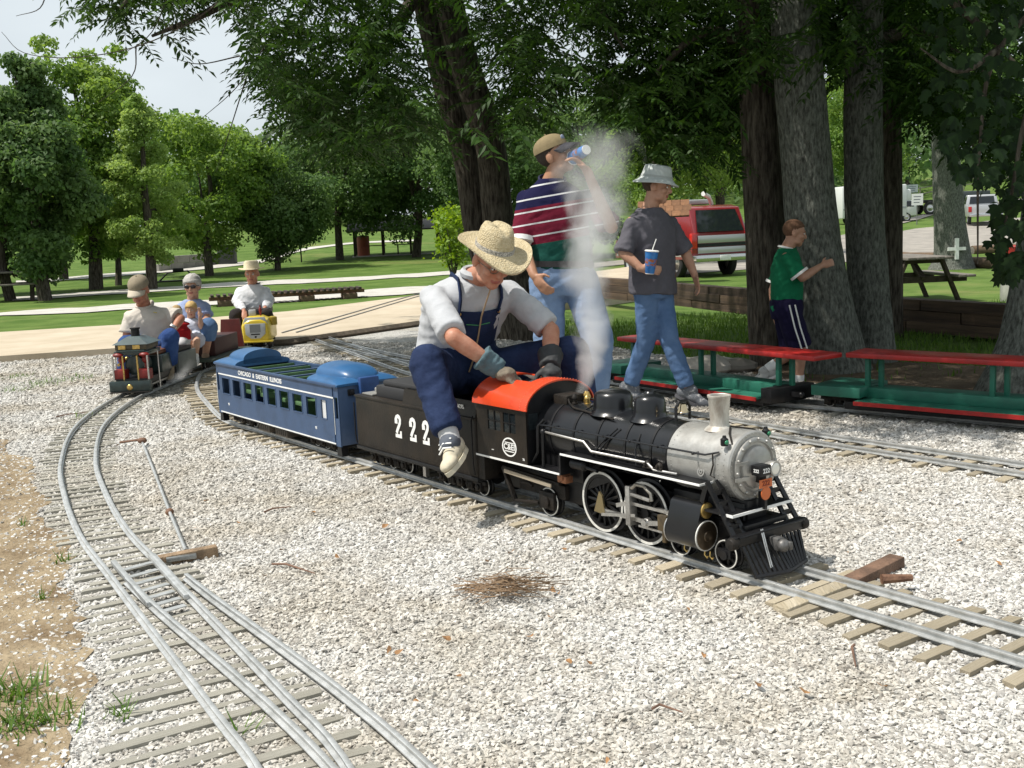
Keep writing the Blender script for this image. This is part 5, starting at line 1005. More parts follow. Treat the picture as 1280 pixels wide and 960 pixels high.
for dx in (-.02,.022):
    mb=MB(); hp,kn=J['hpR'],J['knR']; o_=V(dx,-.118,0); mb.tube([hp+o_+V(0,.0,.05)-base,hp+(kn-hp)*.4+o_-base+V(0,-.006,0),hp+(kn-hp)*.93+o_-base+V(0,-.004,0)],[(.0065,.006)]*3,6); mb.build('white_stripe',WHITE,t)
for s in 'RL':
    an=J['an'+s]; d=unit(an-J['kn'+s]); mb=MB(); mb.tube([an-d*.06-base,an+d*.02-base],[.042,.042],12); mb.build('sock',WHITE,t); shoe(t,base,an+d*.03,J['to'+s]+d*.03,.9,P('white_trainer'+s,(.5,.5,.48),.7,col2=(.12,.12,.12),vs=30,lo=.6,hi=.66),WHITE,V(0,0,1) if s=='R' else V(-.5,0,.9))
# ---------------------------------------------------------------- riders on the dark engine
Y0=9.85; q=lambda x,y,d=0: pj(x,y,Y0+d)
J={'base':q(195,432),'pelvis':q(195,426),'neck':q(181,384,-.05),'head':q(174,363,-.12),'shR':q(163,394,-.04),'shL':q(209,390,.0),'elR':q(158,424,-.1),'elL':q(226,398,-.05),'wrR':q(158,446,-.3),'wrL':q(216,413,-.2),'hpR':q(183,430,0),'hpL':q(207,430,0),'knR':q(158,430,-.38),'knL':q(213,421,-.35),'anR':q(156,468,-.3),'anL':q(212,456,-.3),'toR':q(153,476,-.45),'toL':q(210,466,-.45)}
hf=V(-.12,-1,-.45); ORNG=P('sunburnt_skin',(.36,.14,.08),.5,col2=(.42,.19,.12),vs=14)
t,base,B,hc=person('person','man in pale polo shirt and tan cap driving the dark engine',J,1.0,ORNG,hf,(0,-.2,1),.009,hands={'L':(V(-.5,-.5,-.5),V(0,0,-1),.3,1),'R':(V(0,-.5,-.8),V(.5,0,-.5),.6,1)},hair=P('grey_brow',(.2,.18,.16),.8))
CRM=cloth('cream_polo',(.50,.46,.41),.06); shirt(t,base,J,1.04,CRM,.75,.02,.04,.082,.007,1.08)
trousers(t,base,J,1.03,denim('royal_denim',(.018,.045,.15),(.05,.10,.26)),.98,.014,.006,(.092,.078,.066),.06)
for s in 'RL': shoe(t,base,J['an'+s],J['to'+s],1.0,P('tan_shoe'+s,(.22,.17,.11),.8),RUBBER)
ballcap(t,base,B,hc,1.02,P('tan_cap',(.24,.20,.14),.9,var=.1,vs=30),P('pale_bill',(.45,.40,.32),.9))
mb=MB(); mb.tube([q(217,407,-.19)+V(.0,0,0)-base,q(215.5,409.5,-.2)-base],[.034,.034],12); mb.build('wristwatch',STEEL,t)
mb=MB(); mb.tube([pj(192,390,Y0-.17)-base,pj(196,391,Y0-.17)-base],[(.012,.004)]*2,6); mb.build('name_badge',YEL,t)
mb=MB(); c=J['neck']-base; mb.tube([c+V(math.sin(a)*.072,-math.cos(a)*.072,.02-.03*math.cos(a)) for a in np.linspace(-2.6,2.6,13)],[(.012,.02)]*13,6); mb.build('collar',CRM,t)
# toddler in red between driver and girl
Y0=10.2; q=lambda x,y,d=0: pj(x,y,Y0+d)
J={'base':q(224,432),'pelvis':q(224,424),'neck':q(223,401),'head':q(221,391,0),'shR':q(216,405),'shL':q(229,405),'elR':q(215,416,-.03),'elL':q(229,417,-.03),'wrR':q(216,426,-.06),'wrL':q(229,429,-.04),'hpR':q(220,425),'hpL':q(228,425),'knR':q(219,431,-.12),'knL':q(227,431,-.12),'anR':q(219,444,-.1),'anL':q(227,444,-.1),'toR':q(219,447,-.18),'toL':q(227,447,-.18)}
t,base,B,hc=person('person','small child in red shirt half hidden behind the engine driver',J,.60,SKINP,V(.1,-1,-.1),(0,0,1),.009,hair=None)
hairmesh(t,base,B,hc,.60,P('fair_hair',(.35,.24,.11),.8),low=-.02,thick=1.06,front=.05,back=-.07)
shirt(t,base,J,.60,cloth('red_tee',(.33,.015,.02),.1),.75,.012,.05,.085,.003,vox=.009); trousers(t,base,J,.6,cloth('white_shorts',(.5,.5,.52),.1),.9,.01,.003,(.1,.085,.075),.05,vox=.009)
# girl
Y0=10.5; q=lambda x,y,d=0: pj(x,y,Y0+d)
J={'base':q(241,426),'pelvis':q(240,421),'neck':q(239,398),'head':q(239,387,-.02),'shR':q(231,402),'shL':q(247,402),'elR':q(230,412,-.04),'elL':q(252,409,-.06),'wrR':q(236,414,-.14),'wrL':q(250,396,-.12),'hpR':q(236,422),'hpL':q(245,422),'knR':q(235,428,-.18),'knL':q(246,426,-.18),'anR':q(238,444,-.16),'anL':q(245,444,-.16),'toR':q(238,448,-.25),'toL':q(245,448,-.25)}
BLON=P('blonde_hair',(.50,.34,.13),.7,var=.2,vs=60)
t,base,B,hc=person('person','little blonde girl in a pale blue dress on the woman\'s lap',J,.66,SKINP,V(.05,-1,-.12),(0,0,1),.008,hands={'L':(V(.1,-.2,1),V(-.3,-1,0),.3,1)},hair=BLON)
hairmesh(t,base,B,hc,.66,BLON,low=-.09,thick=1.12,front=.05,back=-.12)
DRS=P('pale_blue_dress',(.40,.46,.58),.9,col2=(.58,.60,.68),vs=18); mb=MB(); torso(mb,J,.64,.014,.16); 
for s in 'RL': mb.tube([J['hp'+s],J['hp'+s]+(J['kn'+s]-J['hp'+s])*.8],[.075,.085],12)
organic('dress',mb,DRS,t,.009,5,.6,.004,12,base)
for s in 'RL': shoe(t,base,J['an'+s],J['to'+s],.66,WHITE,WHITE)
# woman
Y0=10.85; q=lambda x,y,d=0: pj(x,y,Y0+d)
J={'base':q(242,428),'pelvis':q(242,423),'neck':q(241,375),'head':q(240.5,358,-.03),'shR':q(229,385),'shL':q(256,384),'elR':q(226,402,-.08),'elL':q(259,399,-.08),'wrR':q(234,411,-.32),'wrL':q(246,411,-.34),'hpR':q(234,425),'hpL':q(251,425),'knR':q(236,420,-.3),'knL':q(261,408,-.36),'anR':q(238,446,-.2),'anL':q(257,444,-.3),'toR':q(237,452,-.3),'toL':q(256,451,-.4)}
GREY=P('silver_hair',(.48,.46,.43),.75,col2=(.30,.29,.28),vs=70)
t,base,B,hc=person('person','grey-haired woman in sunglasses and blue top holding the girl',J,.94,SKIN,V(.02,-1,-.05),(0,0,1),.009,hands={'L':(V(-.9,-.2,-.1),V(0,1,0),.3,-1),'R':(V(.9,-.2,-.1),V(0,1,0),.3,1)},hair=GREY)
hairmesh(t,base,B,hc,.98,GREY,low=-.04,thick=1.16,front=.045,back=-.07,wr=.012)
shirt(t,base,J,.96,P('blue_top',(.20,.26,.44),.9,col2=(.32,.38,.55),vs=20),.72,.018,.05,.082,.006)
trousers(t,base,J,.98,JEANS2,.72,.016,.006,(.105,.092,.08),.05,'capri_jeans')
for s in 'RL': shoe(t,base,J['an'+s],J['to'+s],.9,P('tan_sandal'+s,(.3,.2,.13),.8),RUBBER)
mb=MB()
for s in (-1,1): mb.ell(hc+B[0]*s*.032+B[1]*.095+B[2]*.004-base,(.026,.008,.018),B,12,8)
mb.tube([hc+B[0]*x+B[1]*(.098 if abs(x)<.05 else 0)+B[2]*.01-base for x in (-.08,-.045,0,.045,.08)],.004,5); mb.build('sunglasses',P('dark_lens',(.01,.008,.012),.1),t)
# ---------------------------------------------------------------- driver of the yellow engine
Y0=12.95; q=lambda x,y,d=0: pj(x,y,Y0+d)
J={'base':q(316,402),'pelvis':q(316,394),'neck':q(316,356),'head':q(315,342,-.06),'shR':q(300,364),'shL':q(332,363),'elR':q(297,378,-.1),'elL':q(336,377,-.1),'wrR':q(305,389,-.32),'wrL':q(331,386,-.28),'hpR':q(308,396),'hpL':q(324,396),'knR':q(295,394,-.35),'knL':q(333,394,-.35),'anR':q(294,417,-.3),'anL':q(334,418,-.3),'toR':q(293,423,-.42),'toL':q(336,424,-.42)}
t,base,B,hc=person('person','man in white shirt and straw fedora riding the yellow engine',J,1.0,SKINR,V(.0,-1,-.1),(0,0,1),.010,hands={'R':(V(.2,-.7,-.5),V(0,0,-1),.6,1),'L':(V(-.4,-.6,-.5),V(0,0,-1),.4,1)},hair=P('grey_brow2',(.2,.18,.16),.8))
shirt(t,base,J,1.04,cloth('white_shirt',(.60,.61,.63),.05),1.0,.018,.05,.075,.008,1.1,True); trousers(t,base,J,1.0,cloth('dark_trousers',(.035,.03,.03),.15),.98,.016,.005,(.1,.085,.07),.05,vox=.013)
for s in 'RL': shoe(t,base,J['an'+s],J['to'+s],1.0,P('brown_boot'+s,(.06,.035,.02),.6),RUBBER)
c=hc+B[2]*.05-base; mb=MB(); n=30; mb.loft([[c+V(r*math.cos(a),r*1.1*math.sin(a),z+(.015*math.cos(a)**2 if r>.12 else 0)) for a in np.linspace(0,6.283,n,endpoint=False)] for r,z in ((.155,.0),(.15,.006),(.1,.008),(.092,.02),(.086,.08),(.07,.105),(.03,.1),(.003,.098))],False); h_=mb.build('fedora',P('cream_straw',(.60,.52,.36),.8,var=.1,vs=50),t,smooth=50); h_.modifiers.new('th','SOLIDIFY').thickness=.004
mb=MB(); mb.tube([pj(320.5,354.5,Y0-.17)-base,pj(325.5,353.5,Y0-.17)-base],[(.012,.01)]*2,6); mb.build('pocket_case',BLACK,t)
# ================================================================ park furniture, vehicles and small buildings behind
OLDW=P('old_timber',(.085,.055,.035),.9,col2=(.17,.115,.07),vs=9,bump=.5,bs=50,stretch=(1,1,3)); GREYW=P('grey_wood',(.16,.145,.125),.9,var=.3,vs=10,bump=.4,bs=50)
DKW=P('dark_wood',(.05,.038,.028),.9,var=.35,vs=10,bump=.4,bs=50)
# railway-tie retaining wall: every timber a piece
wall=thing('timber_retaining_wall','low dark retaining wall of stacked railway timbers on the lawn','wall')
wp=[g(745,371)[:2],g(832,379)[:2],g(945,394)[:2],g(1113,411)[:2],g(1280,425)[:2],g(1420,440)[:2]]
wd=np.r_[0,np.cumsum(np.linalg.norm(np.diff(np.array(wp),axis=0),axis=1))]
_wm=MB(); _wm.box(-.5,.5,-.5,.5,-.5,.5); _wm=_wm.mesh('timber',bev=.03,smooth=0); _wm.materials.append(P('wall_timber',(.05,.033,.022),.92,col2=(.12,.078,.048),vs=3,bump=.5,bs=30,rnd=.35))
for c in range(3):
    s=random.uniform(-1,0)
    while s<wd[-1]:
        L=random.uniform(1.9,2.4); a=max(0,s); b=min(wd[-1],s+L); W_=np.array(wp)
        if b-a>.2:
            pa=V(np.interp(a,wd,W_[:,0]),np.interp(a,wd,W_[:,1])); pb=V(np.interp(b,wd,W_[:,0]),np.interp(b,wd,W_[:,1])); d=pb-pa
            m=(pa+pb)/2; piece('timber',_wm,wall,loc=(m[0],m[1]+c*.025,.055+c*.112+random.uniform(-.006,.006)),rot=(0,0,math.atan2(d[1],d[0])),scale=(np.linalg.norm(d)-.02,.17,.11))
        s+=L
def picnic(label,p,rz,k=1.):
    t=thing('picnic_table',label,'picnic table',p,rz,'picnic tables')
    for i in range(5): mb=MB(); y=-.30+.15*i; mb.box(-.9,.9,y-.07,y+.07,.71,.75); mb.build('top_plank',GREYW,t,bev=.004)
    for y in (-.66,-.52,.52,.66): mb=MB(); mb.box(-.9,.9,y-.065,y+.065,.41,.45); mb.build('seat_plank',GREYW,t,bev=.004)
    for x in (-.62,.62):
        for s in (-1,1): mb=MB(); mb.bar((x,s*.28,.71),(x,s*.58,.0),.05,.10,(1,0,0)); mb.build('leg',DKW,t)
        mb=MB(); mb.bar((x+.05,-.72,.38),(x+.05,.72,.38),.05,.1); mb.build('cross_beam',DKW,t); mb=MB(); mb.bar((x+.05,-.35,.68),(x+.05,.35,.68),.05,.08); mb.build('top_batten',DKW,t)
        mb=MB(); mb.bar((x,0,.40),(x*.2,0,.69),.05,.07,(0,1,0)); mb.build('brace',DKW,t)
    return t
pt=gt(1135,376); t=picnic('weathered grey picnic table on the lawn beside the four-trunk tree',pt,R(92))
t2=copy_tree(t); q=gt(12,377); t2.location=q; t2.rotation_euler=(0,0,R(15)); t2['label']='dark picnic table in the shade under the round-crowned tree'
# crossed trunk logs by the parking area
for (x0,y0,x1,y1,lab) in ((1110,326,1185,328,'brown log kerb lying behind the picnic table'),(1195,333,1245,336,'dark log kerb lying beside the cross-marked tree'),(1215,318,1290,314,'reddish log kerb along the grass near the pickup')):
    a=gt(x0,y0); b=gt(x1,y1); t=thing('log_kerb',lab,'log',a,group='parking logs'); d=b-a; mb=MB(); mb.tube([V(0,0,.12)+d*k+V(0,0,.01*math.sin(k*9)) for k in np.linspace(0,1,6)],[.16,.155,.15,.16,.15,.145],12); mb.build('log',OLDW,t); mb=MB(); mb.tube([V(0,0,.12)-unit(d)*.004,V(0,0,.12)],[.13,.14],12); mb.build('cut_end',GREYW,t)
# rubbish barrel
q=gt(1276,377); t=thing('litter_barrel','white litter barrel with red top band at the edge of the lawn','barrel',q)
mb=MB(); mb.lathe([(0,.29),(.02,.30),(.28,.30),(.29,.31),(.30,.30),(.56,.30),(.57,.31),(.58,.30),(.6,.30)],(0,0,0),(0,0,1),28); mb.build('drum',P('drum_white',(.45,.45,.42),.6,var=.2,vs=5),t)
mb=MB(); mb.lathe([(.60,.30),(.61,.312),(.84,.305),(.86,.31),(.87,.30),(.85,.27)],(0,0,0),(0,0,1),28); mb.build('red_top',P('drum_red',(.30,.02,.015),.5,var=.2,vs=5),t)
# kiosk with brown shingle roof
q=gt(842,354); t=thing('notice_kiosk','brown post notice board with small sloped shingle roof','kiosk',q,R(-10))
for x in (-.6,0): mb=MB(); mb.box(x-.06,x+.06,-.06,.06,0,1.75); mb.build('post',P('red_brown_post%d'%x,(.16,.06,.035),.8,var=.2),t,bev=.01)
mb=MB(); mb.box(-.54,-.06,-.03,.03,.7,1.5); mb.build('board',DKW,t)
SHG=P('brown_shingle',(.17,.08,.035),.85,var=.25,vs=14,rnd=.2)
sm=MB(); sm.box(-.11,.11,0,.012,-.11,.11); sm=sm.mesh('shingle',smooth=0); sm.materials.append(SHG)
mb=MB(); mb.prism([(-.8,-.45,1.62),(-.8,0,1.98),(-.8,.45,1.62),(-.8,.42,1.58),(-.8,0,1.93),(-.8,-.42,1.58)],(1.2,0,0)); rf=mb.build('roof',DKW,t)
for r in range(3):
    for c in range(6): piece('shingle',sm,rf,loc=(-.7+c*.2+(r%2)*.05,-.39+r*.15,1.67+r*.12+.012),rot=(R(-52),0,0))
# long panel of old track lying on blocks
a=gt(262,384); b=gt(455,372); d=b-a; L=np.linalg.norm(d); t=thing('track_panel','dark old track panel with ties resting on blocks beside the drive','track panel',a,math.atan2(d[1],d[0]))
mb=MB(); mb.box(0,L,-.10,.10,.12,.19); mb.build('beam',RUST,t)
tm=MB(); tm.box(-.03,.03,-.25,.25,-.025,.025); tm=tm.mesh('tie',bev=.006,smooth=0); tm.materials.append(DKW)
for k in range(int(L/.12)): piece('tie',tm,t,loc=(k*.12+.06,0,.213),rot=(0,0,random.uniform(-.05,.05)))
for x in (.3,L*.62,L-.3): mb=MB(); mb.box(x-.14,x+.14,-.2,.2,-.02,.12); mb.build('block',OLDW,t,bev=.01)
# black ramp frame, dark bin, grey wall, grill
q=gt(222,352); t=thing('black_frame','low black metal frame lying on the grass by the path','frame',q); mb=MB(); mb.tube([(-.6,0,.03),(-.3,0,.30),(.35,0,.34),(.6,.1,.05)],.03,6); mb.build('arch_bar',BLACK,t); mb=MB(); mb.box(-.62,.62,-.3,.3,0,.05); mb.build('base',BLACK,t,bev=.01); mb=MB(); mb.box(-.1,.2,-.12,.12,.30,.44); mb.build('motor_box',BLACK,t,bev=.02)
q=gt(285,331); t=thing('litter_bin','dark square litter bin at the end of the pale wall','bin',q); mb=MB(); mb.box(-.35,.35,-.3,.3,0,.8); mb.build('bin_body',P('bin_dark',(.03,.035,.035),.6),t,bev=.02); mb=MB(); mb.box(-.37,.37,-.32,.32,.8,.86); mb.build('bin_lid',BLACK,t,bev=.02)
a=gt(196,340); b=gt(278,330); d=b-a; L=np.linalg.norm(d); t=thing('block_wall','long pale grey block wall below the far trees','wall',a,math.atan2(d[1],d[0])); bm_=MB(); bm_.box(-.39,.39,-.12,.12,-.145,.145); bm_=bm_.mesh('block',bev=.012,smooth=0); bm_.materials.append(P('block_grey',(.27,.26,.24),.9,var=.15,vs=3,rnd=.12))
for r in range(2):
    for k in range(int(L/.8)): piece('block',bm_,t,loc=(k*.8+.4+(r%2)*.4,r*.01,.15+r*.3))
q=gt(377,328); t=thing('park_grill','small black park grill on a post','grill',q); mb=MB(); mb.cyl((0,0,0),(0,0,.75),.03,n=8); mb.build('post',BLACK,t); mb=MB(); mb.box(-.28,.28,-.22,.22,.75,.95); mb.build('firebox',BLACK,t,bev=.02)
# picnic pavilion
q=gt(497,318); t=thing('picnic_pavilion','dark open picnic pavilion among the far trees','pavilion',q,R(5)); t.scale=(.62,.62,.62)
for x in (-3.,-1,1,3.): 
    for y in (-1.6,1.6): mb=MB(); mb.box(x-.08,x+.08,y-.08,y+.08,0,1.9); mb.build('post',DKW,t)
mb=MB(); mb.prism([(-3.5,-2.2,1.8),(-3.5,0,2.5),(-3.5,2.2,1.8),(-3.5,2.1,1.72),(-3.5,0,2.4),(-3.5,-2.1,1.72)],(7,0,0)); mb.build('roof',P('pavilion_roof',(.10,.09,.085),.8,var=.2),t)
mb=MB(); mb.box(-3.2,3.2,-1.9,1.9,-.1,.02); mb.build('floor_slab',PATH,t)
for x in (-1.6,.6): mb=MB(); mb.box(x-.8,x+.8,-.4,.4,.68,.74); mb.box(x-.6,x-.5,-.3,.3,0,.68); mb.box(x+.5,x+.6,-.3,.3,0,.68); mb.build('table',DKW,t)
q=gt(455,320); t=thing('orange_drum','rust orange drum standing beside the pavilion','barrel',q); mb=MB(); mb.lathe([(0,.28),(.4,.28),(.41,.3),(.42,.28),(.85,.28),(.86,.25)],(0,0,0),(0,0,1),18); mb.build('drum',P('rust_orange',(.30,.07,.03),.6),t); mb=MB(); mb.lathe([(.855,.29),(.9,.26),(.92,.05)],(0,0,0),(0,0,1),18); mb.build('lid',RUST,t)
# signs
for (x,y,w,h,z,txt,lab) in ((1146,281,.62,.62,1.05,'','white sign with dark lines on a thin post'),(1140,270,.7,.5,1.5,'','grey sign on a taller post behind the white one')):
    q=gt(x,y); t=thing('park_sign',lab,'sign',q); mb=MB(); mb.cyl((0,0,0),(0,0,z+h),.03,n=8); mb.build('post',P('sign_post',(.2,.2,.19),.6,.5),t); mb=MB(); mb.box(-w/2,w/2,-.045,-.03,z,z+h); b_=mb.build('panel',WHITE if h==.62 else P('sign_grey',(.4,.45,.46),.5),t)
    mb=MB(); 
    for k in range(3): mb.box(-w*.32,w*.32*(1-.2*k),-.0475,-.045,z+h*(.72-.25*k),z+h*(.78-.25*k))
    mb.build('print_lines',P('sign_ink',(.08,.09,.12),.6),b_)
# ---------------------------------------------------------------- vehicles (x forward)
def vwheel(t,x,y,r,s,w=.2):
    mb=MB(); mb.lathe([(-w,r*.6),(-w,r*.93),(-w*.85,r),(-w*.15,r),(0,r*.93),(0,r*.62)],(x,y,r),(0,s,0),26,cap=False); o=mb.build('wheel',RUBBER,t); mb=MB(); mb.lathe([(-.06,r*.63),(-.01,r*.62),(-.05,r*.5),(-.03,r*.2),(-.01,r*.12),(-.01,.001)],(x,y,r),(0,s,0),20); mb.build('rim',STEEL,o)
def suv(label,loc,rz,k=1.):
    t=thing('parked_car',label,'car',loc,rz); t.scale=(k,k,k); RED=P('maroon_paint',(.20,.012,.016),.25,var=.08,coat=.6); SLV=P('silver_paint2',(.42,.43,.43),.3,.5,coat=.4)
    w=.89
    def prof(y,in_): return [V(x,y*(1 if z<1.0 else 1-in_),z) for x,z in ((-2.3,.45),(-2.33,.95),(-2.28,1.05),(-1.98,1.68),(-1.6,1.74),(.2,1.72),(.55,1.64),(1.05,1.12),(2.05,1.03),(2.28,.92),(2.3,.45))]
    mb=MB(); a=prof(-w,.14); b=prof(w,.14); mb.loft([a,b]); body=mb.build('body',RED,t,bev=.03)
    for s in (-1,1):
        y=s*(w+.004); mb=MB(); mb.box(-2.2,2.2,min(y,s*(w-.02)),max(y,s*(w-.02)),.52,.88); mb.build('silver_side',SLV,t,bev=.01)
        def q(x,z): f=(1-.14*max(0,min(1,(z-1.0)/.05))) if z>1.0 else 1; return V(x,s*(w*f+.006),z)
        for pts in (((-1.9,1.15),(-1.2,1.15),(-1.2,1.6),(-1.75,1.6)),((-1.1,1.15),(-.3,1.15),(-.3,1.6),(-1.1,1.6)),((-.2,1.15),(.85,1.15),(.4,1.6),(-.2,1.6))): mb=MB(); mb.prism([q(*p) for p in pts],(0,-s*.01,0)); mb.build('side_window',GLASS,t)
        for x in (-1.35,1.45): vwheel(t,x,s*(w-.03),.37,s)
        mb=MB(); mb.box(-2.345,-2.2,min(s*(w-.16),s*(w+.008)),max(s*(w-.16),s*(w+.008)),.72,1.08); mb.build('tail_light',P('tail_red%d'%s,(.5,.02,.015),.2,coat=.5),t,bev=.02)
    mb=MB(); mb.prism([V(-2.285,-.70,1.10),V(-2.285,.70,1.10),V(-2.03,.60,1.62),V(-2.03,-.60,1.62)],(-.012,0,.006)); mb.build('rear_window',GLASS,t)
    mb=MB(); mb.box(-2.352,-2.33,-.72,.72,.84,1.02); mb.box(-2.35,-2.33,-.72,.72,.60,.74); mb.build('tailgate_silver',SLV,t,bev=.008)
    mb=MB(); mb.box(-2.35,-2.33,-.72,.72,.755,.83); mb.build('tailgate_strip',BLACK,t)
    mb=MB(); mb.box(-2.52,-2.3,-.88,.88,.40,.56); mb.build('rear_bumper',P('chrome',(.55,.55,.54),.15,.9),t,bev=.03)
    mb=MB(); mb.box(-2.53,-2.5,-.16,.16,.42,.54); mb.build('number_plate',WHITE,t,bev=.004)
    mb=MB(); mb.box(-.9,.1,-.6,.6,1.78,1.90); mb.build('roof_rack_box',P('rack_grey',(.35,.37,.37),.4),t,bev=.03)
    mb=MB(); mb.tube([(-1.0,-.5,1.78),(-1.2,-.3,1.95),(-1.6,.1,2.02)],.06,8); mb.build('roof_bag',WHITE,t); return t
a=gt(848,348); b=gt(910,342); c=(a+b)/2; hd=V(-.34,.94); suv('maroon and silver sport utility car with roof rack',(c[0]+hd[0]*1.35,c[1]+hd[1]*1.35,terrain(c[0],c[1])-.02),math.atan2(hd[1],hd[0]),.98).scale=(.98,.98,1.08)
def pickup(label,loc,rz):
    t=thing('pickup_truck',label,'pickup truck',loc,rz); SLV=P('pickup_silver',(.45,.46,.47),.3,.4,coat=.4); w=.95
    mb=MB(); mb.loft([[V(x,y,z) for x,z in ((-2.7,.5),(-2.72,1.15),(2.6,1.12),(2.75,.9),(2.75,.5))] for y in (-w,w)]); mb.build('body',SLV,t,bev=.04)
    mb=MB(); mb.loft([[V(x,y*(1 if z<1.2 else .86),z) for x,z in ((-.5,1.1),(-.35,1.78),(.8,1.8),(1.4,1.15))] for y in (-w+.02,w-.02)]); cb_=mb.build('cab',SLV,t,bev=.04)
    mb=MB(); mb.prism([V(-.46,-.72,1.25),V(-.46,.72,1.25),V(-.36,.66,1.68),V(-.36,-.66,1.68)],(-.03,0,.0)); mb.build('rear_window',GLASS,cb_)
    for s in (-1,1):
        mb=MB(); mb.prism([V(-.3,s*(w-.05),1.25),V(1.1,s*(w-.05),1.25),V(.75,s*(w*.86+.0),1.68),V(-.25,s*(w*.86),1.68)],(0,s*.012,0)); mb.build('side_window',GLASS,cb_)
        for x in (-1.7,1.7): vwheel(t,x,s*(w-.02),.38,s)
        mb=MB(); mb.box(-2.74,-2.6,min(s*.78,s*.96),max(s*.78,s*.96),.75,1.08); mb.build('tail_light',P('tl%d'%s,(.4,.02,.02),.3),t,bev=.02)
    mb=MB(); mb.box(-2.4,-.6,-.8,.8,1.0,1.16); mb.build('cargo_bed',P('bed_dark',(.05,.05,.05),.7),t)
    mb=MB(); mb.box(-2.9,-2.68,-.93,.93,.48,.66); mb.build('rear_bumper',P('chrome2',(.6,.6,.6),.15,.9),t,bev=.03); return t
q=gt(1226,280); pickup('silver pickup truck parked on the grass slope with tailgate up',q,math.atan2(.93,.30)).scale=(.85,.85,.85)
q=gt(1092,279); t=thing('motorhome','white motorhome parked beyond the tree trunks','motorhome',q,R(8)); t.scale=(.72,.72,.72); WHT=P('van_white',(.62,.63,.62),.4,coat=.2)
mb=MB(); mb.box(-3.2,2.3,-1.1,1.1,.45,3.0); mb.build('body',WHT,t,bev=.12)
mb=MB(); mb.box(2.2,3.2,-1.05,1.05,.45,1.7); mb.build('cab',WHT,t,bev=.15); mb=MB(); mb.box(2.2,2.75,-1.0,1.0,1.6,2.6); mb.build('overcab',WHT,t,bev=.15)
for x in (-2.4,-1,.6): mb=MB(); mb.box(x-.4,x+.4,-1.13,-1.1,1.6,2.3); mb.build('side_window',GLASS,t,bev=.01)
mb=MB(); mb.box(2.3,2.9,-1.08,-1.05,1.2,1.65); mb.build('cab_window',GLASS,t)
mb=MB(); mb.box(-3.1,2.2,-1.12,-1.1,1.1,1.25); mb.build('grey_stripe',P('stripe_grey',(.3,.32,.33),.5),t)
for x in (-1.8,2.3):
    for s in (-1,1): vwheel(t,x,s*1.05,.38,s)
q=gt(1165,268); t=thing('flatbed_trailer','dark flatbed trailer with two wheels beyond the signs','trailer',q,R(6)); mb=MB(); mb.box(-1.2,3.5,-.9,.9,.75,.95); mb.build('bed',BLACK,t,bev=.02); mb=MB(); mb.box(1.5,3.5,-.9,.9,.95,1.4); mb.build('load',P('tarp',(.06,.07,.08),.8),t,bev=.05)
for x in (-.6,.45):
    for s in (-1,1): vwheel(t,x,s*.95,.42,s)
t=thing('rail_fence','thin grey rail fence crossing the far hillside','fence'); fp=[gt(x,y) for x,y in ((1095,263),(1150,250),(1205,238),(1260,229),(1330,220))]
for k,p in enumerate(fp): mb=MB(); mb.cyl(p,p+V(0,0,1.1),.05,n=6); mb.build('post',GREYW,t)
for z in (.5,1.0):
    for a,b in zip(fp[:-1],fp[1:]): mb=MB(); mb.tube([a+V(0,0,z),b+V(0,0,z)],.04,6); mb.build('rail',GREYW,t)
# yellow post and rubble by the bench track
q=g(772,476)+V(0,.35,0); t=thing('yellow_stake','small yellow stake standing behind the bench car track','stake',(q[0]-.05,q[1]+.1,0)); mb=MB(); mb.box(-.025,.025,-.012,.012,0,.26); mb.build('blade',YEL,t,bev=.003); mb=MB(); mb.box(-.045,.045,-.045,.045,0,.03); mb.build('foot',YEL,t,bev=.004)
for k,(x,y,s) in enumerate(((880,466,.16),(918,463,.12),(900,459,.10),(858,456,.08))):
    q=g(x,y); mb=MB(); mb.ell((0,0,s*.3),(s*1.6,s,s*.6),n=10,m=7); me=mb.mesh('boulder',0,30); 
    for v in me.vertices: v.co*=1+.25*noise.noise(v.co*9+Vector((k*7,0,0)))
    link('boulder',me,STONE,loc=q,label=['large flat pale rock behind the bench car','rounded pale rock beside the dark tree trunk base','small pale rock wedged between two larger rocks','smallest pale rock at the lawn edge'][k],cat='rock',group='rocks behind the bench track')
# ================================================================ trees
BARK=P('ridged_bark',(.028,.023,.018),.95,col2=(.13,.115,.092),vs=34,lo=.38,hi=.66,bump=1,bs=34,stretch=(1,1,.16),spec=.1,detail=9)
BARK2=P('lichen_bark',(.05,.052,.045),.95,col2=(.21,.225,.195),vs=48,lo=.36,hi=.7,bump=1,bs=30,stretch=(1,1,.35),spec=.1,detail=10)
L_WAL=leafmat('walnut_leaf',(.016,.045,.007),(.042,.098,.013),.3); L_MAP=leafmat('broad_leaf',(.005,.016,.004),(.014,.036,.007),.2,.85)
L_FAR=[leafmat('oak_leaf',(.055,.12,.034),(.13,.21,.065),.46),leafmat('light_leaf',(.16,.27,.06),(.29,.40,.115),.5),leafmat('mid_leaf',(.095,.19,.034),(.20,.30,.065),.48)]  # far leaf colours lightened to stand in for distance haze
def fastmesh(name,v,quads,lc,mat,parent=None,loc=None,**kw):
    me=bpy.data.meshes.new(name); v=np.ascontiguousarray(v,np.float32); q=np.ascontiguousarray(quads,np.int32); m,w=q.shape
    me.vertices.add(len(v)); me.vertices.foreach_set('co',v.ravel()); me.loops.add(m*w); me.loops.foreach_set('vertex_index',q.ravel()); me.polygons.add(m); me.polygons.foreach_set('loop_start',np.arange(m,dtype=np.int32)*w); me.polygons.foreach_set('loop_total',np.full(m,w,np.int32))
    me.update(calc_edges=True); a=me.attributes.new('lc','FLOAT','FACE'); a.data.foreach_set('value',np.ascontiguousarray(lc,np.float32)); return link(name,me,mat,parent,loc,**kw)
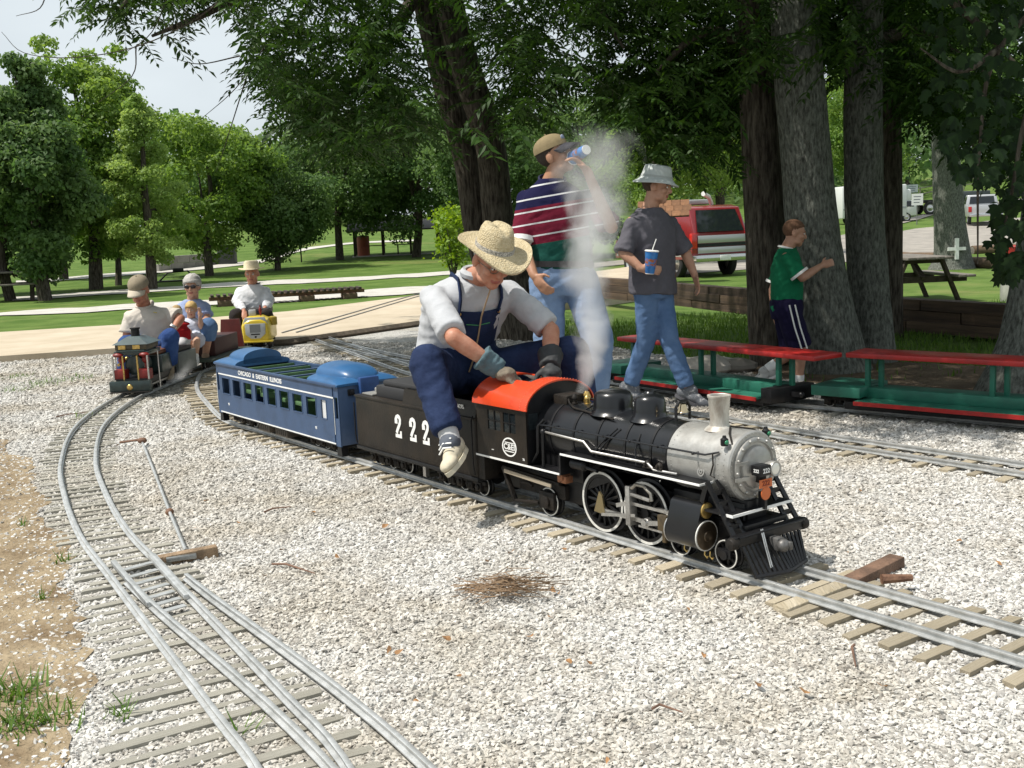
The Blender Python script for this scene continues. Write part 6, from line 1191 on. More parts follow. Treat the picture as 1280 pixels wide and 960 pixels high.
def nrm(a): return a/np.maximum(np.linalg.norm(a,axis=1),1e-9)[:,None]
def rhombs(p,d,n,L,W):
    """leaf blades: base p, direction d, normal n -> 4 verts each, folded a little"""
    s=nrm(np.cross(d,n)); L=L[:,None]; W=W[:,None]; mid=p+d*L*.45
    v=np.stack([p,mid+s*W+n*W*.35,p+d*L-n*L*.12,mid-s*W+n*W*.35],1); q=np.arange(len(p)*4).reshape(-1,4); return v.reshape(-1,3),q
def trunk(parent,pts,rad,mat,name='trunk',n=22,rough=.05,loc=V(0,0,0)):
    pl=spl3(pts,14); r=np.interp(np.linspace(0,1,len(pl)),np.linspace(0,1,len(rad)),rad); rings=[]
    for i,p in enumerate(pl):
        d=unit(pl[min(i+1,len(pl)-1)]-pl[max(i-1,0)]); u,w,_=frame(d); ring=[]
        for a in np.linspace(0,2*math.pi,n,endpoint=False):
            k=1+rough*(noise.noise(Vector((math.cos(a)*3+p[0],math.sin(a)*3,p[2]*1.2)))+.6*noise.noise(Vector((math.cos(a)*9,math.sin(a)*9+p[1],p[2]*3)))); ring.append(p+(u*math.cos(a)+w*math.sin(a))*r[i]*k-loc)
        rings.append(ring)
    mb=MB(); mb.loft(rings); return mb.build(name,mat,parent,smooth=60)
def spl3(pts,per=8):
    pts=[np.array(p,float) for p in pts]; P0=[2*pts[0]-pts[1]]+pts+[2*pts[-1]-pts[-2]]; out=[]
    for i in range(1,len(P0)-2):
        a,b,c,d=P0[i-1:i+3]
        for k in range(per): t=k/per; out.append(.5*((2*b)+(-a+c)*t+(2*a-5*b+4*c-d)*t*t+(-a+3*b-3*c+d)*t**3))
    return out+[pts[-1]]
def far_tree(label,px,py,top,wpx,mat=0,n=9000,leaf=.17,cone=False,low=.22,trunk_w=None,seed=0,Yo=None,tw=1.):
    rng=np.random.default_rng(seed+100); b=gt(px,py); S=np.linalg.norm(b-V(0,0,H))/F
    Ht=(py-top)*S; Wd=wpx*S/2*1.1; low*=.75; t=thing('park_tree',label,'tree',b,group='trees of the park')
    r=(trunk_w or .021*Ht)*tw; trunk(t,[V(0,0,-.1),V(rng.normal()*.08,rng.normal()*.08,Ht*.25),V(rng.normal()*.15,rng.normal()*.1,Ht*.55),V(rng.normal()*.2,0,Ht*.85)],[r*1.35,r,r*.65,r*.2],BARK,n=12)
    nc=70; C=[]; RR=[]
    while len(C)<nc:
        u=rng.normal(size=3); u/=np.linalg.norm(u); rr=rng.uniform(.35,1)**.6; z=low+(1-low)*(.5+.5*u[2]*rr); f=(1-z)/(1-low) if cone else 1
        wz=Wd*(min(1.,1.25*f+.12) if cone else 1.0); C.append(V(u[0]*rr*wz*.82,u[1]*rr*wz*.82,z*Ht)); RR.append(rng.uniform(.13,.24)*Wd*(1.15 if not cone else .95))
    C=np.array(C); RR=np.array(RR)*np.where(C[:,2]>Ht*.9,.6,1); w=RR**2/np.sum(RR**2); k=rng.choice(nc,n,p=w); u=nrm(rng.normal(size=(n,3))); u[:,2]=np.where(rng.random(n)<.35,abs(u[:,2]),u[:,2])
    p=C[k]+u*(RR[k]*rng.uniform(.55,1.12,n))[:,None]*np.array([1.1,1.1,.75]); nn_=nrm(u*.7+rng.normal(size=(n,3))*.6+np.array([0,0,.5])); d=nrm(np.cross(nn_,rng.normal(size=(n,3)))+np.array([0,0,-.25]))
    Lf=leaf*rng.uniform(.6,1.35,n); v,q=rhombs(p,d,nn_,Lf,Lf*.36); cl=rng.random(nc)*.6; lc=np.clip(cl[k]+rng.random(n)*.45,0,1)
    fastmesh('crown',v,q,lc,L_FAR[mat],t)
    for j in rng.choice(nc,7,replace=False): mb=MB(); a=V(0,0,Ht*rng.uniform(.25,.5)); mb.tube([a,(a+C[j])/2+V(0,0,.05*Ht),C[j]],[r*.4,r*.25,r*.08],6); mb.build('limb',BARK,t)
    return t
FT=[('dark oak tree with rounded crown left of the path',57,376,92,178,0,15000,.19,True,.14),
('pale barked tree in deep shade beside the picnic table',14,376,150,120,0,9000,.19,False,.2),
('tall green tree rising behind the pale young tree',120,362,72,190,2,15000,.22,False,.15),
('slender light green young tree behind the tan cap driver',190,362,120,112,1,9000,.13,True,.12),
('narrow mid green tree beyond the grassy path',148,357,215,70,2,5000,.16,False,.3),
('broad tree whose branches meet the pale young tree',262,345,150,170,2,12000,.22,False,.12),
('round dark tree above the white shirt driver',347,338,190,150,0,12000,.2,False,.17),
('wide shade tree with two trunks by the pavilion',425,325,140,190,0,14000,.24,False,.2),
('grey green tree filling behind the pavilion',520,322,120,170,0,11000,.24,False,.16),
('dark tree behind the leaning double trunk',615,325,115,170,0,11000,.22,False,.12),
('tree with hazy crown behind the striped shirt man',735,322,110,150,0,10000,.22,False,.1),
('sunlit leafy tree above the maroon car',835,330,85,170,2,10000,.17,False,.28),
('sunlit leafy tree between car and tree trunks',905,322,60,170,2,10000,.17,False,.30),
('far tree beyond the motorhome',1075,275,90,120,2,7000,.3,False,.2),
('far dark tree along the hilltop above the signs',1135,232,120,110,0,6000,.4,False,.1),
('far dark tree along the hilltop above the pickup',1215,224,110,120,0,6000,.4,False,.1),
('far dark tree at the end of the hilltop',1300,220,105,130,0,6000,.4,False,.1),
('mid green tree beyond the narrow park tree',80,350,160,110,2,8000,.22,False,.2),
('bare stemmed tree at the lawn corner in shade',-45,372,110,150,0,9000,.2,False,.2)]
for i,a in enumerate(FT): far_tree(a[0],a[1],a[2],a[3],a[4],a[5],int(a[6]*2.3),a[7]*.6,a[8],a[9],seed=i)
# distant wood, one mass beyond the lawns
rng=np.random.default_rng(5); n=42000; Xc=rng.uniform(-130,40,n); Yc=rng.uniform(95,135,n); hh=9+5*np.array([noise.noise(Vector((x*.07,y*.05,1))) for x,y in zip(Xc,Yc)])+rng.normal(size=n)*.8
zz=hh*rng.random(n)**.55+np.array([terrain(x,y) for x,y in zip(Xc,Yc)]); p=np.c_[Xc,Yc,zz]; nn_=nrm(rng.normal(size=(n,3))+np.array([-.3,-.5,.7])); d=nrm(np.cross(nn_,rng.normal(size=(n,3)))); Lf=rng.uniform(.5,1.1,n); v,q=rhombs(p,d,nn_,Lf,Lf*.4)
fastmesh('distant_wood',v,q,rng.random(n),L_FAR[0],kind='stuff')
# ---------------------------------------------------------------- compound (walnut) leaves
def compound(p,d,L,rng,nl=8,ll=.085,lw=.0115):
    """p,d (n,3): arching rachis with paired leaflets"""
    n=len(p); d=nrm(d); s=nrm(np.cross(d,np.tile([0,0,1.],(n,1))+rng.normal(size=(n,3))*.25)); up=np.cross(s,d); V_=[];Q=[];K=[]; base=0; tone=rng.random(n)*.7
    for j in range(nl+1):
        t=(j+.6)/(nl+.6); c=p+d*(L*t)[:,None]-np.array([0,0,1.])*(L*t*t*.35)[:,None]
        for sg in ((-1,1) if j<nl else (0,)):
            dd=nrm(d*(.55 if sg else 1)+s*sg*.85+up*.0-np.array([0,0,.35])+rng.normal(size=(n,3))*.16); nn2=nrm(up+rng.normal(size=(n,3))*.35); sz=ll*(1-.35*abs(t-.55))*rng.uniform(.8,1.2,n)*(L/.34)
            v,q=rhombs(c,dd,nn2,sz,sz*(lw/ll)*1.25); V_.append(v); Q.append(q+base); base+=len(v); K.append(np.clip(tone+rng.random(n)*.3,0,1))
    # rachis
    e=p+d*L[:,None]-np.array([0,0,1.])*(L*.35)[:,None]; m=p+d*(L*.5)[:,None]-np.array([0,0,1.])*(L*.09)[:,None]; w=s*.0022
    v=np.stack([p-w,p+w,m+w,m-w],1).reshape(-1,3); V_.append(v); Q.append(np.arange(n*4).reshape(-1,4)+base); base+=len(v); K.append(np.ones(n)*.2); v=np.stack([m-w,m+w,e+w*.5,e-w*.5],1).reshape(-1,3); V_.append(v); Q.append(np.arange(n*4).reshape(-1,4)+base); K.append(np.ones(n)*.2)
    return np.concatenate(V_),np.concatenate(Q),np.concatenate(K)
def in_view_cloud(rng,n,x0,x1,outline,y_top,Y0,Y1,keep=None):
    """points in a deep slab of canopy whose underside follows the outline"""
    ox,oy=zip(*outline); oy=[o-26 for o in oy]; P_=[]
    while len(P_)<n:
        x=rng.uniform(x0,x1); yb=np.interp(x,ox,oy)+rng.normal()*9; y=yb-(yb-y_top)*rng.random()**1.35; Y=rng.uniform(Y0,Y1)
        q=atY(x,y,Y)
        if y>0 and Y<13 and (abs(x-(537+y*.36))<46+y*.05 or (y>70 and 975<x<1050) or (y>110 and (1055<x<1108 or 930<x<975))) and rng.random()<.93: continue
        if noise.noise(Vector((q[0]*.9,q[1]*.6,q[2]*1.3)))>(-.18 if y>0 else -.3): P_.append(q)
    return np.array(P_)
rng=np.random.default_rng(11)
def above(P_): return P_[(P_[:,2]-H)/P_[:,1]+P_[:,0]/P_[:,1]*.0437>.235]
db=V(.22,12.3,0); t=thing('walnut_tree','leaning double-trunk walnut tree with drooping compound leaves overhead','tree',db)
WALNUT=t
def tp(x,y,Y): return atY(x,y,Y)
T1=[V(.30,12.3,-.1),tp(628,300,12.3),tp(612,180,12.2),tp(578,70,12.1),tp(553,-30,12),tp(520,-160,11.9)]; T2=[V(.08,12.5,-.1),tp(601,300,12.5),tp(583,200,12.5),tp(553,90,12.5),tp(528,-20,12.5),tp(505,-150,12.5)]
trunk(t,T1,[.28,.18,.165,.16,.15,.13],BARK,loc=db); trunk(t,T2,[.23,.16,.15,.145,.14,.12],BARK,loc=db)
LB=[[tp(553,-30,12),tp(440,-60,11),tp(330,-20,10.2),tp(250,20,9.5),tp(190,45,9.2)],[tp(520,-160,11.9),tp(380,-180,10),tp(260,-110,9),tp(150,10,8.6)],[tp(553,-30,12),tp(640,-70,11),tp(720,-30,10),tp(780,60,9.6)],[tp(527,-20,12.5),tp(480,60,11.8),tp(430,120,11.2),tp(395,170,11)],[tp(520,-160,11.9),tp(600,-260,9),tp(700,-250,8),tp(800,-150,7.6)]]
for l in LB: mb=MB(); pl=spl3(l,6); mb.tube([p-db for p in pl],list(np.linspace(.085,.012,len(pl))),8); mb.build('limb',BARK,t)
out=[(60,-60),(100,-20),(150,-15),(200,-10),(240,10),(270,0),(300,40),(330,105),(370,180),(420,212),(480,205),(540,200),(600,205),(640,185),(690,120),(740,115),(790,185),(850,205),(900,170),(960,110)]
p=np.concatenate([in_view_cloud(rng,1500,95,960,out,-40,9.3,12.6),in_view_cloud(rng,900,560,960,out,-60,9,12.5),in_view_cloud(rng,420,330,520,[(330,120),(400,200),(520,195)],-20,8.6,11.5),in_view_cloud(rng,60,110,330,[(95,55),(140,45),(200,70),(220,75),(250,40),(300,80),(330,120)],-10,8.8,9.6),in_view_cloud(rng,2600,60,1000,out,-620,7.2,12.6)])
# second flush: whole upper crown
k=2200; pc=np.c_[rng.uniform(-4.2,4.2,k),rng.uniform(8.0,16,k),rng.uniform(3.4,7.5,k)]; pc=above(pc); p=np.concatenate([p,pc]); a=rng.uniform(0,6.28,len(p)); d=np.c_[np.cos(a),np.sin(a),rng.uniform(-.5,.35,len(p))]
v,q,kk=compound(p,d,rng.uniform(.26,.42,len(p)),rng); o=fastmesh('crown',v-db,q,kk,L_WAL,t)
# bare twigs and sprays against the sky, upper left
for k,l in enumerate(([tp(290,-10,8.8),tp(235,30,8.8),tp(165,60,8.8),tp(90,72,8.8),tp(30,66,8.8),tp(2,40,8.8)],[tp(170,58,8.8),tp(165,95,8.8),tp(120,130,8.8)],[tp(215,-20,8.9),tp(190,40,8.9),tp(150,70,8.9)],[tp(60,-20,8.9),tp(50,10,8.9),tp(20,20,8.9)],[tp(330,60,9.2),tp(295,110,9.2),tp(250,150,9.2)],[tp(300,70,9.2),tp(250,80,9.2),tp(215,72,9.2)],[tp(310,90,9.3),tp(285,170,9.3),tp(270,215,9.3)])): mb=MB(); pl=spl3(l,5); mb.tube([p_-db for p_ in pl],list(np.linspace(.0065,.002,len(pl))),5); mb.build('twig',BARK,t)
# ---------------------------------------------------------------- four-trunk tree on the right
cb=V(2.35,9.0,0); t=thing('four_trunk_tree','big tree with four grey trunks rising from one base','tree',cb)
def sc(Y): return Y/F
for pts,rad,m in (([tp(1046,512,8.8),tp(1034,440,8.75),tp(1021,340,8.75),tp(1010,230,8.8),tp(1000,110,8.8),tp(990,-30,8.8),tp(980,-200,8.9)],[.40,.285,.225,.20,.195,.18,.15],BARK2),([tp(970,505,9.3),tp(966,440,9.3),tp(958,300,9.3),tp(951,180,9.3),tp(946,60,9.3),tp(935,-120,9.3)],[.24,.195,.175,.165,.15,.13],BARK),([tp(1094,505,9.15),tp(1090,430,9.15),tp(1082,300,9.15),tp(1079,180,9.15),tp(1080,60,9.1),tp(1085,-150,9)],[.25,.185,.16,.155,.15,.13],BARK2),([tp(1112,490,11),tp(1112,400,11),tp(1113,250,11),tp(1112,130,11),tp(1118,0,11)],[.16,.13,.12,.11,.1],BARK)):
    trunk(t,pts,rad,m,loc=cb,n=28,rough=.07)
rng=np.random.default_rng(23)
out=[(740,125),(780,160),(840,205),(880,215),(930,190),(960,110),(1000,80),(1060,100),(1110,130),(1160,165),(1200,170),(1250,230),(1300,250),(1500,260)]
p=np.concatenate([in_view_cloud(rng,1500,760,1320,out,-60,8.6,12.5),in_view_cloud(rng,1300,900,1500,out,-80,9.5,13),in_view_cloud(rng,2400,780,1700,out,-640,7.4,13)])
k=3600; pc=above(np.c_[rng.uniform(-.6,7.5,k),rng.uniform(6.0,15,k),rng.uniform(3.2,7.5,k)]); p=np.concatenate([p,pc]); a=rng.uniform(0,6.28,len(p)); d=np.c_[np.cos(a),np.sin(a),rng.uniform(-.6,.3,len(p))]
v,q,kk=compound(p,d,rng.uniform(.26,.42,len(p)),rng); fastmesh('crown',v-cb,q,kk,L_WAL,t)
for l in ([tp(990,-30,8.8),tp(1100,-60,8.5),tp(1200,10,8.2),tp(1270,80,8)],[tp(946,60,9.3),tp(880,40,9.2),tp(820,90,9.1)],[tp(1080,60,9.1),tp(1150,40,9.5),tp(1230,90,9.8)]): mb=MB(); pl=spl3(l,6); mb.tube([x-cb for x in pl],list(np.linspace(.07,.012,len(pl))),8); mb.build('limb',BARK,t)
# ---------------------------------------------------------------- cross-marked tree and leafy bough at right
q=gt(1190,336); t=thing('marked_tree','grey tree trunk with white painted cross beside the log kerbs','tree',q); S=np.linalg.norm(q)/F
pts=[q+V(0,0,-.1)]+[atY(x,y,q[1]) for x,y in ((1190,318),(1186,260),(1182,190),(1180,120),(1182,40),(1185,-40))]; trunk(t,pts,[.62,.44,.36,.33,.3,.27,.2],BARK2,loc=q,n=18)
mb=MB(); c=atY(1196,311,q[1]-.46)-q; mb.box(c[0]-.22,c[0]+.22,c[1]-.02,c[1]+.03,c[2]-.04,c[2]+.04); mb.box(c[0]-.045,c[0]+.045,c[1]-.025,c[1]+.03,c[2]-.26,c[2]+.26); mb.build('painted_cross',WHITE,t)
rng=np.random.default_rng(31); n=9000; C=np.array([atY(rng.uniform(1120,1260),rng.uniform(-80,110),q[1]+rng.normal()*1.5) for _ in range(45)]); k=rng.integers(0,45,n); p=C[k]+rng.normal(size=(n,3))*.45; nn_=nrm(rng.normal(size=(n,3))+np.array([0,0,.6])); d=nrm(np.cross(nn_,rng.normal(size=(n,3)))); Lf=rng.uniform(.12,.24,n); v,qq=rhombs(p,d,nn_,Lf,Lf*.4); fastmesh('crown',v-q,qq,rng.random(n),L_FAR[0],t)
def lobed(p,d,n_,L):
    """five-lobed leaves, fan of quads around the base"""
    s=nrm(np.cross(d,n_)); pts=[(0,0),(.28,.02),(.52,.22),(.36,.38),(.46,.72),(.20,.66),(0,1.0),(-.20,.66),(-.46,.72),(-.36,.38),(-.52,.22),(-.28,.02)]; V_=np.stack([p+s*(L*x)[:,None]+d*(L*y)[:,None]-n_*(L*.25*(x*x))[:,None] for x,y in pts],1); m=len(p); base=np.arange(m)[:,None]*12
    Q=np.concatenate([base+np.array(t_) for t_ in ((0,1,2,3),(0,3,4,5),(0,5,6,7),(0,7,8,9),(0,9,10,11))]); return V_.reshape(-1,3),Q
bb=V(3.0,6.35,0); t=thing('maple_bough','dark broad-leaved bough hanging down at the right edge','branch',(3.35,6.3,2.6)); bo=V(3.35,6.3,2.6); P_=[]; rng=np.random.default_rng(41)
ol=[(40,1155),(120,1160),(180,1175),(218,1195),(232,1246),(270,1244),(300,1233),(325,1240),(345,1247)]
while len(P_)<430:
    y=rng.uniform(-60,345); xl=np.interp(y,[o[0] for o in ol],[o[1] for o in ol]); xr=1330 if y<262 else np.interp(y,[262,345],[1330,1268]); x=rng.uniform(xl,xr); qn=atY(x,y,rng.uniform(5.7,6.9))
    P_.append(qn)
p=np.array(P_); a=rng.uniform(0,6.28,len(p)); d=nrm(np.c_[np.cos(a)*.5,np.sin(a)*.5,-np.ones(len(p))*.9]); nn_=nrm(np.c_[rng.normal(size=len(p))*.5,-np.ones(len(p))*.7,rng.uniform(.2,1.1,len(p))]); v,qq=lobed(p,d,nn_,rng.uniform(.06,.10,len(p))); fastmesh('leaves',v-bo,qq,np.repeat(rng.random(len(p)),5)[:len(qq)],L_MAP,t)
for l in ([V(2.9,8.6,4.6),V(3.2,7.4,3.9),bo],[bo,tp(1250,60,6.3),tp(1225,180,6.3),tp(1222,330,6.3)],[bo,tp(1290,120,6.2),tp(1265,240,6.2),tp(1250,310,6.2)],[tp(1250,60,6.3),tp(1200,90,6.2),tp(1150,60,6.2)]): mb=MB(); pl=spl3(l,6); mb.tube([x-bo for x in pl],list(np.linspace(.02,.004,len(pl))),6); mb.build('stem',BARK,t)
rng=np.random.default_rng(71); k=1300; pc=above(np.c_[rng.uniform(.2,3.6,k),rng.uniform(5.5,7.2,k),rng.uniform(2.9,5,k)]); a=rng.uniform(0,6.28,len(pc)); v,qq,kk=compound(pc,np.c_[np.cos(a),np.sin(a),rng.uniform(-.6,.2,len(pc))],rng.uniform(.26,.4,len(pc)),rng); fastmesh('shade_leaves',v-bo,qq,kk,L_WAL,t)  # unseen leaves above the frame, added to shade the bough and gravel
# a trunk foot just right of the frame edge
q=g(1300,500); t=thing('edge_tree','pale lichen trunk at the edge beside the bench car','tree',q); trunk(t,[q+V(.05,.3,-.1),q+V(.12,.3,.35),q+V(.22,.32,1.2),q+V(.3,.35,2.4),q+V(.4,.4,4)],[.36,.24,.2,.18,.15],BARK2,loc=q)
rng=np.random.default_rng(51); k=500; pc=np.c_[rng.uniform(2.6,6,k),rng.uniform(5.6,8.5,k),rng.uniform(3.3,5.5,k)]; a=rng.uniform(0,6.28,k); v,qq,kk=compound(pc,np.c_[np.cos(a),np.sin(a),rng.uniform(-.6,.2,k)],rng.uniform(.26,.4,k),rng); fastmesh('crown',v-q,qq,kk,L_WAL,t)
# bright shrub behind the engineer
q=gt(567,352); t=thing('shrub','bright yellow-green shrub beside the double trunk','shrub',q); k_=np.linalg.norm(q)/F*86/1.25; t.scale=(k_,k_,k_); mb=MB()
for k in range(7): a=k*.9; mb.tube([V(0,0,0),V(math.cos(a)*.12,math.sin(a)*.12,.45),V(math.cos(a)*.25,math.sin(a)*.25,.95)],[.02,.013,.005],5)
mb.build('stems',BARK,t); rng=np.random.default_rng(61); n=1500; C=np.c_[rng.normal(size=26)*.13,rng.normal(size=26)*.13,rng.uniform(.35,1.22,26)]; k=rng.integers(0,26,n); p=C[k]+rng.normal(size=(n,3))*.085; nn_=nrm(rng.normal(size=(n,3))+np.array([0,0,.6])); d=nrm(np.cross(nn_,rng.normal(size=(n,3)))); Lf=rng.uniform(.05,.1,n); v,qq=rhombs(p,d,nn_,Lf,Lf*.35); fastmesh('foliage',v,qq,rng.random(n),leafmat('lime_leaf',(.12,.22,.02),(.24,.36,.04),.4),t)
# ================================================================ gravel, litter, grass and steam
def inside(P_,poly):
    x,y=P_[:,0],P_[:,1]; poly=np.array([p[:2] for p in poly]); c=np.zeros(len(P_),bool); j=len(poly)-1
    for i in range(len(poly)):
        xi,yi=poly[i]; xj,yj=poly[j]; m=((yi>y)!=(yj>y))&(x<(xj-xi)*(y-yi)/(yj-yi+1e-12)+xi); c^=m; j=i
    return c
rng=np.random.default_rng(3); pts=[]; sz=[]
for (y0,y1,dens,s0,s1) in ((2.0,3.2,10500,.0038,.0115),(3.2,4.6,8000,.0042,.012),(4.6,6.6,4600,.005,.0135),(6.6,9,2300,.007,.016),(9,12.6,900,.009,.02)):
    w=.52*y1+.45; n=int(dens*(y1-y0)*2*w); P_=np.c_[rng.uniform(-w,w,n),rng.uniform(y0,y1,n)]; pts.append(P_); sz.append(s0+(s1-s0)*rng.random(n)**2.2)
P_=np.concatenate(pts); sz=np.concatenate(sz); ok=inside(P_,YARD); ind=inside(P_,DIRTP)
dn=np.array([noise.noise(Vector((x*1.4,y*1.4,9))) for x,y in P_]); dv_=np.array([p[:2] for p in DIRTP if p[1]<9 and p[1]>1.5 and p[0]>-4]); ed=np.full(len(P_),9.)
for i_ in np.where(ind)[0]: ed[i_]=np.min(np.hypot(dv_[:,0]-P_[i_,0],dv_[:,1]-P_[i_,1]))
ok&=~(ind&(rng.random(len(P_))>np.clip(.97-ed*3.0,.03,1))); P_,sz=P_[ok],sz[ok]
keep=np.ones(len(P_),bool); TI=np.array(TIES)
for cx,cy,dx,dy,hl,hw_ in TI[TI[:,1]<13]:
    m=np.where((abs(P_[:,0]-cx)<hl+.02)&(abs(P_[:,1]-cy)<hl+.02))[0]; r=P_[m]-np.array([cx,cy]); al=r[:,0]*dx+r[:,1]*dy; ac=-r[:,0]*dy+r[:,1]*dx; hit=(abs(al)<hw_+.004)&(abs(ac)<hl); hit&=~((rng.random(len(m))<.10)&(sz[m]<.010)); keep[m[hit]]=False
for pl,ga in ((plA,.21),(plB,.19),(plC,.19),(plD,.19),(pd,.19)):
    for sg in (-1,1):
        rl=offset(pl,sg*ga/2); 
        for a in range(0,len(rl)-1):
            p0,p1=rl[a],rl[a+1]; m=np.where((abs(P_[:,0]-p0[0])<.14)&(abs(P_[:,1]-p0[1])<.14)&keep)[0]
            if len(m)==0: continue
            dv=unit(p1-p0); r=P_[m]-p0; keep[m[abs(-r[:,0]*dv[1]+r[:,1]*dv[0])<.016]]=False
P_,sz=P_[keep],sz[keep]; n=len(P_)
zz=-.011+sz*rng.uniform(-.35,.35,n)
# between ties the stones sit a little lower
me=bpy.data.meshes.new('gravel_stones'); me.vertices.add(n); me.vertices.foreach_set('co',np.c_[P_,zz].astype(np.float32).ravel())
a=me.attributes.new('sc','FLOAT_VECTOR','POINT'); a.data.foreach_set('vector',(sz[:,None]*np.c_[rng.uniform(.7,1.35,n),rng.uniform(.6,1.0,n),rng.uniform(.35,.65,n)]).astype(np.float32).ravel())
a=me.attributes.new('ro','FLOAT_VECTOR','POINT'); a.data.foreach_set('vector',np.c_[rng.normal(size=n)*.45,rng.normal(size=n)*.45,rng.uniform(0,6.28,n)].astype(np.float32).ravel())
a=me.attributes.new('kk','INT','POINT'); a.data.foreach_set('value',rng.integers(0,3,n).astype(np.int32))
go=link('gravel_stones',me,STONE,kind='stuff',label='loose pale crushed limestone spread over the yard',cat='gravel')
ng=bpy.data.node_groups.new('scatter','GeometryNodeTree'); ng.interface.new_socket('Geometry',in_out='INPUT',socket_type='NodeSocketGeometry'); ng.interface.new_socket('Geometry',in_out='OUTPUT',socket_type='NodeSocketGeometry')
gi=N(ng,'NodeGroupInput'); go_=N(ng,'NodeGroupOutput'); jn=N(ng,'GeometryNodeJoinGeometry'); mp=N(ng,'GeometryNodeMeshToPoints'); ng.links.new(gi.outputs[0],mp.inputs[0])
def attr(nm,ty): q=N(ng,'GeometryNodeInputNamedAttribute',data_type=ty); q.inputs[0].default_value=nm; return q
for kx in range(3):
    ic=N(ng,'GeometryNodeMeshIcoSphere'); ic.inputs['Radius'].default_value=1; ic.inputs['Subdivisions'].default_value=1
    sp=N(ng,'GeometryNodeSetPosition'); wn=N(ng,'ShaderNodeTexWhiteNoise',noise_dimensions='4D'); wn.inputs['W'].default_value=kx*3.7+1; po=N(ng,'GeometryNodeInputPosition'); ng.links.new(po.outputs[0],wn.inputs['Vector'])
    vm=N(ng,'ShaderNodeVectorMath',operation='MULTIPLY_ADD'); vm.inputs[1].default_value=(.75,.75,.75); vm.inputs[2].default_value=(-.375,-.375,-.375); ng.links.new(wn.outputs['Color'],vm.inputs[0]); ng.links.new(ic.outputs[0],sp.inputs[0]); ng.links.new(vm.outputs[0],sp.inputs['Offset'])
    sm=N(ng,'GeometryNodeSetMaterial'); sm.inputs['Material'].default_value=STONE; ng.links.new(sp.outputs[0],sm.inputs[0])
    ip=N(ng,'GeometryNodeInstanceOnPoints'); ng.links.new(mp.outputs[0],ip.inputs['Points']); ng.links.new(sm.outputs[0],ip.inputs['Instance'])
    cp=N(ng,'FunctionNodeCompare',data_type='INT',operation='EQUAL'); cp.inputs[3].default_value=kx; ng.links.new(attr('kk','INT').outputs[0],cp.inputs[2]); ng.links.new(cp.outputs[0],ip.inputs['Selection'])
    er=N(ng,'FunctionNodeEulerToRotation'); ng.links.new(attr('ro','FLOAT_VECTOR').outputs[0],er.inputs[0]); ng.links.new(er.outputs[0],ip.inputs['Rotation']); ng.links.new(attr('sc','FLOAT_VECTOR').outputs[0],ip.inputs['Scale']); ng.links.new(ip.outputs[0],jn.inputs[0])
ng.links.new(jn.outputs[0],go_.inputs[0]); md=go.modifiers.new('scatter','NODES'); md.node_group=ng
# fallen leaves and twigs
LFB=P('dry_leaf',(.20,.10,.045),.8,col2=(.33,.18,.07),vs=20,rnd=.35); lm=[]
for k in range(4):
    mb=MB(); n_=9; L=[V(math.cos(a)*.5*(1+.2*math.sin(3*a+k)),math.sin(a)*(.28+.04*k),.12*math.sin(a*2+k)+.1*math.cos(a)) for a in np.linspace(0,6.283,n_,endpoint=False)]; mb.add(L+[V(0,0,-.08)],[(i,(i+1)%n_,n_) for i in range(n_)]); m_=mb.mesh('dry_leaf',smooth=0,recalc=False); m_.materials.append(LFB); lm.append(m_)
def leaflab(x,y):
    if x>880: return 'small dry leaf on gravel beside the track ahead of the locomotive'
    if 590<x<730 and y<785: return 'small dry leaf beside the clump of dry grass'
    if x<300: return 'small dry leaf near the metal switch rod'
    if y<725: return 'small dry leaf on gravel between coach and turnout'
    return 'small dry leaf on the open gravel away from any rails'
rr=random.Random(4); spots=[(862,765),(700,740),(694,738),(710,828),(705,690),(685,776),(636,744),(610,700),(955,660),(1015,612),(1075,612),(1045,724),(1245,706),(1010,868),(640,690),(575,850),(500,820),(520,880),(760,955),(930,720),(486,812),(255,625),(300,655),(350,690),(240,660),(270,690),(395,640),(480,660),(420,700),(205,555),(165,556),(150,555),(660,800),(740,830),(560,800),(880,820),(950,860),(1100,860),(1180,760),(330,720),(1140,640),(1200,680),(1060,690)]
for x,y in spots:
    q=g(x+rr.uniform(-4,4),y+rr.uniform(-3,3)); s=rr.uniform(.014,.032); o=link('dry_leaf',rr.choice(lm),None,loc=(q[0],q[1],.004+s*.15),label=leaflab(x,y),cat='leaf',group='dry leaves on the gravel'); o.rotation_euler=(rr.uniform(-.5,.5),rr.uniform(-.5,.5),rr.uniform(0,6.3)); o.scale=(s,s,s)
def twig(x0,y0,x1,y1,lab,r=.005):
    a=g(x0,y0,.002); b=g(x1,y1,.002); r*=.7; mb=MB(); mb.tube([V(0,0,0)]+[(b-a)*k+V(0,.02*math.sin(k*5),.004) for k in (.3,.6,1)],[r,r,r*.8,r*.5],6); mb.build('twig',P('twig_brown',(.16,.09,.06),.85,var=.3),loc=a,label=lab,cat='twig',group='twigs on the gravel')
twig(815,886,852,888,'short reddish stick alone on open gravel',.005); twig(1068,806,1067,832,'bent grey stick below the tie ends',.006); twig(70,521,112,515,'dark twig lying left of the curved track',.007); twig(330,640,365,633,'thin brown twig between coach and switch rod',.006); twig(340,705,395,716,'dark curled twig right of the brown timber',.006); twig(495,560,470,566,'fine twig on gravel beside the coach track',.004)
rng=np.random.default_rng(8); c0=g(628,738,.01); mb=MB()
for k in range(230):
    a=rng.normal()*.5+(0 if rng.random()<.5 else math.pi); L=rng.uniform(.03,.11); p=V(rng.normal()*.06,rng.normal()*.05,rng.uniform(.01,.035)); mb.tube([p,p+V(math.cos(a)*L,math.sin(a)*L*.6,rng.normal()*.012)],.0016,3)
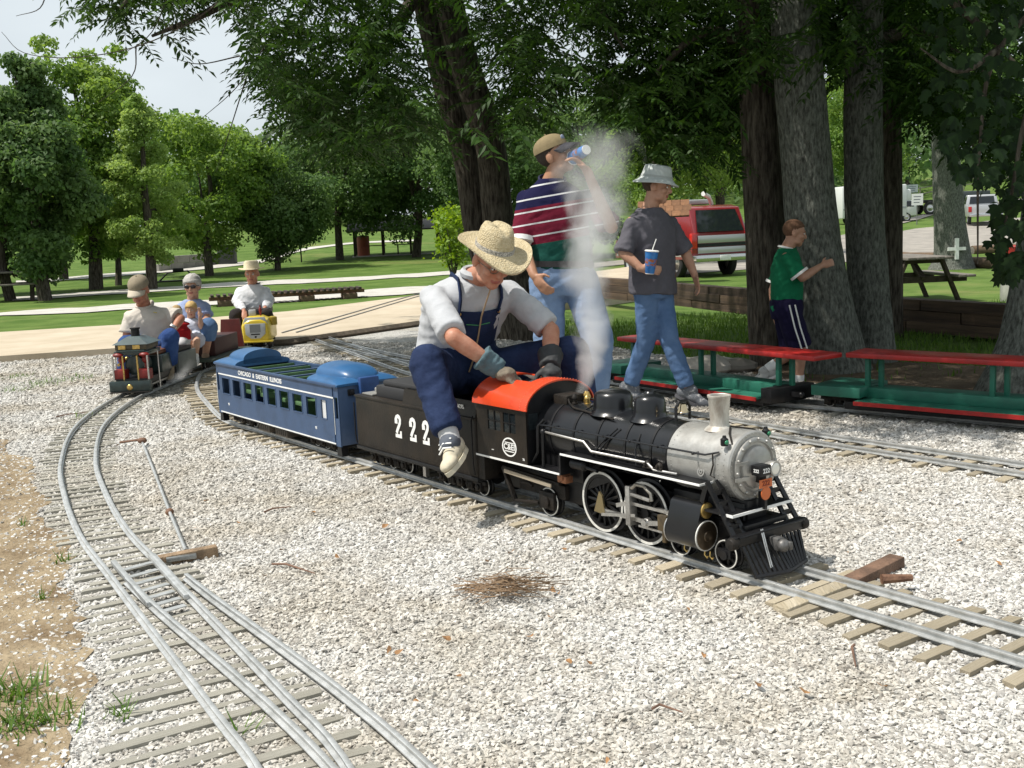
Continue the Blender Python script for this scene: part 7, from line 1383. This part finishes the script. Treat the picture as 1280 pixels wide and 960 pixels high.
mb.build('dry_grass_clump',P('straw_litter',(.25,.17,.10),.9,col2=(.16,.10,.06),vs=40),loc=c0,label='clump of dry brown grass lying on the gravel',cat='dry grass')
# grass: tufts on the dirt and rough blades along the lawn edge
def blades(P_,h,name,mat,lab=None,lean=.5,kind='stuff',seed=1,w=.0035):
    rng=np.random.default_rng(seed); n=len(P_); hh=h*rng.uniform(.5,1.3,n); a=rng.uniform(0,6.28,n); le=np.c_[np.cos(a),np.sin(a)]*(hh*lean*rng.uniform(.2,1.4,n))[:,None]; s=np.c_[-np.sin(a),np.cos(a),np.zeros(n)]*(w*rng.uniform(.7,1.5,n))[:,None]
    b=np.c_[P_,np.zeros(n)-.02]; m=b+np.c_[le,hh]; e=m; v=np.stack([b-s,b+s,m+s*.15,m-s*.15,e],1).reshape(-1,3); i=np.arange(n)[:,None]*5; f=np.concatenate([i+np.array([0,1,2,3]),i+np.array([3,2,4,4])]); 
    v2=v; q=np.concatenate([i+np.array([0,1,2,3])]); tri=i+np.array([3,2,4]); me_=fastmesh(name,v2,q,rng.random(n),mat,kind=kind,label=lab,cat='grass' if lab else None)
    return me_
LG=leafmat('grass_blade',(.05,.12,.015),(.13,.22,.04),.3,.7)
rng=np.random.default_rng(12); T=[]
for x,y,r,n in ((14,868,.05,150),(40,900,.06,150),(5,905,.05,80),(80,700,.015,20),(28,655,.01,14),(150,890,.02,30),(55,745,.012,14),(15,392+95,.12,80),(55,478,.12,90),(215,465,.12,70),(25,470,.1,60),(95,472,.1,60),(300,912,.01,10),(100,520,.05,20)):
    q=g(x,y); T.append(np.c_[q[0]+rng.normal(size=n)*r,q[1]+rng.normal(size=n)*r])
blades(np.concatenate(T),.05,'grass_tufts',LG,lean=1.0,seed=2)
Pd=np.c_[rng.uniform(-3.6,-.9,9000),rng.uniform(1.8,7.5,9000)]; Pd=Pd[inside(Pd,DIRTP)]; dnz=np.array([noise.noise(Vector((x*2.1,y*2.1,4))) for x,y in Pd]); blades(Pd[dnz>.12],.018,'dry_straw',leafmat('straw_blade',(.20,.14,.07),(.36,.28,.15),.2,.9),lean=2.2,seed=9,w=.0016)
n=26000; P_=np.c_[rng.uniform(-.6,7,n),rng.uniform(8.0,14.5,n)]; bad=inside(P_,YARD); P_=P_[~bad]; sn=np.array([p[:2] for p in slab_near]); yl=np.interp(P_[:,0],sn[:,0],sn[:,1]); P_=P_[(P_[:,1]<yl-.1)|(P_[:,0]>sn[-1,0])]; so_=np.array([noise.noise(Vector((x*.8,y*.8,2))) for x,y in P_]); P_=P_[(so_>-.35)]
nb=np.array([p[:2] for p in [g(905,452),g(1000,446),g(1110,449),g(1300,462),g(1400,520),g(1120,493),g(935,466)]]); bad=inside(P_,nb)&(rng.random(len(P_))>.12); blades(P_[~bad],.06,'rough_grass',LG,seed=3,w=.006)
# ---------------------------------------------------------------- steam
def steam(name,label,path,rad,dens,ns):
    base=np.array(path[0]); t=None; mb=MB(); pl=spl3(path,5); rr=np.interp(np.linspace(0,1,len(pl)),np.linspace(0,1,len(rad)),rad); mb.tube([p-base for p in pl],list(rr),18)
    m=bpy.data.materials.new(name); m.use_nodes=True; tt=m.node_tree; tt.nodes.clear(); L=tt.links.new; out=N(tt,'ShaderNodeOutputMaterial'); pv=N(tt,'ShaderNodeVolumePrincipled'); pv.inputs['Color'].default_value=(.93,.94,.95,1); pv.inputs['Anisotropy'].default_value=.25
    tc=N(tt,'ShaderNodeTexCoord'); sp=N(tt,'ShaderNodeSeparateXYZ'); L(tc.outputs['Object'],sp.inputs[0])
    # axis and radius as curves of height
    zs=np.array([p[2]-base[2] for p in pl]); zt=max(zs)
    def curve(vals):
        fc=N(tt,'ShaderNodeFloatCurve'); c=fc.mapping.curves[0]; fc.mapping.use_clip=False; xs=zs/zt; idx=np.linspace(0,len(pl)-1,9).astype(int)
        c.points[0].location=(0,vals[0]); c.points[1].location=(1,vals[-1])
        for i in idx[1:-1]: c.points.new(float(xs[i]),float(vals[i]))
        fc.mapping.update(); dv=N(tt,'ShaderNodeMath',operation='DIVIDE'); dv.inputs[1].default_value=zt; L(sp.outputs[2],dv.inputs[0]); L(dv.outputs[0],fc.inputs['Value']); return fc.outputs[0]
    def mth(op,a,b=None):
        q=N(tt,'ShaderNodeMath',operation=op)
        for i,x in enumerate((a,b)):
            if x is None: continue
            if hasattr(x,'links') or hasattr(x,'is_linked'): L(x,q.inputs[i])
            else: q.inputs[i].default_value=x
        return q.outputs[0]
    cx=curve([p[0]-base[0]+.5 for p in pl]); cy=curve([p[1]-base[1]+.5 for p in pl]); cr_=curve(list(rr))
    dx=mth('SUBTRACT',mth('ADD',sp.outputs[0],.5),cx); dy=mth('SUBTRACT',mth('ADD',sp.outputs[1],.5),cy); r2=mth('SQRT',mth('ADD',mth('MULTIPLY',dx,dx),mth('MULTIPLY',dy,dy))); fall=mth('SUBTRACT',1.0,mth('DIVIDE',r2,cr_))
    nz=N(tt,'ShaderNodeTexNoise'); nz.inputs['Scale'].default_value=ns; nz.inputs['Detail'].default_value=5; nz.inputs['Roughness'].default_value=.6; nz.inputs['Distortion'].default_value=.6; L(tc.outputs['Object'],nz.inputs['Vector'])
    sh=mth('ADD',mth('MULTIPLY',fall,1.4),mth('MULTIPLY',mth('SUBTRACT',nz.outputs[0],.60),3.0)); sh=mth('MAXIMUM',sh,0.0); sh=mth('MINIMUM',sh,1.0); fade=curve([1.0-.90*min(1,(z/zt))**.8 for z in zs]); dd=mth('MULTIPLY',mth('MULTIPLY',sh,fade),dens); L(dd,pv.inputs['Density']); L(pv.outputs[0],out.inputs['Volume'])
    o=mb.build(name,m,loc=base,kind='stuff',smooth=60,label=label,cat='steam'); return o
s0=LW(-.98,-.06,.53); st=[s0]+[atY(x,y,Y) for x,y,Y in ((741,445,4.72),(738,400,4.8),(735,350,4.85),(737,300,4.9),(742,250,5.0),(748,205,5.1),(750,165,5.15))]
steam('steam_plume','white steam plume rising from the locomotive safety valve',st,[.045,.08,.105,.14,.175,.21,.23,.2],17,6.)
e0=V(*(plB[np.argmin(abs(plB[:,1]-9.25))]+V(.17,-.05)),.04); steam('steam_puff','small white steam puff beside the dark engine wheels',[e0,e0+V(.12,-.06,.07),e0+V(.22,-.08,.14),e0+V(.27,-.05,.22)],[.04,.09,.10,.06],9,9.)
SC.cycles.volume_step_rate=1.0; SC.cycles.volume_bounces=3
